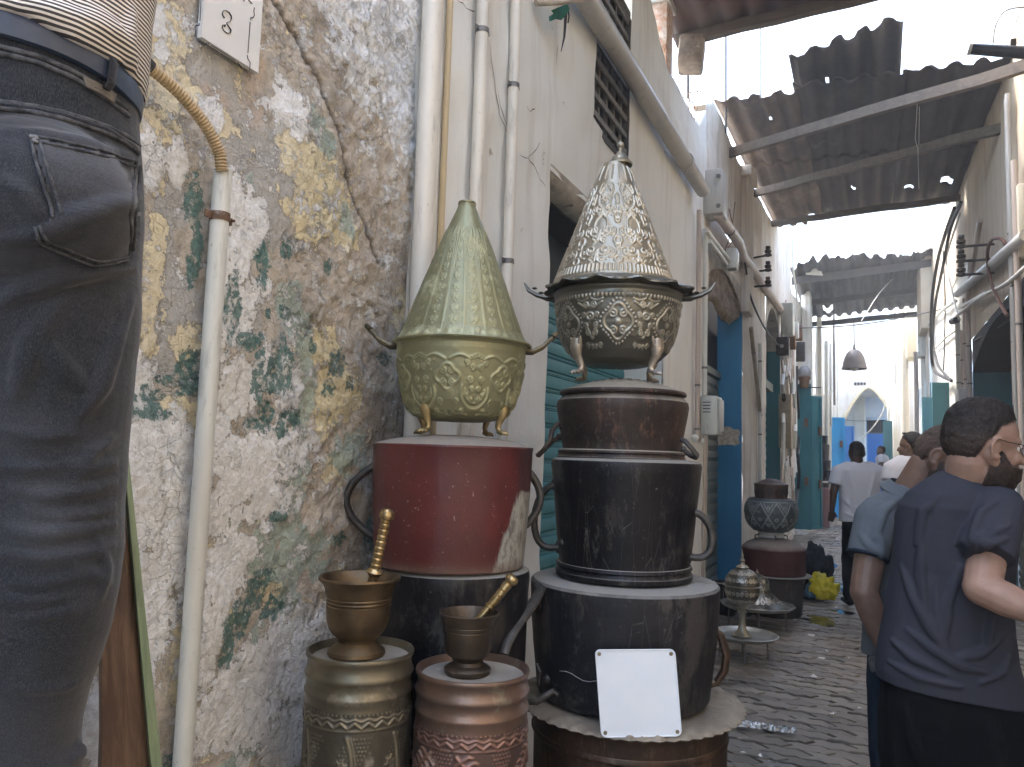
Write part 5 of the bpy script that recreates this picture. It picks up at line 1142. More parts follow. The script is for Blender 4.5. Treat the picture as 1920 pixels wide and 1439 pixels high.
# cables on the left
def cable(label, pts, r, m, group=None, name='wall_cable', n=10):
    pts = [V(p) for p in pts]; sm = []
    for i in range(len(pts) - 1):
        p_ = [pts[max(i-1, 0)], pts[i], pts[i+1], pts[min(i+2, len(pts)-1)]]
        for k in range(n):
            t = k / n; sm.append(.5 * ((2*p_[1]) + (-p_[0]+p_[2])*t + (2*p_[0]-5*p_[1]+4*p_[2]-p_[3])*t*t + (-p_[0]+3*p_[1]-3*p_[2]+p_[3])*t**3))
    sm.append(pts[-1]); return solo(MB().tube(sm, r, 7), name, m, label, 'cable', group)
cable('dark cable looping down past the insulators to the third opening on the left', [L(1385,452,.1), L(1398,500,.08), L(1403,535,.06), L(1412,570,.12), L(1432,612,.14), L(1452,640,.12), L(1466,652,.08)], .012, M_cable, 'dark cables on the left wall')
cable('thin brown cable wandering over the stained wall above the arch', [L(1367,392,.02), L(1376,440,.03), L(1360,470,.03), L(1372,430,.03), L(1378,380,.02)], .006, mat('brown_cable', (.16,.09,.06), (.2,.12,.08), 10, .6), 'dark cables on the left wall')
cable('pale cable hanging from the canopy edge down the left building corner', [L(1486,425,.1), L(1487,500,.1), L(1492,540,.1), L(1499,600,.12)], .02, M_pvcw, 'pale cables at the left corner')
t = thing('cable_bundle', 'messy bundle of cables, boxes and conduits on the wall before the teal doors', 'cable bundle', tuple(L(1490, 700)))
rnd = random.Random(12); mm = [M_pvcp, M_pvcw, M_cable, mat('ochre_conduit', (.40,.32,.22), (.3,.24,.17), 12, .6), M_pvcg]
for k in range(13):
    px = 1466 + k * 2.2; y0 = rnd.uniform(560, 690); y1 = rnd.uniform(860, 960)
    pts = []
    for q in range(9): f = q/8; pts.append(L(px + rnd.uniform(-2.6, 2.6) + (5 * math.sin(f*3) if k % 3 == 0 else 0), y0 + (y1-y0)*f, .06 + rnd.uniform(0, .10)))
    part(MB().tube(pts, rnd.choice([.012, .018, .03, .034]), 6), 'conduit', mm[k % 5], t)
for (px, py, sx, sz, m_) in ((1477, 600, .3, .55, M_box), (1487, 620, .16, .30, M_pvcw), (1473, 790, .22, .9, mm[3]), (1481, 640, .16, .3, M_rustc), (1495, 625, .14, .3, M_rustc), (1468, 650, .14, .3, M_iron), (1500, 660, .12, .4, M_iron)):
    c = L(px, py, .16); part(MB().bbox(tuple(c), (.2, sx, sz), (0, 0, 0), .02), 'junction_box', m_, t)
t = thing('wall_bell', 'round dark bell-shaped lamp on the wall above the teal doors', 'wall lamp', tuple(L(1507, 700))); c = ony(1508, 700, 16.8)
part(MB().ball(tuple(c), .14, 16, (1, 1, 1.15)), 'dome', mat('grey_glass_globe', (.20,.20,.21), (.32,.32,.33), 6, .3, .2, .1), t); part(MB().lathe([(.06, -.32), (.10, -.26), (.10, -.16), (.13, -.12), (.13, -.08)], 16, tuple(c)), 'neck', M_rustc, t)
cable('thin arm of iron sticking out over the teal doors', [ony(1512,727,16.9), ony(1540,727,16.9)], .012, M_iron, name='iron_arm', n=2)
# far left: pipes in the sun
for k, (px, y0, y1, r_, m_) in enumerate(((1536, 596, 790, .06, M_pvc), (1549, 640, 830, .05, M_pvcw), (1557, 645, 800, .03, M_pvcg), (1519, 615, 720, .035, M_cable), (1563, 560, 760, .03, M_iron), (1570, 640, 800, .02, M_pvcw))):
    Yp = 21 + k*.8; a = ony(px, y0, Yp); b = ony(px, y1, Yp)
    pipe('far_wall_pipe', ('fat cream pipe', 'white pipe', 'thin grey pipe', 'dark ladder-like conduit', 'thin dark mast', 'thin white cable pipe')[k] + ' on the sunlit far left wall', 'pipe', [a, V((a.x, a.y, b.z))], r_, m_, 'pipes on the far left wall', seg=8)

# ------------------------------------------------------------------ the sign with a painted 3
sg = [(365, 72), (376, -30), (482, -20), (470, 142)]
c4 = [L(*p, .012) for p in sg]; c4 = [V((LW + .022, p.y, p.z)) for p in c4]
a = V((LW + .022, L(366, 60).y, 2.44)); y0, y1 = L(365, 72).y, L(472, 140).y; z0, z1 = 2.438, 2.69
t = thing('number_plate', 'white enamel house number plate reading 3 with a fine black notched border', 'house number', (LW, (y0+y1)/2, z0))
part(MB().box((LW + .008, y0, z0), (LW + .022, y1, z1)), 'plate', mat('white_enamel', (.70,.69,.66), (.64,.63,.60), 5, .4, 0, .08, 30, .001, (.45,.40,.33), 18, .70), t, smooth=False)
M_ink = mat('black_sign_paint', (.025,.025,.03), (.05,.05,.06), 30, .6, 0, 0)
fx = LW + .0235
def sgp(lst): return [onx(355 + x/9.593, y/9.593, fx) for x, y in lst]
for ln in ([(225,-250),(190,380)], [(178,420),(175,462),(125,460),(98,500),(112,570),(105,660)], [(140,735),(240,805),(280,820),(310,780),(345,780),(360,800)], [(395,820),(640,970),(835,1105)], [(865,1115),(895,1160),(940,1240),(985,1262),(1045,1305)],
           [(1085,1275),(1095,1130),(1050,1050),(1045,1000)], [(1055,955),(1095,400)], [(1100,360),(1105,325),(1150,320),(1175,270),(1160,220),(1170,140)], [(1060,0),(1130,70)], [(975,-40),(985,30)]):
    part(MB().tube(sgp(ln), .0014, 5, ell=(.5, 1)), 'border_line', M_ink, t)
dg = sgp([(630,325),(600,285),(592,235),(615,198),(660,190),(715,230),(750,290),(755,345),(735,392),(680,405),(672,432),(715,490),(745,545),(735,598),(680,600),(625,560),(590,500),(600,455),(638,452),(636,490)])
part(MB().tube(dg, [.0032,.0026,.0018,.002,.0016,.0024,.0028,.0026,.0018,.0016,.0018,.0024,.003,.0026,.0016,.0016,.002,.0026,.003,.003], 6, ell=(.4, 1)), 'digit', M_ink, t)

# ------------------------------------------------------------------ post and green batten leaning on the peeling wall
def wood(name, c1, c2, c3=None, sc=(1, 1, .06), rough=.8):
    g = G(name); n1 = g.noise(30, 7, .7, stretch=sc, dist=.6); n2 = g.noise(9, 5, .6, stretch=(1, 1, .2), off=5)
    col = g.mix(g.step(n1, .36, .64), c1, c2); col = g.mix(g.step(n2, .52, .74), col, c3 or tuple(k*.35 for k in c1))
    return g.done(col, rough, 0, g.bump(n1, .6, .004))
def board(mb, pl, pr_, depth_v, n=10, wob=.003, seed=0):
    rnd = random.Random(seed); vs = []
    for k in range(n + 1):
        t = k/n; a = pl[0].lerp(pl[1], t); b = pr_[0].lerp(pr_[1], t); a = a + (a-b).normalized()*rnd.uniform(-wob, wob); b = b + (b-a).normalized()*rnd.uniform(-wob, wob)
        vs += [a, b, b + depth_v, a + depth_v]
    fs = [(4*k+i, 4*k+(i+1) % 4, 4*k+4+(i+1) % 4, 4*k+4+i) for k in range(n) for i in range(4)] + [(0,3,2,1), (4*n,4*n+1,4*n+2,4*n+3)]
    return mb.add(vs, fs)
def wl(px, py, x): return onx(px, py, x)
dv = V((-.05, .03, 0))
def lean(q0, q1, x0, x1, zf):      # edge through two pixels, leaning: top at x0, extended to height zf
    a, b = onx(*q0, x0), onx(*q1, x1); t = (zf - a.z) / (b.z - a.z); return [a, a + (b-a)*t]
MB1 = MB(); board(MB1, lean((196, 860), (190, 1439), -1.28, -1.20, .02), lean((228, 880), (282, 1439), -1.30, -1.22, .02), dv, 12, .003, 1)
part_w = solo(MB1, 'timber_post', wood('raw_brown_timber', (.085,.048,.030), (.17,.105,.065), (.035,.022,.016)), 'rough brown timber post leaning on the wall behind the trousers', 'post', smooth=False)
MB1 = MB(); board(MB1, lean((225, 770), (284, 1439), -1.30, -1.20, .02), lean((233, 778), (304, 1439), -1.31, -1.21, .02), V((-.035, .02, 0)), 12, .001, 2)
solo(MB1, 'green_batten', wood('flaking_green_paint', (.30,.37,.22), (.22,.29,.17), (.12,.10,.06), (1, 1, .1), .6), 'narrow batten with flaking pale green paint beside the brown timber post', 'batten', smooth=False)

# ================================================================== CANOPIES OVER THE ALLEY
def rust_sheet(name, c1, c2, c3):
    g = G(name); n1 = g.noise(3.2, 6, .65, stretch=(1.6, .5, 1)); n2 = g.noise(24, 6, .7); n3 = g.noise(1.4, 5, .6, off=7)
    col = g.mix(g.step(n1, .36, .62), c1, c2); col = g.mix(g.step(n3, .5, .68), col, c3); col = g.mix(g.math('MULTIPLY', g.step(n2, .56, .68), .45), col, (.10,.065,.048))
    return g.done(col, .75, .1, g.bump(n2, .4, .004))
M_tin = rust_sheet('rusty_dark_tin', (.030,.025,.022), (.050,.038,.031), (.018,.018,.021)); M_tin2 = rust_sheet('brown_tin', (.15,.105,.072), (.085,.060,.045), (.20,.155,.11))
M_beam = wood('roof_timber', (.14,.112,.085), (.09,.072,.057), (.07,.055,.045), (.06, 1, 1))
def corr_sheet(mb, x0, x1, yf, yb, zf, pitch=.175, amp=.026, seed=0, jag=.05, curl=0, ny=9, nper=8, holes=()):
    """corrugated sheet, waves across x and flutes running along y; yf/yb/zf functions of x"""
    rnd = random.Random(seed); nx = max(8, int((x1-x0)/pitch*nper)); xs = [x0 + (x1-x0)*i/nx for i in range(nx+1)]; vs = []
    jf = [rnd.uniform(-jag, jag) for _ in range(nx+1)]; jf = [(jf[max(0,i-1)] + jf[i]*2 + jf[min(nx,i+1)])/4 for i in range(nx+1)]
    for i, x in enumerate(xs):
        for j in range(ny+1):
            t = j/ny; y = (yf(x) + jf[i]) * (1-t) + yb(x) * t; u = (x-x0)/pitch*2*math.pi; c = math.cos(u); wv = amp * (1 if c > .25 else (-1 if c < -.25 else c*4)) * .9 + amp*.3*c
            z = zf(x, y) + wv + curl * (1-t)**3 + .008*math.sin(y*3 + seed)
            vs.append((x, y, z))
    m_ = ny + 1; fs = []
    for i in range(nx):
        for j in range(ny):
            cx = (xs[i]+xs[i+1])/2; cy = vs[i*m_+j][1]*.5 + vs[i*m_+j+1][1]*.5
            if any(abs(cx-hx) < hw and abs(cy-hy) < hh for hx, hy, hw, hh in holes): continue
            fs.append((i*m_+j, (i+1)*m_+j, (i+1)*m_+j+1, i*m_+j+1))
    return mb.add(vs, fs)
def thick(o, t): md = o.modifiers.new('thickness', 'SOLIDIFY'); md.thickness = t; md.offset = 0; return o
t = thing('corrugated_canopy', 'large dark corrugated iron canopy on timber beams spanning the alley under a white sky', 'canopy', (0, 10, 5.2))
zz = lambda x, y: 5.235 + (y - 8) * .055 + (1.2 - x) * .045 - .06
yb = lambda x: 12.75 - .35 * (x - 1.2) / 2.6 + (.5 if x < -.9 else 0)
strips = [(-1.46, -.55, 7.85, M_tin2, 0), (-.66, .36, 7.75, M_tin, 0), (.33, 1.28, 7.72, M_tin, 0)]
for k, (xa, xb, yf_, m_, cu) in enumerate(strips):
    for q, (ya, ybk) in enumerate(((yf_, 10.2), (10.05, None))):
        hs = [(-.95, 8.5, .02, .03), (-.72, 10.8, .02, .03), (-.15, 11.6, .05, .05), (.55, 11.7, .05, .04), (1.0, 11.5, .07, .10), (-1.2, 9.9, .015, .03)]
        thick(part(corr_sheet(MB(), xa, xb, (lambda x, a=ya: a), (yb if ybk is None else (lambda x, b=ybk: b)), (lambda x, y, q=q: zz(x, y) + .012*(1-q) + .004*k), .215, .019, k*3+q, .05 if q == 0 else .02, ny=24, holes=hs), 'sheet', m_, t, ang=None), .004)
o = corr_sheet(MB(), -.66, .33, lambda x: 7.45 + .1*x, lambda x: 9.6, lambda x, y: 5.30 + (x + .66)*.12*max(0, (9.4 - y)/2) + .24*(.35 + .65*(x+.66))*max(0, (9.2-y)/1.8)**1.3 + (y-8)*.03, .215, .022, 9, .05, ny=20, holes=[(-.35, 8.0, .02, .05)])
thick(part(o, 'loose_raised_sheet', M_tin, t, ang=None), .004)
def beam(parent, a, b, w_, h_, m=M_beam, name='beam'):
    a, b = V(a), V(b); n = 10; vs = []; rnd = random.Random(int(a.y*10))
    for k in range(n+1):
        p = a.lerp(b, k/n) + V((0, rnd.uniform(-.006,.006), rnd.uniform(-.008,.008))); vs += [p + V((0,-w_/2,-h_/2)), p + V((0,w_/2,-h_/2)), p + V((0,w_/2,h_/2)), p + V((0,-w_/2,h_/2))]
    return part(MB().add(vs, [(4*k+i, 4*k+(i+1)%4, 4*k+4+(i+1)%4, 4*k+4+i) for k in range(n) for i in range(4)] + [(0,1,2,3), (4*n+3,4*n+2,4*n+1,4*n)]), name, m, parent, smooth=False)
beam(t, (-1.50, 8.70, 5.03), (1.5, 7.05, 4.80), .07, .10); beam(t, (-1.50, 10.75, 5.22), (1.45, 8.25, 4.78), .07, .10)
beam(t, (-1.5, 12.75, 5.38), (1.4, 12.0, 5.28), .06, .09)
# roof over our heads at the top of the photo
t = thing('overhead_reddish_canopy', 'reddish-brown corrugated canopy cut off by the top of the photo', 'canopy', (0, 4, 5.3))
thick(part(corr_sheet(MB(), -1.55, 1.3, lambda x: 2.2, lambda x: 6.50 - .03*(x+1.4), lambda x, y: 5.24 + (x+1.4)*.04, .215, .018, 4, .0, ny=12), 'sheet', rust_sheet('red_brown_tin', (.12,.072,.058), (.085,.055,.047), (.12,.095,.085)), t, ang=None), .004)
beam(t, (-1.5, 6.35, 5.17), (1.3, 6.30, 5.24), .08, .09); beam(t, (-1.5, 4.5, 5.17), (1.3, 4.5, 5.24), .08, .09)
t = thing('rusty_post', 'square rust-streaked post standing on the left wall at the top of the photo', 'post', (LW + .05, 5.75, 4.5))
a = L(1249, 60, -.05); part(MB().bbox((LW - .08, 5.82, 4.85), (.12, .20, .75), (0,0,0), .008), 'shaft', mat('rust_streaked_white', (.60,.52,.44), (.45,.24,.14), 16, .8, .1, .4, 60, .004, (.30,.15,.09), 24, .56), t)
part(MB().bbox((LW - .08, 5.82, 5.2), (.16, .26, .08), (0,0,0), .008), 'cap', M_pvcg, t)
t = thing('rubble_block', 'rusty lump of masonry where the overhead canopy meets the left wall', 'masonry', (LW, 6.5, 4.9)); part(MB().bbox((LW + .02, 6.45, 5.07), (.22, .32, .26), (.1,.1,.2), .03), 'block', M_rubble, t)
for k, (px, y0, y1, Yp, r_) in enumerate(((1361, 40, 250, 8.0, .012), (1426, 30, 185, 7.6, .006), (1290, 80, 185, 6.9, .014))):
    a, b = ony(px, y0, Yp), ony(px, y1, Yp); solo(MB().tube([a, V((b.x, b.y, b.z))], r_, 8), 'hanger_rod', M_iron, ('thicker dark rod rising against the sky at the left end of the canopy', 'hair-thin rod against the sky above the canopy', 'short rod on top of the left wall beside the dry weeds')[k], 'rod', 'rods against the sky')
# dry weeds on the wall top
t = thing('dry_weed', 'tuft of dry pinkish weeds growing on top of the left wall', 'plant', (LW + .0, 6.55, 4.57)); rnd = random.Random(8); mb = MB(); mbl = MB()
for k in range(16):
    p = V((LW - .02 + rnd.uniform(-.03,.05), 6.5 + rnd.uniform(-.12,.14), 4.54)); d = V((rnd.uniform(-.12,.14), rnd.uniform(-.12,.12), rnd.uniform(.15,.42))); pts = [p, p + d*.5 + V((0,0,.02)), p + d]; mb.tube(pts, [.003,.002,.001], 4)
    for q in range(7):
        c = pts[1].lerp(pts[2], rnd.random()) ; s = rnd.uniform(.008,.018); u = V((rnd.uniform(-1,1), rnd.uniform(-1,1), rnd.uniform(-1,1))).normalized()*s; v = u.orthogonal().normalized()*s*.5; mbl.add([c-u, c+v, c+u, c-v], [(0,1,2,3)])
part(mb, 'stem', mat('dry_stem', (.30,.20,.14), (.22,.15,.1), 9, .9), t); o = part(mbl, 'leaf', mat('dry_leaf', (.34,.20,.15), (.24,.20,.10), 9, .9), t); o['kind'] = 'stuff'
# second canopy, further down the alley
t = thing('far_canopy', 'ragged grey corrugated canopy further down the alley, second in line', 'canopy', (0, 20, 5.5))
M_tin3 = rust_sheet('grey_tin', (.07,.07,.073), (.10,.097,.095), (.05,.05,.056))
zf2 = lambda x, y: 5.62 + (y - 17)*-.075 + (x + 1.4)*.07
thick(part(corr_sheet(MB(), -1.5, 1.6, lambda x: 16.7 + .25*math.sin(x*2.2), lambda x: 21.2, zf2, .24, .032, 5, .25, ny=10, holes=[(-.9, 20.6, .12, .2), (1.2, 18.5, .05, .3)]), 'sheet', M_tin3, t, ang=None), .005)
beam(t, (-1.5, 17.4, 5.46), (1.3, 17.4, 5.66), .12, .16, M_tin3); beam(t, (-1.5, 21.1, 5.1), (1.3, 21.1, 5.28), .10, .12, M_tin3); beam(t, (-1.5, 19.2, 5.30), (1.3, 19.2, 5.48), .10, .12, M_tin3)
part(MB().prism([V((x, 17.2, z)) for x, z in ((-1.2, 5.55), (-1.02, 5.95), (-.85, 5.5))], [V((x, 17.24, z)) for x, z in ((-1.2, 5.55), (-1.02, 5.95), (-.85, 5.5))]), 'bent_scrap', M_pvcw, t, smooth=False)
# hanging bell lamp and the wires that carry it
t = thing('hanging_dome_lamp', 'dark dome-shaped street lamp hanging over the middle of the far alley', 'lamp', (-.226, 15, 3.2))
part(MB().lathe([(.012, .46), (.02, .40), (.03, .36), (.08, .345), (.13, .29), (.165, .21), (.188, .12), (.20, .05), (.212, .02), (.214, .005), (.206, .0), (.19, .06), (.15, .2), (.01, .3)], 36, (-.226, 15, 3.215)), 'shade', mat('dark_lamp_enamel', (.13,.12,.12), (.17,.155,.15), 6, .45, .2, .15), t, ang=50)
part(MB().ball((-.226, 15, 3.25), .07, 14), 'bulb', M_pvcg, t); part(MB().cyl((-.226, 15, 3.66), (-.226, 15, 4.10), .008, n=6), 'chain', M_iron, t)
pa, pb = V((LW, 15, 4.02)), V((RW, 15, 4.25)); solo(MB().tube([pa.lerp(pb, k/14) + V((0, 0, -.10*math.sin(math.pi*k/14))) for k in range(15)], .010, 6), 'span_wire', M_cable, 'wire strung across the alley that carries the dome lamp', 'wire')
cable('faint wire rising from the dome lamp to the right-hand buildings', [(-.10, 15, 4.10), (.3, 17, 5.1), (.75, 20, 6.0), (1.1, 21, 5.6)], .008, M_pvcg, name='thin_wire')
cable('white cable drooping across the archway mouth', [(.55, 24.5, 4.2), (.42, 24.8, 3.2), (.1, 25, 2.6), (-.25, 25.2, 2.25)], .018, M_pvcw, name='drooping_cable')
cable('thin dark wire crossing in front of the blue wall inside the archway', [(-1.0, 27.8, 3.0), (-.3, 28, 2.95), (.6, 28, 3.0)], .008, M_cable, name='thin_wire')
t = thing('loop_cord', 'thin hanging cord loop below the second beam of the large canopy', 'cord', (.4, 9, 4.3)); c0 = ony(1720, 195, 8.1); c1 = ony(1721, 276, 8.9); c2 = ony(1723, 355, 9.2)
part(MB().tube([c0, ony(1716, 260, 8.5), ony(1719, 275, 8.9), ony(1723, 270, 8.9), ony(1724, 200, 8.2)], .0035, 5), 'loop', M_pvcg, t); part(MB().tube([c1, c2], .004, 5), 'cord', M_pvcg, t)

# ================================================================== RIGHT WALL FITTINGS
t = thing('floodlight_tube', 'dark tubular lamp jutting from the right wall in front of the canopy', 'lamp', (RW, 7.0, 4.85))
a, b = ony(1817, 92, 6.6), ony(1960, 102, 6.6); part(MB().cyl(a, b, .042, .05, 20), 'housing', mat('blue_black_tube', (.035,.040,.052), (.055,.06,.075), 8, .35, .4, .1), t, ang=40)
part(MB().cyl(a - (b-a).normalized()*.004, a + (b-a).normalized()*.02, .046, n=20), 'end_cap', M_pvcg, t); part(MB().bbox(tuple(ony(1900, 80, 6.6)), (.04, .04, .05), (0,0,0), .005), 'bracket', M_iron, t)
cable('grey cable arching up from the tubular lamp to the right wall', [ony(1862, 82, 6.62), ony(1866, 50, 6.62), ony(1880, 25, 6.62), ony(1900, 16, 6.62), ony(1925, 14, 6.62)], .008, M_pvcg)
M_pr = [M_pvcg, M_pvc, M_pvcp]
for k, (px, y0, y1, r_, m_, lb) in enumerate(((1901, 175, 1000, .022, M_pvcg, 'grey steel conduit nearest the right edge, from the canopy down past the shutter'), (1893, 185, 760, .012, M_pvcg, 'thin grey conduit just left of the steel one on the right wall'), (1912, 300, 1000, .026, M_pvcp, 'rusty-topped pipe at the very right edge'),
        (1817, 560, 760, .028, M_pvcp, 'pinkish pipe left of the dark shop opening with an elbow on top'), (1809, 560, 750, .018, M_pvcp, 'slim brown pipe beside the pinkish elbowed one'), (1797, 600, 748, .034, M_pvcg, 'grey pipe third from the dark shop opening'), (1804, 620, 745, .018, M_pvcp, 'slim rusty pipe between grey and brown ones'))):
    p = R(px, (y0+y1)/2, .06); a = V((p.x, p.y, ony(px, y0, p.y).z)); b = V((p.x, p.y, ony(px, y1, p.y).z))
    cl = [(V((p.x, p.y, a.z + (b.z-a.z)*f)), UP) for f in (.45, .8)]
    top = [] if k != 3 else [a + V((.0, -1.3, .62)), a + V((0, -.12, .10))]
    pipe('wall_pipe', lb, 'pipe', top + [a, b], r_, m_, 'vertical pipes on the right wall', clamps=cl, seg=10)
a = R(1795, 552, .08); b = R(1925, 440, .08); pipe('sloping_grey_pipe', 'thick grey pipe running along the right wall above the shop opening', 'pipe', [a, b], .05, M_pvcg, seg=12)
pipe('sloping_white_pipe', 'thin white pipe under the thick grey one on the right wall', 'pipe', [R(1796, 578, .07), R(1850, 550, .07)], .022, M_pvcw, seg=8)
cable('pale flexible conduit curving over the shop opening on the right', [R(1790,596,.12), R(1806,583,.12), R(1835,560,.08), R(1862,545,.08), R(1890,530,.08), R(1925,500,.08)], .02, M_pvc, 'loose cables on the right wall')
part_ = thing('camera_head', 'black cylindrical fitting at the end of the pale flexible conduit', 'fitting', tuple(R(1790, 598))); part(MB().cyl(R(1794,600,.12), R(1786,603,.14), .045, .05, 12), 'head', M_cable, part_)
cable('brown loop of cable around the insulators on the right wall', [R(1888,592,.1), R(1876,570,.1), R(1860,535,.1), R(1853,500,.12), R(1852,470,.14), R(1860,450,.14), R(1875,448,.12), R(1885,458,.1), R(1882,475,.08)], .016, mat('red_brown_cable', (.17,.085,.06), (.12,.06,.045), 9, .6), 'loose cables on the right wall')
cable('left of two thick black cables hanging in an arc on the right wall', [R(1790,390,.14), R(1772,440,.18), R(1758,490,.22), R(1748,560,.26), R(1746,640,.26), R(1750,690,.22), R(1766,706,.16), R(1783,713,.12)], .026, M_cable, 'thick black cables in an arc')
cable('right of two thick black cables hanging in an arc on the right wall', [R(1802,380,.14), R(1782,430,.18), R(1768,500,.20), R(1754,570,.22), R(1749,640,.22), R(1757,680,.2), R(1770,700,.16), R(1784,715,.12)], .022, M_cable, 'thick black cables in an arc')
cable('white cable running up the right wall beside the black arcs', [R(1800,400,.1), R(1778,470,.12), R(1775,500,.12), R(1788,560,.1), R(1798,600,.1)], .014, M_pvcw, 'loose cables on the right wall')
cable('thin dark drop cable on the white coat of the right wall', [R(1768,470,.05), R(1772,560,.05), R(1771,640,.05), R(1769,700,.05)], .012, M_iron, 'loose cables on the right wall')
pipe('sagging_conduit', 'white conduit climbing along the white part of the right wall', 'pipe', [R(1752,655,.06), R(1775,632,.06), R(1795,618,.06)], .018, M_pvcw, seg=8)
pipe('upper_conduit', 'white conduit rising to the right above the sagging one', 'pipe', [R(1740,610,.07), R(1770,580,.07), R(1792,565,.07)], .026, M_pvcw, seg=8)
t = thing('meter_cabinet', 'tall white meter cabinet with small dark window on the right wall', 'meter box', tuple(R(1733, 650))); c = R(1731, 640, .10)
part(MB().bbox((c.x, c.y, ony(1731, 620, c.y).z), (.20, .5, 1.2), (0,0,0), .02), 'case', M_box, t); part(MB().box((c.x - .108, c.y - .08, c.z - .05), (c.x - .101, c.y + .08, c.z + .15)), 'window', M_dark, t, smooth=False)
pipe('cabinet_pipe', 'white pipe dropping from the meter cabinet on the right wall', 'pipe', [V((c.x, c.y, c.z - .3)), V((c.x, c.y, .3))], .05, M_pvcw, clamps=[(V((c.x, c.y, ony(1731, 672, c.y).z)), UP)], seg=10)
t = thing('rail_box', 'small grey box low on the white wall left of the dark shop opening', 'box', tuple(R(1805, 760))); c = R(1806, 770, .08); part(MB().bbox(tuple(c), (.14, .5, .55), (0,0,0), .02), 'case', M_pvcg, t)
t = thing('pale_panel', 'pale square panel on the right wall at the edge of the photo', 'panel', tuple(R(1905, 430))); c = R(1908, 425, .03); part(MB().bbox((c.x, c.y, c.z), (.05, .42, .62), (0,0,0), .01), 'face', pvc('cream_panel', (.78,.73,.58)), t)  # panel face in one pale cream colour
for k, (py, lb) in enumerate(((458, 'top'), (486, 'middle'), (512, 'lowest'))):
    t = thing('insulator_bracket', lb + ' of three dark insulators on the buff right wall', 'insulator', tuple(R(1845, py)), 'insulators on the right wall')
    a = R(1865, py, 0); b = V((a.x - .30, a.y, a.z)); part(MB().cyl(a, b, .014, n=8), 'arm', M_iron, t)
    part(MB().lathe([(.02, 0), (.05, .01), (.05, .03), (.028, .045), (.045, .06), (.045, .085), (.025, .10), (.035, .115), (.03, .14), (.005, .145)], 14, (b.x, b.y, b.z - .02)), 'insulator', bpy.data.materials['brown_porcelain'], t)
t = thing('round_mirror', 'round shallow dish leaning inside the dark opening on the right', 'dish', tuple(ony(1845, 650, 10.9))); c = ony(1848, 655, 10.9); part(MB().lathe([(.003, 0), (.16, .01), (.26, .05), (.27, .06)], 28, (0,0,0)), 'dish', M_pvcg, t)
t.children[0].data.transform(Matrix.Rotation(math.radians(80), 4, 'X')); t.children[0].location = c - ORG[t.name]
solo(MB().tube([ony(1828, 640, 10.6), ony(1905, 592, 8.9)], .014, 8), 'awning_rod', M_iron, 'thin rod crossing the top of the dark shop opening', 'rod')
solo(MB().tube([ony(1846, 644, 10.5), ony(1873, 625, 10.0)], .022, 8), 'short_batten', mat('pale_stick', (.34,.29,.22), (.26,.22,.17), 9, .8), 'short pale stick inside the dark shop opening', 'stick')
# far right
for k, (px, y0, y1, Yp, r_, m_, lb) in enumerate(((1694, 580, 880, 22.5, .10, M_pvc, 'stout cream column pipe at the far right bend'), (1717, 660, 860, 19.5, .05, M_pvcp, 'rusty pipe between the tall teal windows'), (1665, 700, 860, 25, .04, M_pvcw, 'white pipe on the far right corner'), (1677, 560, 720, 24, .03, M_pvcg, 'thin grey mast over the far right corner'))):
    a, b = ony(px, y0, Yp), ony(px, y1, Yp); pipe('far_pipe', lb, 'pipe', [a, V((a.x, a.y, b.z))], r_, m_, 'pipes on the far right', seg=10)
t = thing('pink_cloth', 'faded pink cloth hung on the far right corner', 'cloth', (.5, 25, 4)); part(MB().prism([ony(px, py, 25) for px, py in ((1672, 665), (1680, 690), (1676, 715), (1668, 705))], [ony(px, py, 25.1) for px, py in ((1672, 665), (1680, 690), (1676, 715), (1668, 705))]), 'cloth', mat('faded_pink', (.42,.24,.20), (.5,.32,.26), 6, .9), t, smooth=False)

# ================================================================== GOODS STANDING FURTHER ALONG
# stack C: basin, dark red drum, engraved grey jar, pierced lid
cx, cy = -.865, 8.05; rp = 7.62
t = thing('dark_basin', 'dark tapered basin with a wide pale rim on the paving, left side of the alley', 'basin', (cx, cy, 0))
part(MB().lathe([(.01, .004), (.24, .004), (.255, .02), (.27, .2), (.285, .36), (.29, .375), (.345, .385), (.352, .392), (.345, .399), (.29, .398), (.27, .37), (.01, .36)], 60, (cx, cy, 0), .003), 'body', pot_mat('dark_tin', (.045,.040,.035), (.075,.065,.055), (.12,.10,.08), .6), t, ang=40)
t = thing('maroon_drum', 'dark maroon domed drum on the dark basin', 'drum', (cx - .01, cy, .39))
part(MB().lathe([(.003, .752), (.08, .748), (.17, .730), (.25, .695), (.298, .655), (.306, .64), (.305, .62), (.303, .42), (.30, .403), (.29, .398), (.01, .398)], 60, (cx - .01, cy, 0), .003), 'body', pot_mat('maroon_enamel', (.055,.016,.014), (.085,.024,.02), (.12,.04,.03), .62, (.26,.22,.19), .4, .1), t, ang=30)
jx = cx - .03
t = thing('engraved_jar', 'squat grey-green engraved jar standing on the maroon drum', 'jar', (jx, cy, .73))
E5 = Emb(1000, 220)
for k in range(10):
    x = k*100
    E5.curve([(x, 20), (x + 50, 110), (x + 100, 20)], 3.5, .9); E5.curve([(x, 200), (x + 50, 110), (x + 100, 200)], 3.5, .9); E5.curve([(x+20, 20), (x + 50, 80), (x + 80, 20)], 2.6, .7)
    E5.cart(x + 50, 150, 16, 26, 3, False); E5.dot(x + 50, 50, 8, .8, True); E5.dot(x, 130, 9, .8, True)
E5.curve([(x, 12) for x in range(0, 1001, 8)], 3, .9)
jarp = [(.205, 1.135), (.222, 1.122), (.25, 1.06), (.258, 1.0), (.248, .93), (.215, .86), (.17, .815), (.12, .80), (.10, .795)]
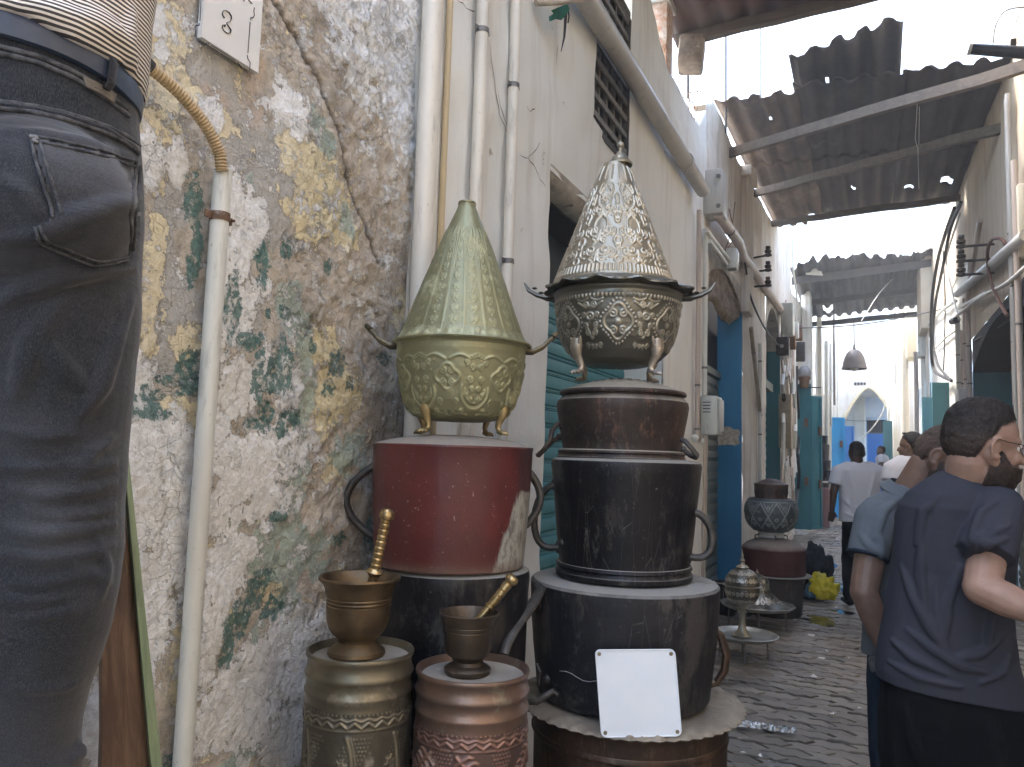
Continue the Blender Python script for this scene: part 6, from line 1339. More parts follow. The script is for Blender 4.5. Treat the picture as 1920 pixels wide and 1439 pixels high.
emb_part('body', emb_lathe(jarp, E5, 300, 90, (jx, cy, 0), .006, .06, .80, .0, 0, 61), emb_mat('verdigris_tin', (.27,.30,.29), (.085,.10,.105), .5, .35, (.34,.35,.33), .58), t)
part(MB().lathe([(.12, .80), (.125, .785), (.118, .775), (.125, .762), (.13, .752)], 40, (jx, cy, 0)), 'base_ring', M_pvcg, t)
mb = MB()
for a in (.4, 1.9, 3.6, 5.1): mb.tube([(jx + .12*math.cos(a), cy + .12*math.sin(a), .775), (jx + .16*math.cos(a), cy + .16*math.sin(a), .765), (jx + .16*math.cos(a), cy + .16*math.sin(a), .728)], .007, 6)
part(mb, 'trivet_leg', M_iron, t)
t = thing('pierced_lid', 'octagonal brown pierced lid on top of the grey engraved jar', 'lid', (jx, cy, 1.135)); n = 10
MPL = mat('brown_pierced_copper', (.115,.075,.055), (.075,.052,.042), 14, .6, .4, .3, 60, .003, (.2,.17,.13), 30, .6)
def pg(r, z, n=10, ph=0): return [V((jx + r*math.cos(2*math.pi*(k+ph)/n), cy + r*math.sin(2*math.pi*(k+ph)/n), z)) for k in range(n)]
part(MB().prism(pg(.155, 1.13), pg(.165, 1.265)), 'drum', MPL, t, smooth=False); part(MB().prism(pg(.20, 1.128, 30), pg(.20, 1.137, 30)), 'flange', MPL, t, smooth=False)
part(MB().lathe([(.160, 1.264), (.168, 1.268), (.165, 1.276), (.13, 1.285), (.10, 1.305), (.05, 1.325), (.003, 1.33)], 10, (jx, cy, 0)), 'dome', M_pewd if 'M_pewd' in globals() else MPL, t, ang=20)
mb = MB()
for k in range(10):
    a = 2*math.pi*(k+.5)/10
    for (du, dz) in ((0,0),(.022,.018),(-.022,.018),(.022,-.018),(-.022,-.018),(0,.034),(0,-.034),(.036,0),(-.036,0)):
        r_ = .154; u = V((-math.sin(a), math.cos(a), 0)); c = V((jx, cy, 1.197 + dz)) + V((math.cos(a), math.sin(a), 0))*r_ + u*du; mb.cyl(c - V((math.cos(a), math.sin(a), 0))*.01, c + V((math.cos(a), math.sin(a), 0))*.004, .0085, n=6)
o = part(mb, 'hole', M_dark, t); o['kind'] = 'stuff'
# incense burner on a tray with thin legs
tx, ty, tz = -.885, 6.15, .165
t = thing('legged_tray', 'oval silver tray on four thin legs carrying the ornate silver goblet', 'tray', (tx, ty, 0))
part(MB().lathe([(.003, tz - .004), (.2, tz - .004), (.222, tz), (.238, tz + .014), (.252, tz + .022), (.258, tz + .02), (.255, tz + .015), (.238, tz + .008), (.222, tz - .008), (.003, tz - .010)], 56, (tx, ty, 0), sc=(1, 1)), 'plate', mat('grey_silver', (.44,.44,.40), (.30,.30,.27), 12, .38, .7, .3, 60, .002), t)
for a in (.2, 1.75, 3.35, 4.9): part(MB().tube([(tx + .17*math.cos(a), ty + .17*math.sin(a), tz - .008), (tx + .18*math.cos(a), ty + .18*math.sin(a), .0)], .006, 6), 'leg', M_clamp, t)
gx, gy = -.895, 6.15
t = thing('silver_goblet_burner', 'ornate lidded silver goblet with pointed finial on the thin-legged tray', 'incense burner', (gx, gy, tz))
E6 = Emb(700, 130)
for k in range(8):
    x = k*87.5
    for (yy, r_) in ((32, 15), (88, 18)):
        for s in (-1, 1): E6.spiral(x + s*16, yy, r_, 1.3, math.pi/2, s, 4, 1)
        E6.dot(x + 44, yy, 9, .9, True)
    for i in range(14): E6.dot(x + RNG.uniform(0, 87), RNG.uniform(8, 122), 3.4, .6)
MS2 = emb_mat('silver_filigree', (.46,.44,.385), (.13,.125,.105), .34, .85, dth=.7)
emb_part('bowl', emb_lathe([(.128, tz + .375), (.130, tz + .345), (.122, tz + .30), (.098, tz + .262), (.06, tz + .243), (.03, tz + .238)], E6, 220, 70, (gx, gy, 0), .0026, .05, .8, 0, 0, 71), MS2, t)
emb_part('lid', emb_lathe([(.130, tz + .382), (.128, tz + .41), (.112, tz + .455), (.082, tz + .487), (.05, tz + .505), (.03, tz + .512)], E6, 220, 70, (gx, gy, 0), .0026, .05, .85, 0, 0, 72), MS2, t)
part(MB().lathe([(.128, tz + .374), (.146, tz + .376), (.148, tz + .381), (.130, tz + .384)], 48, (gx, gy, 0)), 'rim', M_sil, t)
part(MB().lathe([(.045, tz + .508), (.05, tz + .517), (.035, tz + .53), (.02, tz + .538), (.014, tz + .556), (.020, tz + .566), (.014, tz + .578), (.007, tz + .59), (.010, tz + .605), (.004, tz + .625), (.001, tz + .66)], 20, (gx, gy, 0)), 'finial', M_sil, t)
part(MB().lathe([(.075, tz), (.077, tz + .006), (.055, tz + .022), (.035, tz + .045), (.024, tz + .09), (.02, tz + .13), (.024, tz + .165), (.034, tz + .18), (.024, tz + .19), (.027, tz + .215), (.04, tz + .243)], 32, (gx, gy, 0)), 'stem', M_sil, t, ang=50)
# larger tray with conical lid behind
ux, uy, uz = -.93, 7.28, .20
t = thing('octagonal_tray', 'larger many-sided tray on thin legs just in front of the maroon drum', 'tray', (ux, uy, 0))
part(MB().lathe([(.003, uz - .006), (.27, uz - .006), (.30, uz), (.325, uz + .022), (.33, uz + .02), (.305, uz - .008), (.003, uz - .012)], 12, (ux, uy, 0)), 'plate', bpy.data.materials['grey_silver'], t, ang=20)
for a in (.1, 1.7, 3.3, 4.9): part(MB().tube([(ux + .24*math.cos(a), uy + .24*math.sin(a), uz - .01), (ux + .25*math.cos(a), uy + .25*math.sin(a), .0)], .007, 6), 'leg', M_clamp, t)
t = thing('bell_shaped_lid', 'flared embossed silver lid lying on the many-sided tray behind the goblet', 'lid', (ux, uy, uz))
emb_part('lid', emb_lathe([(.285, uz + .004), (.27, uz + .018), (.19, uz + .06), (.12, uz + .125), (.10, uz + .18), (.105, uz + .215), (.085, uz + .255), (.04, uz + .28), (.01, uz + .285)], E6, 240, 90, (ux, uy, 0), .003, .08, .9, 0, 0, 73), MS2, t)
part(MB().lathe([(.012, uz + .283), (.02, uz + .295), (.008, uz + .31), (.002, uz + .33)], 14, (ux, uy, 0)), 'finial', M_sil, t)
# ribbed dark planter
t = thing('ribbed_dark_pot', 'small ribbed dark metal pot at the foot of the blue door frame', 'pot', (-1.28, 7.85, 0)); c = (-1.27, 7.75, 0)
part(MB().lathe([(.01, .005), (.09, .005), (.10, .03), (.098, .10), (.11, .13), (.102, .15), (.112, .24), (.122, .30), (.128, .31), (.12, .315), (.112, .29), (.01, .2)], 40, c), 'body', M_black, t, ang=40)
for k in range(18): a = 2*math.pi*k/18; part(MB().cyl((c[0] + .104*math.cos(a), c[1] + .104*math.sin(a), .155), (c[0] + .116*math.cos(a), c[1] + .116*math.sin(a), .285), .006, n=5), 'rib', M_clamp, t)
# bags beside stack C
def cloth_lump(c, s, seed, amp=.35, n=26, fr=2.2):
    vs = []; m_ = n // 2
    for j in range(m_ + 1):
        for k in range(n):
            a = math.pi * (.01 + .98*j/m_); t = 2*math.pi*k/n; d = V((math.sin(a)*math.cos(t), math.sin(a)*math.sin(t), -math.cos(a)))
            q = 1 + amp * noise.noise(d * fr + V((seed, 0, 0))) + amp*.6 * abs(noise.noise(d * fr*2.7 + V((seed, 5, 0)))) ; p = V((d.x*s[0], d.y*s[1], d.z*s[2])) * q + V(c); p.z = max(p.z, .012 + .004*(k % 2)); vs.append(p)
    return MB().add(vs, [(j*n+k, j*n+(k+1)%n, (j+1)*n+(k+1)%n, (j+1)*n+k) for j in range(m_) for k in range(n)] + [tuple(range(n-1,-1,-1)), tuple(range(m_*n, m_*n+n))])
bc = onz(1543, 1105, .12); solo(cloth_lump((bc.x, bc.y, .12), (.13, .11, .13), 3, .55, 44, 2.6), 'yellow_bag', mat('yellow_plastic_bag', (.72,.60,.03), (.62,.50,.02), 14, .35, 0, .5, 26, .02), 'crumpled bright yellow plastic bag on the paving beside the dark basin', 'bag', ang=None)
solo(cloth_lump((bc.x - .115, bc.y + .02, .07), (.07, .09, .10), 6, .4), 'blue_bag', mat('blue_plastic_bag', (.05,.14,.24), (.08,.20,.30), 14, .35, 0, .4, 26, .02), 'blue plastic bag half hidden behind the yellow one', 'bag', ang=None)
bc = onz(1532, 1068, .28); solo(cloth_lump((bc.x - .03, bc.y, .26), (.16, .22, .25), 9, .6, 40, 2.8), 'black_cloth_bag', mat('black_cloth', (.012,.013,.018), (.02,.02,.026), 10, .8, 0, .3), 'black cloth bundle behind the maroon drum', 'bag', ang=None)
# far pile of pots
t0 = None
for k, (px, y0, y1, r_, col) in enumerate(((1541, 817, 833, .14, 0), (1542, 833, 863, .165, 1), (1544, 863, 882, .17, 0), (1545, 882, 902, .17, 0), (1541, 905, 930, .18, 1))):
    Yp = 20.3; a, b = ony(px, y0, Yp), ony(px, y1, Yp)
    t = thing('far_pot', ('topmost', 'second', 'third', 'fourth', 'lowest')[k] + ' pot of the far dark pile between the teal and blue doors', 'pot', (a.x, Yp, b.z), 'pots in the far dark pile')
    h = a.z - b.z; part(MB().lathe([(.01, 0), (r_*.9, 0), (r_*.92, h*.1), (r_, h*.9), (r_*.96, h*.985), (.01, h*.985)], 24, (a.x, Yp, b.z)), 'body', M_black if col == 0 else M_brown, t, ang=40)
Yp = 20.3; a, b = ony(1541, 930, Yp), ony(1541, 965, Yp)
t = thing('far_stand', 'brown crate-like stand under the far dark pile of pots', 'stand', (a.x, Yp, 0)); part(MB().bbox((a.x, Yp, a.z/2), (.34, .4, a.z - .005), (0,0,0), .01), 'case', M_brown, t)
a = ony(1544, 915, 19.6); b = ony(1544, 968, 19.6)
t = thing('pink_panelled_box', 'dusty pink ribbed box standing in front of the far pile of pots', 'box', (a.x, 19.6, 0)); part(MB().bbox((a.x, 19.6, (a.z)/2), (.26, .2, a.z), (0,0,0), .01), 'case', mat('dusty_pink', (.34,.17,.16), (.28,.14,.13), 9, .7), t)
for k in range(4): part(MB().box((a.x - .12 + k*.065, 19.492, .08), (a.x - .08 + k*.065, 19.499, a.z - .06)), 'rib', mat('dark_pink', (.22,.11,.10), (.25,.13,.12), 9, .7) if k == 0 else bpy.data.materials['dark_pink'], t, smooth=False)
# litter: foil, puddles, paper scraps
M_foil = mat('crumpled_foil', (.80,.80,.80), (.60,.60,.60), 30, .22, 1, .8, 60, .01)
a, b = onz(1378, 1350, .03), onz(1492, 1370, .02); n = 26; vs = []; rnd = random.Random(4)
for k in range(n + 1):
    c = a.lerp(b, k/n); w_ = .030 * (1 - .55*k/n) + rnd.uniform(-.008,.008)
    for q in range(7): u = q/6 - .5; vs.append((c.x + rnd.uniform(-.004,.004), c.y + u*w_*2, .006 + (.030 if abs(u) < .4 else 0)*rnd.uniform(.3,1)))
solo(MB().add(vs, [(k*7+q, (k+1)*7+q, (k+1)*7+q+1, k*7+q+1) for k in range(n) for q in range(6)]), 'foil_strip', M_foil, 'long strip of crumpled silver foil on the paving beside the scalloped tray', 'litter', smooth=False)
M_paper = mat('white_paper_scrap', (.72,.71,.68), (.6,.59,.55), 20, .8, 0, .2)
scr = [(1438,1150,16),(1420,1140,10),(1405,1223,8),(1434,1164,14),(1441,1203,14),(1448,1148,10),(1465,1165,7),(1560,1340,9),(1393,1413,10),(1425,1419,9),(1520,1192,14),(1550,1222,12),(1540,1235,16),(1580,1210,5),(1573,1183,12),(1500,1253,12),(1527,1270,15),(1563,1338,10),(1612,1330,8),(1592,1235,4),(1570,1140,9),(1558,1120,7),(1575,1090,8),(1586,1050,6),(1560,1030,6),(1565,1075,6),(1590,1130,8),(1480,1150,8),(1490,1163,9)]
scr = [p for p in scr if not (p[0] < 1475 and p[1] < 1400)]; seen = {}
ORD = ['nearest', 'second nearest', 'third nearest', 'fourth nearest', 'fifth nearest', 'sixth nearest', 'farthest']
scr.sort(key=lambda p: -p[1])
for k, (px, py, s) in enumerate(scr):
    c = onz(px, py, .012); s_ = s / 2 / (FPX / CF.dot(c - CO)); rnd = random.Random(k); a0 = rnd.uniform(0, 3)
    pts = [V((c.x + s_*rnd.uniform(.6,1.2)*math.cos(a0 + q*1.05), c.y + s_*rnd.uniform(.8,1.8)*math.sin(a0 + q*1.05), .012 + rnd.uniform(0,.01))) for q in range(6)]
    lb = ('shiny foil scrap' if k % 3 == 0 else 'torn white paper scrap') + ' on the paving ' + ('near the thin-legged silver tray' if py < 1260 and px < 1560 else ('beyond the yellow bag' if py < 1110 else ('in the wet patch beside the dark basin' if py < 1200 else 'in the open middle of the alley'))); seen[lb] = seen.get(lb, -1) + 1
    solo(MB().prism(pts, [p + V((0,0,.0015)) for p in pts]), 'paper_scrap', M_paper if k % 3 else M_foil, ORD[seen[lb]] + ' ' + lb, 'litter', 'scraps on the paving', smooth=False)
t = thing('puddle', None, None, (0,0,0), kind='structure')
M_wet = mat('standing_water', (.03,.03,.03), (.04,.038,.034), 8, .06, 0, .15, 30, .002)
for k, (px, py, sx, sy) in enumerate(((1540,1165,.16,.22), (1580,1095,.10,.5), (1525,1158,.1,.12), (1575,1145,.12,.14), (1590,1120,.08,.2), (1560,1060,.07,.3), (1600,1075,.07,.3))):
    c = onz(px, py, .0); vs = [(c.x + sx*(1 + .5*noise.noise((math.cos(a)*1.3, math.sin(a)*1.3, k*3)))*math.cos(a), c.y + sy*(1 + .5*noise.noise((math.cos(a)*1.3, math.sin(a)*1.3, k*3)))*math.sin(a), GZ(c.x, c.y) + .0015) for a in [2*math.pi*q/24 for q in range(24)]]
    part(MB().add(vs, [tuple(range(24))]), 'water', M_wet, t, smooth=False)
# ================================================================== PEOPLE
CRh = V((CR.x, CR.y, 0)).normalized(); CFh = V((CF.x, CF.y, 0)).normalized(); UPV = V((0, 0, 1))
def capsule(mb, p0, p1, r0, r1, n=14, flat0=False, flat1=False, ell=(1, 1), up=None):
    p0, p1 = V(p0), V(p1); ax = (p1 - p0); 
    if ax.length < 1e-6: return mb.ball(tuple(p0), r0, n)
    ax.normalize(); rings = []
    if not flat0: rings += [(p0 - ax*r0*math.cos(a), r0*math.sin(a)) for a in (.15, .5, .9, 1.25)]
    rings += [(p0, r0), (p0.lerp(p1, .5), (r0+r1)/2), (p1, r1)]
    if not flat1: rings += [(p1 + ax*r1*math.cos(a), r1*math.sin(a)) for a in (1.25, .9, .5, .15)]
    vs = []
    for c, r in rings: vs += mb.ring(c, ax, r, n, ell, up)
    m_ = len(rings); fs = [(j*n+k, j*n+(k+1) % n, (j+1)*n+(k+1) % n, (j+1)*n+k) for j in range(m_-1) for k in range(n)] + [tuple(range(n-1,-1,-1)), tuple(range((m_-1)*n, m_*n))]
    return mb.add(vs, fs)
def ellips(mb, c, r, f=V((1,0,0)), u=UPV, n=24):
    s_ = f.cross(u).normalized(); k0 = len(mb.v); mb.ball((0,0,0), 1, n)
    for i in range(k0, len(mb.v)): x, y, z = mb.v[i]; mb.v[i] = tuple(V(c) + f*(x*r[0]) + s_*(y*r[1]) + u*(z*r[2]))
    return mb
def loftx(mb, secs, n=36, pw=2.4):
    """closed loft through superellipse rings: (centre, half width vector, half depth vector)"""
    vs = []
    for c, a, b in secs:
        for k in range(n):
            t = 2*math.pi*k/n; cx, sx = math.cos(t), math.sin(t); vs.append(V(c) + a * (math.copysign(abs(cx)**(2/pw), cx)) + b * (math.copysign(abs(sx)**(2/pw), sx)))
    m_ = len(secs); return mb.add(vs, [(j*n+k, j*n+(k+1) % n, (j+1)*n+(k+1) % n, (j+1)*n+k) for j in range(m_-1) for k in range(n)] + [tuple(range(n-1,-1,-1)), tuple(range((m_-1)*n, m_*n))])
def pxsec(rows, Z, dep, back=0.0, right=CRh, fwd=CFh, lean=0.0):
    """rows: (py, px left, px right[, tilt px]) -> loft sections at camera depth Z"""
    out = []
    for i, (py, xl, xr, *tl) in enumerate(rows):
        d = dep[i] if isinstance(dep, (list, tuple)) else dep; zz_ = Z[i] if isinstance(Z, (list, tuple)) else Z
        a, b = atd(xl, py - (tl[0] if tl else 0), zz_), atd(xr, py + (tl[0] if tl else 0), zz_); out.append(((a+b)/2, (b-a)/2, fwd * d))
    return out
def remesh(mb, vox, smooth=2, fac=.5):
    me = bpy.data.meshes.new('tmp'); me.from_pydata([tuple(v) for v in mb.v], [], mb.f); o = bpy.data.objects.new('tmp', me); COL.objects.link(o)
    r = o.modifiers.new('r', 'REMESH'); r.mode = 'VOXEL'; r.voxel_size = vox
    if smooth: s_ = o.modifiers.new('s', 'SMOOTH'); s_.factor = fac; s_.iterations = smooth
    dg = bpy.context.evaluated_depsgraph_get(); dg.update(); m2 = bpy.data.meshes.new_from_object(o.evaluated_get(dg)); bpy.data.objects.remove(o); bpy.data.meshes.remove(me); return m2
def bvh_of(me): return BVHTree.FromPolygons([v.co[:] for v in me.vertices], [tuple(p.vertices) for p in me.polygons])
def cast(bv, px, py, ofs=0.0):
    d = ray(px, py).normalized(); h = bv.ray_cast(CO, d)
    if h[0] is None: h2 = bv.find_nearest(atd(px, py, 1.0)); 
    if h[0] is None: return None
    n = h[1] if h[1].dot(d) < 0 else -h[1]; return h[0] + n*ofs, n
def skin_part(me, name, m, parent, nz=0, nsc=20, seed=0, stretch=(1,1,1)):
    """link a remeshed surface as a part; fine cloth or skin unevenness along the normals"""
    org = ORG[parent.name]; n = len(me.vertices); co_ = np.empty(n*3, np.float32); me.vertices.foreach_get('co', co_); co_ = co_.reshape(-1, 3)
    if nz:
        nr = np.empty(n*3, np.float32); me.vertices.foreach_get('normal', nr); nr = nr.reshape(-1, 3)
        d = np.array([noise.noise((c[0]*nsc*stretch[0]+seed, c[1]*nsc*stretch[1], c[2]*nsc*stretch[2])) for c in co_], np.float32); co_ = co_ + nr * (d*nz)[:, None]
    me.vertices.foreach_set('co', (co_ - np.array(org, np.float32)).reshape(-1)); me.materials.clear(); me.materials.append(m); me.shade_smooth(); me.update()
    me.name = name; o = bpy.data.objects.new(name, me); COL.objects.link(o); o.parent = parent; ORG[o.name] = org; return o
def garment(prims, vox, folds=(), smooth=3, name='shirt', m=None, parent=None, nz=.003, nsc=9, seed=0, keep=False, fk=1.45):
    me = remesh(prims, vox * (1.6 if folds else 1), 2)
    if folds:
        bv = bvh_of(me)
        for pts, r, off in folds:
            pp = []
            for i in range(len(pts)-1):
                for k in range(4): t = k/4; pp.append((pts[i][0]*(1-t)+pts[i+1][0]*t, pts[i][1]*(1-t)+pts[i+1][1]*t))
            pp.append(pts[-1]); hits = [cast(bv, x, y, off*.45 + .0006) for x, y in pp]; hits = [h[0] for h in hits if h is not None]
            for i in range(len(hits)-1):
                if (hits[i+1]-hits[i]).length > .12: continue
                t0, t1 = i/len(hits), (i+1)/len(hits); f = lambda t: .45 + .65*math.sin(math.pi*min(1, max(0, t)))
                capsule(prims, hits[i], hits[i+1], r*fk*f(t0), r*fk*f(t1), 8)
        bpy.data.meshes.remove(me); me = remesh(prims, vox, smooth)
    o = skin_part(me, name, m, parent, nz, nsc, seed)
    return (o, bvh_of_world(o)) if keep else o
def bvh_of_world(o):
    org = ORG[o.parent.name]; return BVHTree.FromPolygons([tuple(v.co + org) for v in o.data.vertices], [tuple(p.vertices) for p in o.data.polygons])
def head_prims(mb, c, f, u, s=1.0, nose=1.0):
    f = V(f).normalized(); u = (V(u) - f*V(u).dot(f)).normalized(); r = f.cross(u); P = lambda a, b, d=0: V(c) + (f*a + u*b + r*d)*s
    ellips(mb, P(-.012, .026), (.098*s, .078*s, .092*s), f, u); ellips(mb, P(.028, -.03), (.062*s, .062*s, .082*s), f, u)
    ellips(mb, P(.040, -.078), (.046*s, .047*s, .034*s), f, u); mb.ball(tuple(P(.074, -.098)), .019*s, 10)
    capsule(mb, P(.084, .008), P(.107*nose, -.030), .0085*s, .0125*s, 8)
    for k in (-1, 1):
        mb.ball(tuple(P(.098, -.034, k*.010)), .0085*s, 8); capsule(mb, P(.082, .020, k*.010), P(.068, .018, k*.045), .010*s, .009*s, 8); mb.ball(tuple(P(.064, -.03, k*.036)), .022*s, 10)
        capsule(mb, P(.02, -.06, k*.05), P(-.01, -.035, k*.062), .018*s, .018*s, 8)
        ellips(mb, P(-.006, -.014, k*.076), (.015*s, .0075*s, .027*s), f, (u + r*k*.15).normalized(), 12)
        rim = [P(.006, -.035, k*.078), P(-.008, -.042, k*.082), P(-.018, -.028, k*.088), P(-.022, -.008, k*.091), P(-.014, .012, k*.089), P(.002, .014, k*.084), P(.008, .002, k*.079)]
        for a, b in zip(rim[:-1], rim[1:]): capsule(mb, a, b, .0052*s, .0052*s, 6)
    capsule(mb, P(.088, -.055, -.016), P(.088, -.055, .016), .0075*s, .0075*s, 8); capsule(mb, P(.085, -.067, -.014), P(.085, -.067, .014), .0078*s, .0078*s, 8)
    return P
def shell(name, c, rad, f, u, keep, m, parent, n=96, nz=.003, nsc=60, seed=0):
    """hair or beard: an ellipsoid shell that stands proud of the skin where keep(a,b,d) says so and dives under it elsewhere"""
    f = V(f).normalized(); u = (V(u) - f*V(u).dot(f)).normalized(); r = f.cross(u); vs = []; m_ = n//2; hk = []
    for j in range(m_+1):
        for k in range(n):
            a = math.pi*(.004+.992*j/m_); t = 2*math.pi*k/n; d = (math.sin(a)*math.cos(t), -math.cos(a), math.sin(a)*math.sin(t)); K, kk = keep(*d); hk.append((kk, d[1]))
            p = f*d[0]*rad[0] + u*d[1]*rad[1] + r*d[2]*rad[2]; ns = noise.noise(p*nsc + V((seed,0,0))) + .6*noise.noise(p*nsc*2.3 + V((seed,3,0)))
            vs.append(V(c) + p * (1 + K + (nz/.09)*ns*(1 if K > 0 else 0)))
    o = part(MB().add(vs, [(j*n+k, j*n+(k+1)%n, (j+1)*n+(k+1)%n, (j+1)*n+k) for j in range(m_) for k in range(n)]), name, m, parent, ang=None)
    for an, q_ in (('hk', 0), ('hb', 1)): at_ = o.data.attributes.new(an, 'FLOAT', 'POINT'); at_.data.foreach_set('value', np.array([h[q_] for h in hk], np.float32))
    return o
def sst(x, a, b): t = max(0, min(1, (x-a)/(b-a))); return t*t*(3-2*t)
def hair(c, f, u, s, m, parent, top=.13, side=.035, line=.0, seed=0, nape=-.62):
    P0 = V(c); ff = V(f).normalized(); uu = (V(u) - ff*V(u).dot(ff)).normalized()
    def keep(a, b, d):
        # hairline: high at the forehead, round the ear, low at the nape
        if a > .25: h = .34 + .50*(a-.25)
        elif a > -.10: h = -.10 + .44*sst(a, -.10, .25)
        else: h = -.10 + (nape+.10)*sst(-a, .10, .42)
        k = sst(b, h-.16, h+.16); th = side + (top-side)*sst(b, .15, .80); return (-.035 + (.035 + th)*sst(b, h-.30, h+.45)), k
    return shell('hair', P0 + (ff*-.012 + uu*.020)*s, (.099*s, .100*s, .079*s), f, u, keep, m, parent, seed=seed, nz=.003, nsc=85, n=128)
def hand(mb, wr, d, pn, s=1.0, curl=.35, side=1):
    """palm, four unequal bent fingers and a thumb from the side of the palm; d along the hand, pn out of the palm"""
    d = V(d).normalized(); pn = (V(pn) - d*V(pn).dot(d)).normalized(); w_ = d.cross(pn) * side
    ellips(mb, V(wr) + d*.045*s, (.052*s, .040*s, .016*s), d, pn); capsule(mb, V(wr) - d*.01, V(wr) + d*.03*s, .024*s, .022*s, 10, ell=(1, .8))
    for k, (o_, ln) in enumerate(((-.030, .066), (-.010, .078), (.011, .073), (.030, .058))):
        b = V(wr) + d*.084*s + w_*o_*s; c1 = curl*(1 + .15*k); d1 = (d*math.cos(c1*.5) + pn*math.sin(c1*.5)).normalized(); d2 = (d*math.cos(c1*1.5) + pn*math.sin(c1*1.5)).normalized()
        m1 = b + d1*ln*.52*s; capsule(mb, b - d*.012*s, m1, .0095*s, .0085*s, 8); capsule(mb, m1, m1 + d2*ln*.48*s, .0085*s, .007*s, 8)
    b = V(wr) + d*.025*s - w_*.028*s; m1 = b + (d*.75 - w_*.62 + pn*.25).normalized()*.042*s; capsule(mb, b, m1, .013*s, .010*s, 8); capsule(mb, m1, m1 + (d*.92 - w_*.25 + pn*.3).normalized()*.030*s, .0098*s, .008*s, 8)
def skin_mat(name, c, c2, stub=None):
    g = G(name); n1 = g.noise(14, 5, .6); n2 = g.noise(240, 3, .6); col = g.mix(g.step(n1, .3, .7), c, c2); col = g.mix(g.math('MULTIPLY', g.step(g.noise(70, 4, .7), .5, .75), .3), col, tuple(k*.7 for k in c)); col = g.mix(g.math('MULTIPLY', g.step(g.noise(420, 3, .7, stretch=(1, 1, .25)), .56, .70), .35), col, tuple(k*.45 for k in c))
    m = g.done(col, .52, 0, g.bump(g.math('ADD', n2, n1), .22, .0015)); b = g.b
    b.inputs['Subsurface Weight'].default_value = .12; b.inputs['Subsurface Radius'].default_value = (.6, .25, .15); b.inputs['Subsurface Scale'].default_value = .012; return m
def cloth_mat(name, c, c2, weave=900, rough=.9, bump=.25, big=3, fold=.4):
    g = G(name); n1 = g.noise(big, 4, .6); n2 = g.noise(weave*.35, 2, .5); n3 = g.noise(45, 4, .6)
    col = g.mix(g.step(n1, .3, .7), c, c2); col = g.mix(g.math('MULTIPLY', g.step(n2, .4, .65), .35), col, tuple(min(1, k*1.45) for k in c))
    wv = g.noise(7, 3, .5, stretch=(1, 1, 2.2), dist=1.1)
    return g.done(col, rough, 0, g.bump(g.math('ADD', g.math('MULTIPLY', n2, .12), g.math('ADD', g.math('MULTIPLY', n3, .12), g.math('MULTIPLY', wv, fold*2))), bump, .012), Specular_IOR_Level=.2)
MK1 = skin_mat('skin_light', (.36,.225,.165), (.28,.165,.12)); MK2 = skin_mat('skin_tan', (.215,.128,.088), (.165,.095,.065)); MK3 = skin_mat('skin_brown', (.115,.066,.047), (.085,.050,.036))
def hair_mat(name, dark, lite, stub, t0, t1, soft=.9):
    """short hair: clumped strands on top thinning into stubble, the edge broken up hair by hair"""
    g = G(name); st = g.noise(170, 3, .7, stretch=(1, 1, .35)); cl = g.noise(38, 4, .65); fine = g.noise(900, 2, .6, stretch=(1, 1, .3))
    col = g.mix(g.step(g.math('ADD', g.math('MULTIPLY', st, .6), g.math('MULTIPLY', cl, .4)), .40, .62), dark, lite)
    fd = g.step(g.math('ADD', g.attr('hb'), g.math('MULTIPLY', g.math('SUBTRACT', cl, .5), .35)), t1, t0); col = g.mix(g.math('MULTIPLY', fd, soft), col, g.mix(g.step(fine, .35, .65), dark, stub))
    al = g.step(g.math('ADD', g.attr('hk'), g.math('MULTIPLY', g.math('SUBTRACT', fine, .5), 2.2)), .35, .62)
    return g.done(col, .62, 0, g.bump(g.math('ADD', st, g.math('MULTIPLY', cl, 1.4)), .9, .005), Alpha=al, Specular_IOR_Level=.35)
MH = hair_mat('dark_brown_hair', (.006,.005,.0045), (.030,.022,.018), (.085,.058,.045), -.30, .35); MHs = hair_mat('shaved_hair', (.030,.020,.016), (.085,.055,.042), (.15,.09,.065), -.2, .5, .6)
MHb = hair_mat('beard_hair', (.014,.010,.008), (.055,.032,.022), (.10,.055,.04), -2, -1.9)
def beard(P, c, f, u, s, parent, seed=0):
    def keep(a, b, d):
        if a > .30: lim = .02
        elif a > -.60: lim = .02 + .70*sst(a, .30, -.45)
        else: lim = -2
        k = sst(lim - b, -.10, .22) * sst(a, -.66, -.48); return (-.05*(1 - sst(k, 0, .4)) + (.02 + .10*sst(-b, .1, .8))*k), k
    P0 = P(.032, -.052); return shell('beard', P0, (.068*s, .079*s, .072*s), f, u, keep, MHb, parent, seed=seed, nz=.004, nsc=85, n=110)
M_tA = cloth_mat('slate_navy_cotton', (.033,.035,.047), (.043,.044,.058)); M_tB = cloth_mat('blue_grey_pique', (.105,.120,.135), (.125,.14,.155)); M_tW = cloth_mat('white_cotton', (.62,.62,.66), (.57,.57,.62)); M_blk = cloth_mat('black_trousers', (.002,.0024,.0035), (.003,.0035,.005)); M_navyj = cloth_mat('dark_blue_jeans', (.010,.018,.032), (.015,.026,.045))
def eyes(P, parent, s=1):
    for k in (-1, 1): part(MB().ball(tuple(P(.070, -.002, k*.030)), .0115*s, 12), 'eye', mat('eye_white', (.7,.68,.65), None, 4, .3, 0, 0) if 'eye_white' not in bpy.data.materials else bpy.data.materials['eye_white'], parent); part(MB().ball(tuple(P(.079, -.002, k*.031)), .0052*s, 10), 'iris', M_dark, parent)
def leg_prims(mb, hip, knee, ank, r=(.085, .062, .045)): capsule(mb, hip, knee, r[0], r[1], 14); capsule(mb, knee, ank, r[1]*.98, r[2], 14)
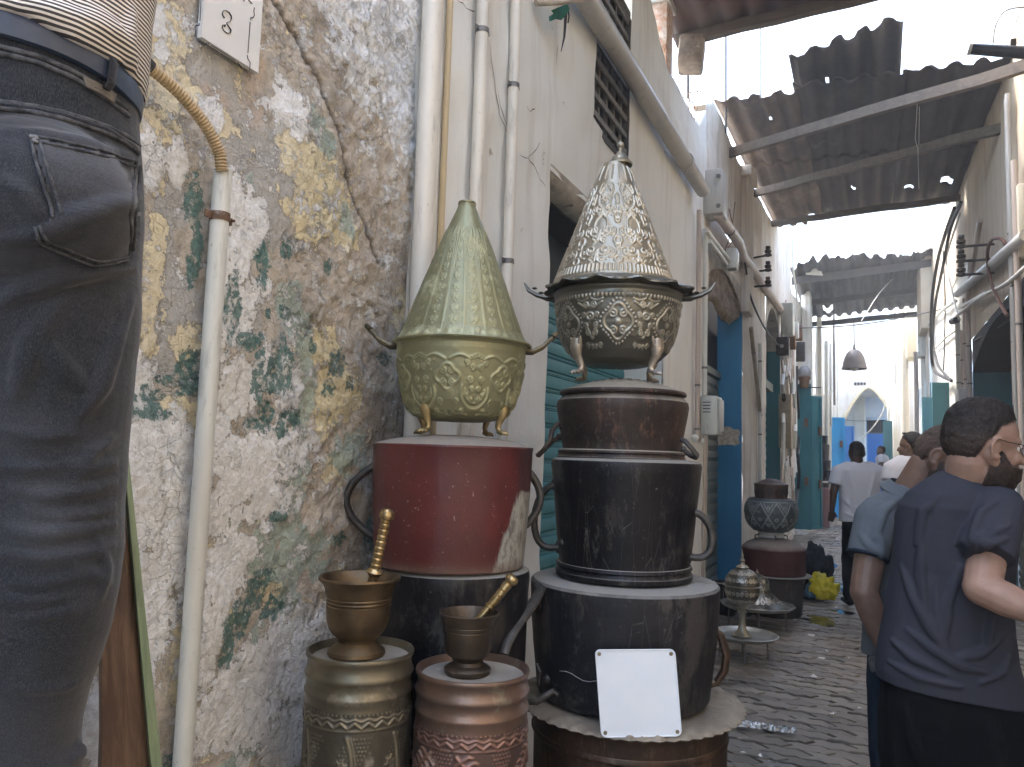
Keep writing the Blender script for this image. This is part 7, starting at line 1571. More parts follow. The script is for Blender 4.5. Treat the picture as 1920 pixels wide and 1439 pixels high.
def shoe(mb, ank, fwd, s=1):
    z = .035; a = V((ank.x, ank.y, z)) ; f = V(fwd).normalized(); capsule(mb, a - f*.045*s, a + f*.15*s, .040*s, .034*s, 12, ell=(.8, 1.05)); capsule(mb, V((ank.x, ank.y, .045)), V((ank.x, ank.y, .10)), .042*s, .046*s, 12)
    return mb

# ---------------- man in slate T-shirt, nearest on the right ----------------
Z = 2.42; q = lambda x, y, z=Z: atd(x, y, z)
def LDIR(px):
    r = ray(px, 850); vd = V((r.x, r.y, 0)).normalized(); return V((vd.y, -vd.x, 0)), vd
t = thing('person', 'bearded man in slate T-shirt and glasses, turned right, nearest at the right edge', 'person', (q(1790, 1300).x, q(1790, 1300).y, 0))
rl, vd = LDIR(1845); fw = (rl*.88 + vd*.42 + V((0,0,-.14))).normalized(); hc = q(1845, 834, 2.38); hu = (V((0,0,1)) + CRh*.12)
bm_ = MB(); P = head_prims(bm_, hc, fw, hu, 1.10)
capsule(bm_, P(-.035, -.055), q(1812, 925, 2.42), .062, .070); capsule(bm_, P(.0, -.075), q(1832, 930, 2.42), .056, .064)
loftx(bm_, pxsec([(935, 1760, 1850), (980, 1715, 1875), (1100, 1690, 1875), (1250, 1680, 1885), (1330, 1690, 1890)], Z, [.07, .09, .095, .10, .09]))
sh, el, wr = q(1862, 965, 2.36), q(1841, 1104, 2.22), q(1965, 1160, 2.10)
capsule(bm_, sh, el, .060, .050); capsule(bm_, el, el + (wr-el)*.4, .050, .050); capsule(bm_, el + (wr-el)*.4, wr, .050, .030); bm_.ball(tuple(el + (el-wr).normalized()*.012), .042, 12)
hand(bm_, wr, (wr-el), V((0,0,-1)), 1, .5)
sl_, el2, wr2 = q(1722, 975, 2.55), q(1735, 1110, 2.72), q(1800, 1190, 2.80); capsule(bm_, sl_, el2, .055, .045); capsule(bm_, el2, wr2, .044, .03); hand(bm_, wr2, (wr2-el2), V((0,0,-1)), 1, .5)
zf = lambda p, z: V((p.x, p.y, z))
hipL, hipR = q(1720, 1370), q(1850, 1370); gl = q(1790, 1400)
aL, aR = zf(hipL, .09) - CRh*.02 + CFh*.05, zf(hipR, .09) + CRh*.05; kL, kR = (hipL + aL)/2 + CFh*.03, (hipR + aR)/2 + CFh*.03
leg_prims(bm_, hipL, kL, aL); leg_prims(bm_, hipR, kR, aR)
body = skin_part(remesh(bm_, .0050, 2), 'body', MK1, t); eyes(P, body)
def bigtop(a, b, d): return 0
hair(hc, fw, hu, 1.10, MH, body, top=.16, side=.05, seed=2, nape=-.84)
beard(P, hc, fw, hu, 1.10, body, 3)
def nape(P, c, f, u, s, m, parent):
    def keep(a, b, d): k = sst(b, -.75, -.2) * sst(-a, -.25, .25); return (.02 + .03*k), k
    return shell('nape_hair', P(-.040, -.040), (.060*s, .066*s, .064*s), f, u, keep, m, parent, n=90, nz=.002, nsc=85)
gm = mat('dark_wire', (.03,.03,.03), None, 8, .3, .8, 0)
mb = MB()
for k in (-1, 1):
    mb.tube([P(.100 + .002*math.cos(a), .000 + .021*math.sin(a), k*.034 + .026*math.cos(a)) for a in np.linspace(0, 2*math.pi, 20)[:-1]], .0013, 6, closed=True)
    mb.tube([P(.100, .004, k*.060), P(.09, .006, k*.076), P(.02, .008, k*.086), P(-.006, .012, k*.090), P(-.018, .0, k*.090)], .0014, 6)
mb.tube([P(.103, .004, -.009), P(.105, .008, 0), P(.103, .004, .009)], .0013, 6); gl_ = part(mb, 'glasses', gm, body)
gg = G('lens_glass'); lens = gg.done((.9,.9,.9), .05, 0, None, Alpha=.22)
for k in (-1, 1): part(MB().cyl(P(.0985, 0, k*.034), P(.1005, 0, k*.034), .023, n=20), 'lens', lens, gl_)
sp = MB()
rows = [(893, 1786, 1862, 14), (899, 1766, 1876, 14), (912, 1738, 1884, 11), (930, 1708, 1894, 7), (952, 1692, 1900, 4), (985, 1686, 1902), (1060, 1680, 1892), (1120, 1669, 1888), (1180, 1659, 1892, 4), (1230, 1651, 1900, 10), (1272, 1648, 1912, 18), (1298, 1650, 1920, 24)]
loftx(sp, pxsec(rows, Z, [.068, .078, .095, .115, .128, .13, .13, .128, .128, .132, .138, .14]), 44, 2.3)
capsule(sp, q(1722, 968, 2.46), q(1790, 935, 2.42), .065, .06); capsule(sp, q(1810, 940, 2.4), q(1868, 955, 2.34), .065, .078)
capsule(sp, q(1866, 956, 2.33), q(1846, 1042, 2.26), .083, .079, 20, flat1=True); capsule(sp, sl_, sl_.lerp(el2, .5), .075, .07, 16, flat1=True)
FD = [([(1760,930),(1730,960),(1720,1020)], .012, -.004), ([(1840,1000),(1818,1030),(1812,1080)], .014, -.004), ([(1890,1010),(1850,1022),(1812,1040)], .010, -.003), ([(1893,985),(1862,1000),(1835,1025)], .009, -.003), ([(1870,940),(1840,960),(1826,1000),(1822,1040)], .010, -.003),
      ([(1690,1060),(1712,1120),(1745,1180),(1790,1240)], .013, -.006), ([(1700,1180),(1745,1215),(1800,1248),(1860,1262)], .012, -.005), ([(1672,1200),(1710,1232),(1770,1262)], .011, -.004), ([(1800,1060),(1775,1130),(1770,1200)], .012, -.005), ([(1888,1090),(1860,1150),(1850,1220)], .014, -.005),
      ([(1885,1190),(1840,1225),(1790,1235)], .012, -.005), ([(1665,1240),(1720,1270),(1800,1288)], .009, -.003), ([(1800,1080),(1840,1075),(1880,1062)], .008, -.003), ([(1730,1000),(1725,1080),(1735,1150)], .012, -.006), ([(1755,1100),(1758,1180),(1780,1228)], .010, -.004), ([(1895,1230),(1880,1260),(1840,1280)], .010, -.004)]
o = garment(sp, .0048, FD, 1, 'tshirt', M_tA, t, .004, 7, 3)
c0 = (q(1790, 879, 2.42) + q(1866, 909, 2.40))/2; xa_ = (q(1866, 909, 2.40) - q(1790, 879, 2.42))/2; xb_ = vd*.066
part(MB().tube([c0 + xa_*1.04*math.cos(a) + xb_*1.04*math.sin(a) - V((0,0,.004)) for a in np.linspace(0, 2*math.pi, 40)[:-1]], .0085, 8, closed=True, ell=(1.1, .6)), 'collar', M_tA, t)
tp = MB(); loftx(tp, pxsec([(1262, 1662, 1905), (1330, 1652, 1925), (1420, 1655, 1925), (1480, 1665, 1915)], 2.42, [.118, .135, .14, .125]))
for hp_, kn, an in ((hipL, kL, aL), (hipR, kR, aR)): capsule(tp, hp_, kn, .105, .085); capsule(tp, kn, an, .083, .068, flat1=True)
garment(tp, .009, [([(1700,1330),(1720,1420)], .012, -.004), ([(1860,1340),(1880,1430)], .012, -.004)], 3, 'trousers', M_blk, t, .004, 8, 5)
part(shoe(shoe(MB(), aL, CFh + CRh*.4), aR, CFh + CRh*.4), 'shoes', M_blk, t)

# ---------------- man in blue-grey polo, head bowed ----------------
Z = 2.95
t = thing('person', 'man in blue-grey polo shirt with cropped hair, head bowed, half hidden by the slate T-shirt', 'person', (q(1720, 1200, Z).x, q(1720, 1200, Z).y, 0))
rl, vd = LDIR(1772); fw = (rl*.86 - vd*.30 + V((0,0,-.42))).normalized(); hc = q(1772, 862, 2.88); hu = V((0,0,1)) + CRh*.35
bm_ = MB(); P = head_prims(bm_, hc, fw, hu, 1.05)
capsule(bm_, P(-.045, -.05), q(1706, 930, 2.95), .062, .070)
loftx(bm_, pxsec([(940, 1665, 1770), (1000, 1640, 1780), (1220, 1640, 1770)], Z, .09))
sh, el, wr = q(1640, 985, 2.86), q(1620, 1110, 2.80), q(1662, 1225, 2.78)
capsule(bm_, sh, el, .058, .050); capsule(bm_, el, el.lerp(wr, .35), .050, .047); capsule(bm_, el.lerp(wr, .35), wr, .047, .030); hand(bm_, wr, wr-el, CRh, 1, .5)
hipL, hipR = q(1675, 1270, Z), q(1760, 1270, Z); aL, aR = zf(hipL, .09), zf(hipR, .09) + CFh*.15; kL, kR = (hipL+aL)/2 + CFh*.03, (hipR+aR)/2
leg_prims(bm_, hipL, kL, aL); leg_prims(bm_, hipR, kR, aR)
body = skin_part(remesh(bm_, .0055, 2), 'body', MK2, t); eyes(P, body); hair(hc, fw, hu, 1.05, MHs, body, top=.05, side=.035, seed=5, nape=-.80)
beard(P, hc, fw, hu, 1.05, body, 4)
sp = MB(); loftx(sp, pxsec([(916, 1678, 1735), (930, 1660, 1760), (955, 1638, 1790), (1000, 1622, 1800), (1060, 1622, 1800), (1130, 1624, 1795), (1190, 1622, 1790), (1226, 1620, 1786)], Z, [.07, .10, .12, .13, .13, .13, .13, .13]), 40, 2.3)
capsule(sp, q(1645, 965, 2.9), q(1722, 925, 2.95), .07, .065); capsule(sp, q(1641, 975, 2.87), q(1626, 1044, 2.83), .078, .072, 20, flat1=True)
garment(sp, .0056, [([(1690,930),(1655,960),(1640,1010)], .012, -.003), ([(1610,1000),(1630,1025),(1652,1040)], .009, -.003), ([(1640,985),(1652,1020),(1650,1060)], .010, -.003), ([(1630,1150),(1640,1190),(1650,1215)], .010, -.003)], 3, 'polo_shirt', M_tB, t, .004, 7, 8)
mb = MB(); cc = q(1702, 918, 2.93); ax_ = (P(-.045, -.05) - q(1706, 930, 2.95)).normalized()
r0 = mb.ring(cc - ax_*.035, ax_, .092, 28); r1 = mb.ring(cc + ax_*.012, ax_, .070, 28); r2 = mb.ring(cc - ax_*.030, ax_, .098, 28); mb.add(r0 + r1 + [p + ax_*.004 for p in r2], [(k, (k+1)%28, 28+(k+1)%28, 28+k) for k in range(28)] + [(56+k, 56+(k+1)%28, 28+(k+1)%28, 28+k) for k in range(28)]); part(mb, 'collar', M_tB, t, ang=60)
mb = MB(); e0 = q(1626, 1044, 2.83); ax2 = (e0 - q(1641, 975, 2.87)).normalized(); mb.cyl(e0 - ax2*.006, e0 + ax2*.003, .0745, n=28); part(mb, 'sleeve_cuff', M_navyj, t)
tp = MB(); loftx(tp, pxsec([(1205, 1632, 1780), (1290, 1632, 1785), (1330, 1638, 1785)], Z, .12))
for hp_, kn, an in ((hipL, kL, aL), (hipR, kR, aR)): capsule(tp, hp_, kn, .095, .082); capsule(tp, kn, an, .08, .065, flat1=True)
garment(tp, .010, [], 3, 'jeans', M_navyj, t, .005, 8, 6); part(shoe(shoe(MB(), aL, CFh), aR, CFh), 'shoes', M_blk, t)
kc = q(1637, 1228, 2.82); mb = MB()
mb.tube([kc + V((0, 0, .0)) + CRh*.008*math.cos(a) + V((0,0,.012*math.sin(a))) for a in np.linspace(0, 6.28, 12)[:-1]], .0015, 5, closed=True)
for k in range(4): mb.obox(tuple(kc + CRh*(-.012 + .008*k) + V((0, 0, -.035 - .006*(k%2)))), (.006, .003, .045), (0, .12*(k-1.5), .4)).ball(tuple(kc + CRh*(-.01 + .007*k) + V((0,0,-.012))), .007, 8, (1, .4, 1))
solo(mb, 'key_bunch', M_clamp, 'small bunch of keys hanging at the hip of the man in the polo', 'keys')

# ---------------- man in white T-shirt seen from behind ----------------
def walker(label, Z, hx, hy, hs, face, rows, dep, arm, skin, shirt, trous, vox, hairm, zfoot=0.0, hipx=None, folds=(), step=.12, extra=None, armR=None):
    c0 = q(hipx or hx, hy + 100, Z); t = thing('person', label, 'person', (c0.x, c0.y, zfoot)); bm_ = MB(); fw = V(face).normalized(); hc = q(hx, hy, Z); P = head_prims(bm_, hc, fw, UPV, hs)
    sec = pxsec(rows, Z, dep); top = sec[0][0]; bot = sec[-1][0]
    capsule(bm_, P(-.02, -.06), top - V((0,0,.02)), .058*hs, .064)
    loftx(bm_, [(c, a*.86, b*.8) for c, a, b in sec[1:]] )
    fl = V((fw.x, fw.y, 0)).normalized()
    for (sh, el, wr, s_) in arm:
        capsule(bm_, sh, el, .050, .042); capsule(bm_, el, wr, .042, .026); hand(bm_, wr, wr-el, -fl if s_ else fl, .95, .45, 1 if s_ else -1)
    hipL, hipR = bot - CRh*.09 - V((0,0,.04)), bot + CRh*.09 - V((0,0,.04)); aL, aR = V((hipL.x, hipL.y, zfoot + .09)) + fl*step, V((hipR.x, hipR.y, zfoot + .09)) - fl*step
    kL, kR = (hipL+aL)/2 + fl*.05, (hipR+aR)/2 + fl*.04; leg_prims(bm_, hipL, kL, aL); leg_prims(bm_, hipR, kR, aR)
    body = skin_part(remesh(bm_, vox, 1), 'body', skin, t); hair(hc, fw, UPV, hs, hairm, body, top=.09, side=.05, seed=int(hx)); eyes(P, body)
    sp = MB(); loftx(sp, sec, 36, 2.3)
    for (sh, el, wr, s_) in arm: capsule(sp, top + (sh-top)*.55, sh, .07, .078); capsule(sp, sh, sh.lerp(el, .66), .078, .076, 16, flat1=True)
    garment(sp, vox*1.3, folds, 3, 'tshirt', shirt, t, .006, 6, int(hx))
    tp = MB(); loftx(tp, [(bot + V((0,0,.05)), CRh*.175, CFh*.115), (bot - V((0,0,.08)), CRh*.185, CFh*.125), (bot - V((0,0,.14)), CRh*.17, CFh*.11)])
    for h_, k_, a_ in ((hipL, kL, aL), (hipR, kR, aR)): capsule(tp, h_, k_, .093, .076); capsule(tp, k_, a_, .074, .058, flat1=True)
    garment(tp, vox*1.4, [], 2, 'trousers', trous, t, .005, 8, 2)
    mb = MB(); k0 = len(mb.v); shoe(shoe(mb, aL, fl), aR, fl); mb.v = [(x, y, z + zfoot) for x, y, z in mb.v]; part(mb, 'shoes', M_blk, t)
    return t, P, body
Zc = 8.05; rw = [(866, 1592, 1622), (873, 1578, 1638), (882, 1569, 1649), (900, 1570, 1650), (925, 1574, 1648), (950, 1575, 1648), (978, 1575, 1650)]
walker('man in white T-shirt and black trousers walking away down the middle of the alley', Zc, 1605.5, 849, .96, CFh + CRh*.12, rw, [.06, .085, .11, .125, .12, .12, .125],
       [(q(1573, 886, Zc), q(1563, 922, Zc - .03), q(1560, 958, Zc + .02), 0), (q(1647, 886, Zc), q(1661, 918, Zc - .02), q(1662, 950, Zc), 1)], MK3, M_tW, M_blk, .0085, MH, folds=[([(1590,880),(1600,920),(1598,960)], .014, -.006), ([(1640,890),(1630,930),(1636,965)], .014, -.006), ([(1578,960),(1600,968),(1640,964)], .012, -.004), ([(1576,930),(1596,950),(1620,958)], .012, -.005)])
Zd = 6.3; rw = [(855, 1693, 1728), (862, 1680, 1745), (874, 1673, 1760), (892, 1672, 1765), (930, 1676, 1762), (990, 1676, 1764)]
t, P, body = walker('man in white T-shirt looking left with sunglasses pushed up on his hair', Zd, 1708, 838, .98, -LDIR(1708)[0]*.93 + LDIR(1708)[1]*.36, rw, [.06, .09, .115, .125, .12, .125],
       [(q(1674, 880, Zd), q(1668, 915, Zd - .03), q(1690, 940, Zd - .15), 0), (q(1762, 880, Zd), q(1774, 918, Zd), q(1770, 960, Zd), 1)], MK2, M_tW, M_blk, .0085, MH, folds=[([(1690,870),(1685,900),(1695,930)], .012, -.005)])
mb = MB()
for k in (-1, 1): ellips(mb, P(.040, .112, k*.030), (.016, .026, .010), (P(1,0)-P(0,0)).normalized(), UPV, 12)
mb.tube([P(.035, .105, -.055), P(.0, .08, -.080), P(-.03, .04, -.085)], .004, 6).tube([P(.035, .105, .055), P(.0, .08, .080), P(-.03, .04, .085)], .004, 6); part(mb, 'sunglasses', M_dark, body)
Ze = 17.5; rw = [(853, 1647, 1658), (856, 1644, 1662), (862, 1642, 1666), (874, 1643, 1665), (884, 1644, 1664)]
ps = q(1655, 900, Ze); solo(MB().bbox((ps.x, ps.y, .09), (.8, .6, .18), (0,0,0), .01), 'stone_step', M_far, 'pale stone step at a doorway far down the right side', 'step')
t, P, body = walker('distant bearded man in a white shirt with a dark bag at his waist facing left', Ze, 1651.5, 845.5, .92, -CRh + CFh*.1, rw, [.06, .10, .115, .12, .12],
       [(q(1652, 860, Ze - .15), q(1653, 872, Ze - .2), q(1643, 874, Ze - .2), 0), (q(1660, 860, Ze + .15), q(1661, 873, Ze + .2), q(1650, 877, Ze + .2), 1)], MK2, M_tW, M_blk, .012, MH, zfoot=.18, step=.06)
part(MB().bbox(tuple(q(1653, 884, Ze - .17)), (.24, .1, .14), (0,0,0), .02), 'waist_bag', M_blk, t)

# ---------------- man at the left edge: striped shirt, belt, faded jeans ----------------
Z = .85; q = lambda x, y, z=.85: atd(x, y, z)
g = G('faded_grey_denim'); n1 = g.noise(4.5, 5, .6); n2 = g.noise(1500, 3, .5, stretch=(1, 1, .18)); n3 = g.noise(1100, 2, .5, stretch=(.25, .25, 1), off=3)
tw = g.noise(30, 4, .6, stretch=(1, 1, .5)); col = g.mix(g.step(n1, .38, .66), (.008,.0105,.016), (.026,.029,.038)); col = g.mix(g.math('MULTIPLY', g.step(tw, .5, .8), .5), col, (.030,.025,.034))
fade = g.step(g.attr('fade'), .1, 1.0); col = g.mix(g.math('MULTIPLY', fade, .7), col, (.085,.090,.104))
col = g.mix(g.math('MULTIPLY', g.step(n2, .42, .66), .36), col, (.095,.097,.105)); col = g.mix(g.math('MULTIPLY', g.step(n3, .45, .7), .38), col, (.008,.009,.012))
wr_ = g.noise(9, 4, .6, stretch=(.5, .5, 2.6), dist=1.4)
M_den = g.done(col, .88, 0, g.bump(g.math('ADD', g.math('MULTIPLY', g.math('ADD', n2, n3), .05), g.math('MULTIPLY', wr_, .8)), .55, .006), Sheen_Weight=.2, Specular_IOR_Level=.2)
g = G('thin_striped_cotton'); sz = g.n('SeparateXYZ', 2, Vector=g.pos()); sx = g.n('SeparateXYZ', 0, Vector=g.pos()); wv = g.noise(6, 3, .5)
ph = g.math('ADD', g.math('MULTIPLY', g.math('ADD', sz, g.math('ADD', g.math('MULTIPLY', sx, .10), g.math('MULTIPLY', wv, .02))), 1/.0050*2*math.pi), 0.0)
st = g.step(g.math('SINE', ph), -.15, .35); M_str = g.done(g.mix(st, (.045,.04,.042), (.66,.62,.57)), .85, 0, g.bump(g.noise(300, 2), .15, .001))
base = q(-40, 700); t = thing('person', 'man at the left edge in grey faded jeans, dark blue belt and thin striped shirt', 'person', (base.x, base.y, .86))
jp = MB()
hs = pxsec([(100, -318, 240, 26), (200, -330, 242, 16), (300, -345, 246, 8), (400, -350, 248, 0), (480, -350, 246, 0), (540, -346, 246, 0)], .86, [.118, .122, .130, .135, .132, .12]); loftx(jp, hs, 48, 2.2)
lr = [(470, -95, 246), (560, -105, 244), (640, -108, 241), (740, -108, 231), (850, -106, 221), (950, -102, 216), (1030, -100, 215), (1110, -108, 206), (1180, -112, 192), (1250, -118, 172), (1310, -122, 151), (1360, -126, 137), (1400, -128, 133), (1440, -130, 140), (1520, -130, 128), (1720, -122, 112)]
loftx(jp, pxsec(lr, [.86]*6 + [.855, .85, .85, .85, .85, .85, .85, .85, .86, .88], [.11, .108, .104, .10, .096, .092, .09, .086, .083, .08, .077, .075, .074, .074, .07, .068]), 40, 2.1)
loftx(jp, [(c - CRh*(.208 - .00*i) , a, b) for i, (c, a, b) in enumerate(pxsec(lr, [.89]*len(lr), [.10]*6 + [.08]*10))], 30, 2.1)
jp.ball(tuple(q(72, 385, .80)), .092, 24); jp.ball(tuple(q(-190, 385, .80)), .098, 24)
JF = [([(262,372),(200,388),(140,410),(80,436),(10,450)], .013, -.003), ([(255,500),(190,508),(110,520),(40,545),(0,572)], .014, -.005), ([(245,330),(250,420),(246,470)], .006, -.001), ([(250,560),(215,640),(190,720),(150,780)], .016, -.009), ([(60,600),(110,680),(160,730)], .014, -.009),
      ([(0,985),(60,1003),(130,996),(214,985)], .0085, -.002), ([(10,915),(90,930),(160,922),(215,905)], .008, -.003), ([(0,1035),(80,1048),(160,1040),(214,1022)], .008, -.003), ([(40,958),(110,968),(180,962),(215,950)], .007, -.002), ([(100,868),(160,880),(216,868)], .008, -.003), ([(0,872),(50,880),(110,876)], .008, -.003),
      ([(0,1090),(70,1098),(150,1080),(208,1070)], .007, -.003), ([(30,1158),(90,1154),(150,1142)], .006, -.002), ([(0,1286),(60,1294),(120,1290),(158,1276)], .005, -.001), ([(100,1040),(150,1070),(205,1090)], .008, -.004), ([(0,240),(80,250),(180,275),(255,300)], .01, -.007), ([(215,820),(170,850),(140,900)], .009, -.004), ([(0,1120),(60,1130),(120,1118)], .007, -.003),
      ([(0,330),(50,370),(90,430)], .012, -.007), ([(130,1425),(150,1412),(145,1400)], .010, -.003), ([(120,560),(60,640),(30,740)], .016, -.010), ([(180,1000),(200,1060),(190,1120)], .008, -.004), ([(0,800),(70,820),(150,812)], .010, -.006)]
jo, jb = garment(jp, .0038, JF, 3, 'jeans', M_den, t, .0018, 16, 4, keep=True, fk=.86)
# worn, paler areas of the denim (seat, thigh, knee creases)
fa = jo.data.attributes.new('fade', 'FLOAT', 'POINT'); org = ORG[t.name]; vals = []
FP = [(q(200, 330), .045, .9), (q(150, 300, .78), .07, .7), (q(40, 330), .05, .6), (q(100, 1000, .78), .07, .5), (q(60, 460, .77), .05, .6), (q(150, 205), .03, .4), (q(30, 250, .76), .05, .35), (q(80, 930, .78), .05, .45), (q(130, 1250, .78), .06, .15)]
for v in jo.data.vertices:
    p = v.co + org; vals.append(max(0, max(a * (1.25 - (V((p.x-c.x, p.y-c.y, (p.z-c.z)*1.2))).length / r) for c, r, a in FP)))
fa.data.foreach_set('value', np.array(vals, np.float32))
M_st = mat('pale_stitch_thread', (.20,.20,.21), (.12,.12,.13), 160, .8, 0, .6, 300, .001); M_seam = mat('worn_seam_denim', (.085,.088,.098), (.022,.024,.03), 90, .85, 0, .8, 220, .002)
def seam(pts, r, m, parent, name='seam', off=.001, ell=(1, 1), n=5):
    pp = []
    for i in range(len(pts)-1):
        for k in range(n): t_ = k/n; pp.append((pts[i][0]*(1-t_)+pts[i+1][0]*t_, pts[i][1]*(1-t_)+pts[i+1][1]*t_))
    pp.append(pts[-1]); h = [cast(jb, x, y, off) for x, y in pp]; h = [a[0] for a in h if a is not None]
    if len(h) < 2: return
    sm = [h[0]] + [(h[i-1]+h[i]*2+h[i+1])/4 for i in range(1, len(h)-1)] + [h[-1]]
    return part(MB().tube(sm, [r*(1 + .12*math.sin(i*1.9)) for i in range(len(sm))], 8, ell=ell), name, m, parent, ang=None)
for pts in ([(-30,188),(0,192),(60,200),(130,215),(200,238),(240,258),(259,275)], [(-30,200),(0,204),(60,212),(130,227),(200,250),(238,270),(257,288)], [(-20,84),(0,89),(70,106),(140,136),(190,168),(236,205)], [(-20,96),(0,101),(70,118),(140,148),(190,180),(240,218)]): seam(pts, .0030, M_seam, jo)
for pts in ([(-30,194),(0,198),(60,206),(130,221),(200,244),(258,281)],): seam(pts, .0036, M_den, jo)
def patch(poly, m, parent, name, off=.0022, st_=7):
    xs_ = [p[0] for p in poly]; ys_ = [p[1] for p in poly]; W_ = int((max(xs_)-min(xs_))/st_)+2; H_ = int((max(ys_)-min(ys_))/st_)+2
    def ins(x, y):
        c = False; j = len(poly)-1
        for i in range(len(poly)):
            (xi, yi), (xj, yj) = poly[i], poly[j]
            if (yi > y) != (yj > y) and x < (xj-xi)*(y-yi)/(yj-yi)+xi: c = not c
            j = i
        return c
    idx = {}; vs = []; fs = []
    for j in range(H_):
        for i in range(W_):
            x, y = min(xs_)+i*st_, min(ys_)+j*st_
            if ins(x, y) or any(math.hypot(x-a, y-b) < st_ for a, b in poly):
                h = cast(jb, x, y, off)
                if h: idx[(i, j)] = len(vs); vs.append(h[0])
    for (i, j) in idx:
        if all(k in idx for k in ((i+1,j),(i+1,j+1),(i,j+1))): fs.append((idx[(i,j)], idx[(i,j+1)], idx[(i+1,j+1)], idx[(i+1,j)]))
    o = part(MB().add(vs, fs), name, m, parent, ang=None); thick(o, .0016); return o
pk = patch([(57,258),(110,268),(180,284),(248,302),(254,330),(256,400),(248,450),(238,490),(178,499),(110,470),(72,450),(68,428),(98,412),(84,360),(66,300)], M_den, jo, 'back_pocket')
fa2 = pk.data.attributes.new('fade', 'FLOAT', 'POINT'); fa2.data.foreach_set('value', np.array([max(0, .9 - abs((v.co + org).z - q(0, 330).z)/.10) for v in pk.data.vertices], np.float32))
for pts in ([(57,258),(110,266),(180,282),(250,301)], [(60,268),(110,277),(180,293),(250,312)], [(57,258),(66,300),(84,360),(99,412)], [(74,266),(84,305),(100,360),(116,404)], [(68,428),(74,452),(110,471),(176,499),(238,490)], [(76,424),(84,446),(116,463),(178,489),(234,482)], [(250,303),(246,345),(238,400),(240,440),(237,488)], [(258,310),(254,360),(247,420),(246,470)]): seam(pts, .0017, M_seam, jo, 'pocket_seam', .0034)
seam([(56,262),(66,262),(72,266),(62,270),(72,274)], .0016, M_st, jo, 'bar_tack', .005)
A_, B_, C_, D_ = (152,146), (212,178), (208,196), (158,166); vs = []; nn = 8
for j in range(nn+1):
    for i in range(nn+1):
        u_, v_ = i/nn, j/nn; x = (A_[0]*(1-u_)+B_[0]*u_)*(1-v_)+(D_[0]*(1-u_)+C_[0]*u_)*v_; y = (A_[1]*(1-u_)+B_[1]*u_)*(1-v_)+(D_[1]*(1-u_)+C_[1]*u_)*v_ - 3*math.sin(math.pi*u_)
        h = cast(jb, x, y, .004); vs.append(h[0] if h else vs[-1])
thick(part(MB().add(vs, [(j*(nn+1)+i, (j+1)*(nn+1)+i, (j+1)*(nn+1)+i+1, j*(nn+1)+i+1) for j in range(nn) for i in range(nn)]), 'leather_patch', mat('tan_leather_patch', (.13,.11,.09), (.09,.078,.065), 40, .6, 0, .3, 200, .001), jo, ang=None), .002)
seam([(172,166),(186,172),(200,181)], .0006, M_dark, jo, 'patch_marking', .0045)
# belt following the waist, and its loop
mb = MB(); n = 72; vs = []; c0, a0, b0 = hs[0]; wa = CRh * a0.length; zt = [.030, .033, .012, -.006, -.008]; ro = [.000, .0055, .0068, .0055, .000]
cb = V((c0.x, c0.y, ony(244, 165, c0.y).z + .004))
def ringp(k, out, z, tl=.0): a = 2*math.pi*k/n; cx, sx = math.cos(a), math.sin(a); return cb + wa*((1 + out/.17)*math.copysign(abs(cx)**(2/2.2), cx)) + CFh*((.121 + out)*math.copysign(abs(sx)**(2/2.2), sx)) + V((0, 0, z*.72 + .041 + .015*max(0, -sx)))
for zz_, rr_ in zip(zt, ro): vs += [ringp(k, rr_, zz_) for k in range(n)]
part(MB().add(vs, [(j*n+k, (j+1)*n+k, (j+1)*n+(k+1)%n, j*n+(k+1)%n) for j in range(4) for k in range(n)]), 'belt', mat('dark_blue_leather', (.020,.032,.060), (.032,.048,.085), 20, .40, 0, .3, 120, .002, (.09,.12,.18), 30, .66), t, ang=60)
mb = MB()
for k in (n-3,): mb.tube([ringp(k, .004, -.022), ringp(k, .010, -.014), ringp(k, .0115, .012), ringp(k, .010, .034), ringp(k, .003, .040)], .0046, 8, ell=(.5, 1.2))
part(mb, 'belt_loop', M_den, t)
sp = MB(); zsh = cb.z + .034
TL = V((0,0,-.014)); secs = [(cb + V((0,0,.061)), wa*1.05, CFh*.131 + TL), (cb + V((0,0,.085)), wa*1.06, CFh*.135 + TL), (cb + V((0,0,.15)), wa*1.05, CFh*.132), (cb + V((0,0,.30)) + CFh*.02, wa*1.08, CFh*.13), (cb + V((0,0,.42)) + CFh*.03, wa*1.15, CFh*.12), (cb + V((0,0,.50)) + CFh*.04, wa*.9, CFh*.10), (cb + V((0,0,.54)) + CFh*.04, wa*.4, CFh*.07)]
loftx(sp, secs, 48, 2.2); top = secs[-1][0]; arms = []
for s_ in (-1, 1):
    sh = secs[4][0] + CRh*s_*.17; el = sh + CFh*.22 + V((0,0,.10)) + CRh*s_*.05; wr = el + CFh*.10 + V((0,0,.22)) - CRh*s_*.02; arms.append((sh, el, wr)); capsule(sp, sh, sh.lerp(el, .7), .075, .072, 16, flat1=True)
garment(sp, .0045, [([(60,30),(140,60),(220,110)], .008, -.003), ([(0,5),(80,20),(180,50),(240,90)], .008, -.003), ([(160,10),(215,60),(250,120)], .007, -.003), ([(250,20),(235,80),(246,130)], .007, -.003)], 2, 'striped_shirt', M_str, t, .002, 12, 9)
bm_ = MB(); hcN = top + V((0,0,.17)) + CFh*.03; P = head_prims(bm_, hcN, CFh + V((0,0,.3)), UPV, 1); capsule(bm_, P(-.02,-.06), top, .058, .064); loftx(bm_, [(c, a*.8, b*.75) for c, a, b in secs], 30)
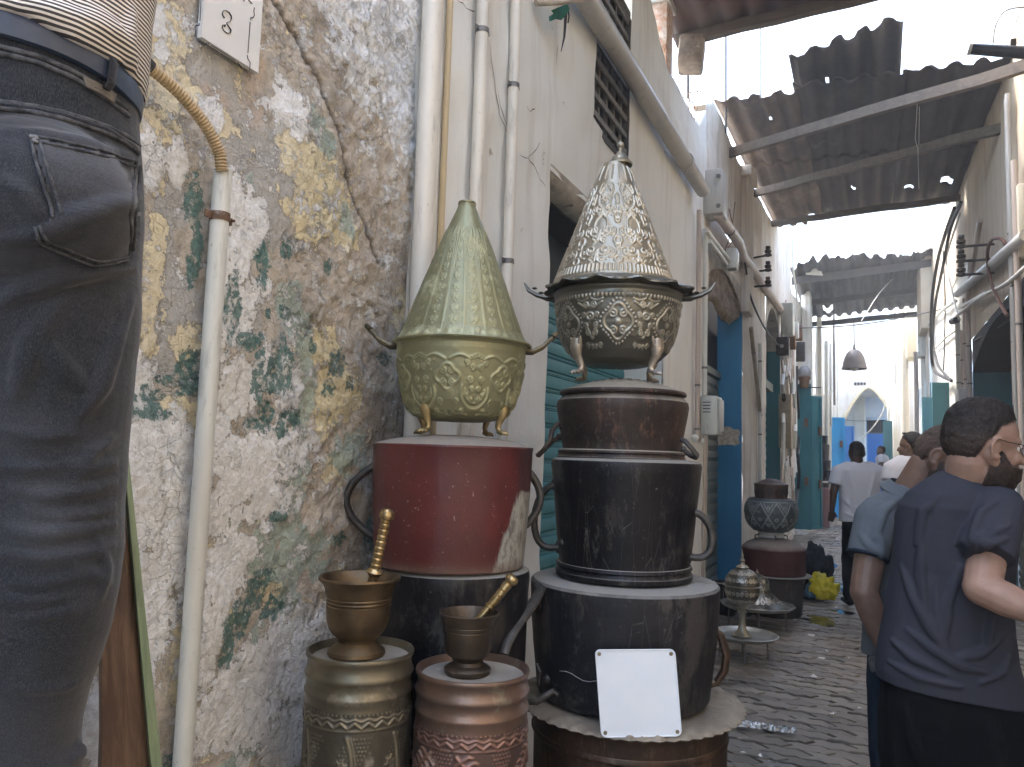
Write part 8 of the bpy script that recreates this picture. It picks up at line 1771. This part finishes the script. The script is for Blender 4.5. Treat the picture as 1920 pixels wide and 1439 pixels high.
for (sh, el, wr) in arms: capsule(bm_, sh, el, .05, .043); capsule(bm_, el, wr, .043, .028); hand(bm_, wr, wr-el, CFh, 1, .4)
hL, hR = q(-270, 540, .88), q(70, 540, .86); zfo = .86
for h_, dx in ((hL, -.208), (hR, 0)): a_ = q(0, 1500, .86) + CRh*dx; a_.z = zfo + .09; leg_prims(bm_, h_, q(48, 1110, .865) + CRh*dx, a_, (.065, .045, .036))
body = skin_part(remesh(bm_, .007, 2), 'body', MK2, t); hair(hcN, CFh + V((0,0,.3)), UPV, 1, MH, body); eyes(P, body)
mb = MB()
for h_ in (hL, hR): shoe(mb, V((h_.x, h_.y, 0)), CFh)
mb.v = [(x, y, z + zfo) for x, y, z in mb.v]; part(mb, 'shoes', M_blk, t)
M_oldw = wood('old_step_wood', (.30,.22,.14), (.20,.14,.09)); sc_ = (hL + hR)/2; t = thing('step_stool', 'tall wooden step stool under the feet of the man in grey jeans', 'stool', (sc_.x, sc_.y, 0))
mt = CRh.angle(V((1,0,0))) * (1 if CRh.y > 0 else -1)
part(MB().obox((sc_.x, sc_.y + .05, .84), (.56, .38, .035), (0,0,mt)), 'tread', M_oldw, t, smooth=False)
for sx_ in (-.25, .25):
    for sy_ in (-.16, .16): c = sc_ + CRh*sx_ + CFh*sy_ + V((0,.05,0)); part(MB().obox((c.x, c.y, .411), (.045, .045, .82), (0,0,mt)), 'leg', M_oldw, t, smooth=False)
# ================================================================== HAZE VOLUME ADDED FOR VEILING GLARE
hz = solo(MB().box((-95, -70, -1.2), (95, 175, 10.4)), 'haze', None, kind='stuff', smooth=False)
hm = bpy.data.materials.new('veil_haze'); hm.use_nodes = True; tt_ = hm.node_tree
for n_ in list(tt_.nodes): tt_.nodes.remove(n_)
ho = tt_.nodes.new('ShaderNodeOutputMaterial'); hv = tt_.nodes.new('ShaderNodeVolumePrincipled')
hv.inputs['Density'].default_value = .0075; hv.inputs['Color'].default_value = (.93, .95, 1, 1); hv.inputs['Anisotropy'].default_value = .35
tt_.links.new(hv.outputs[0], ho.inputs['Volume']); hz.data.materials.append(hm)
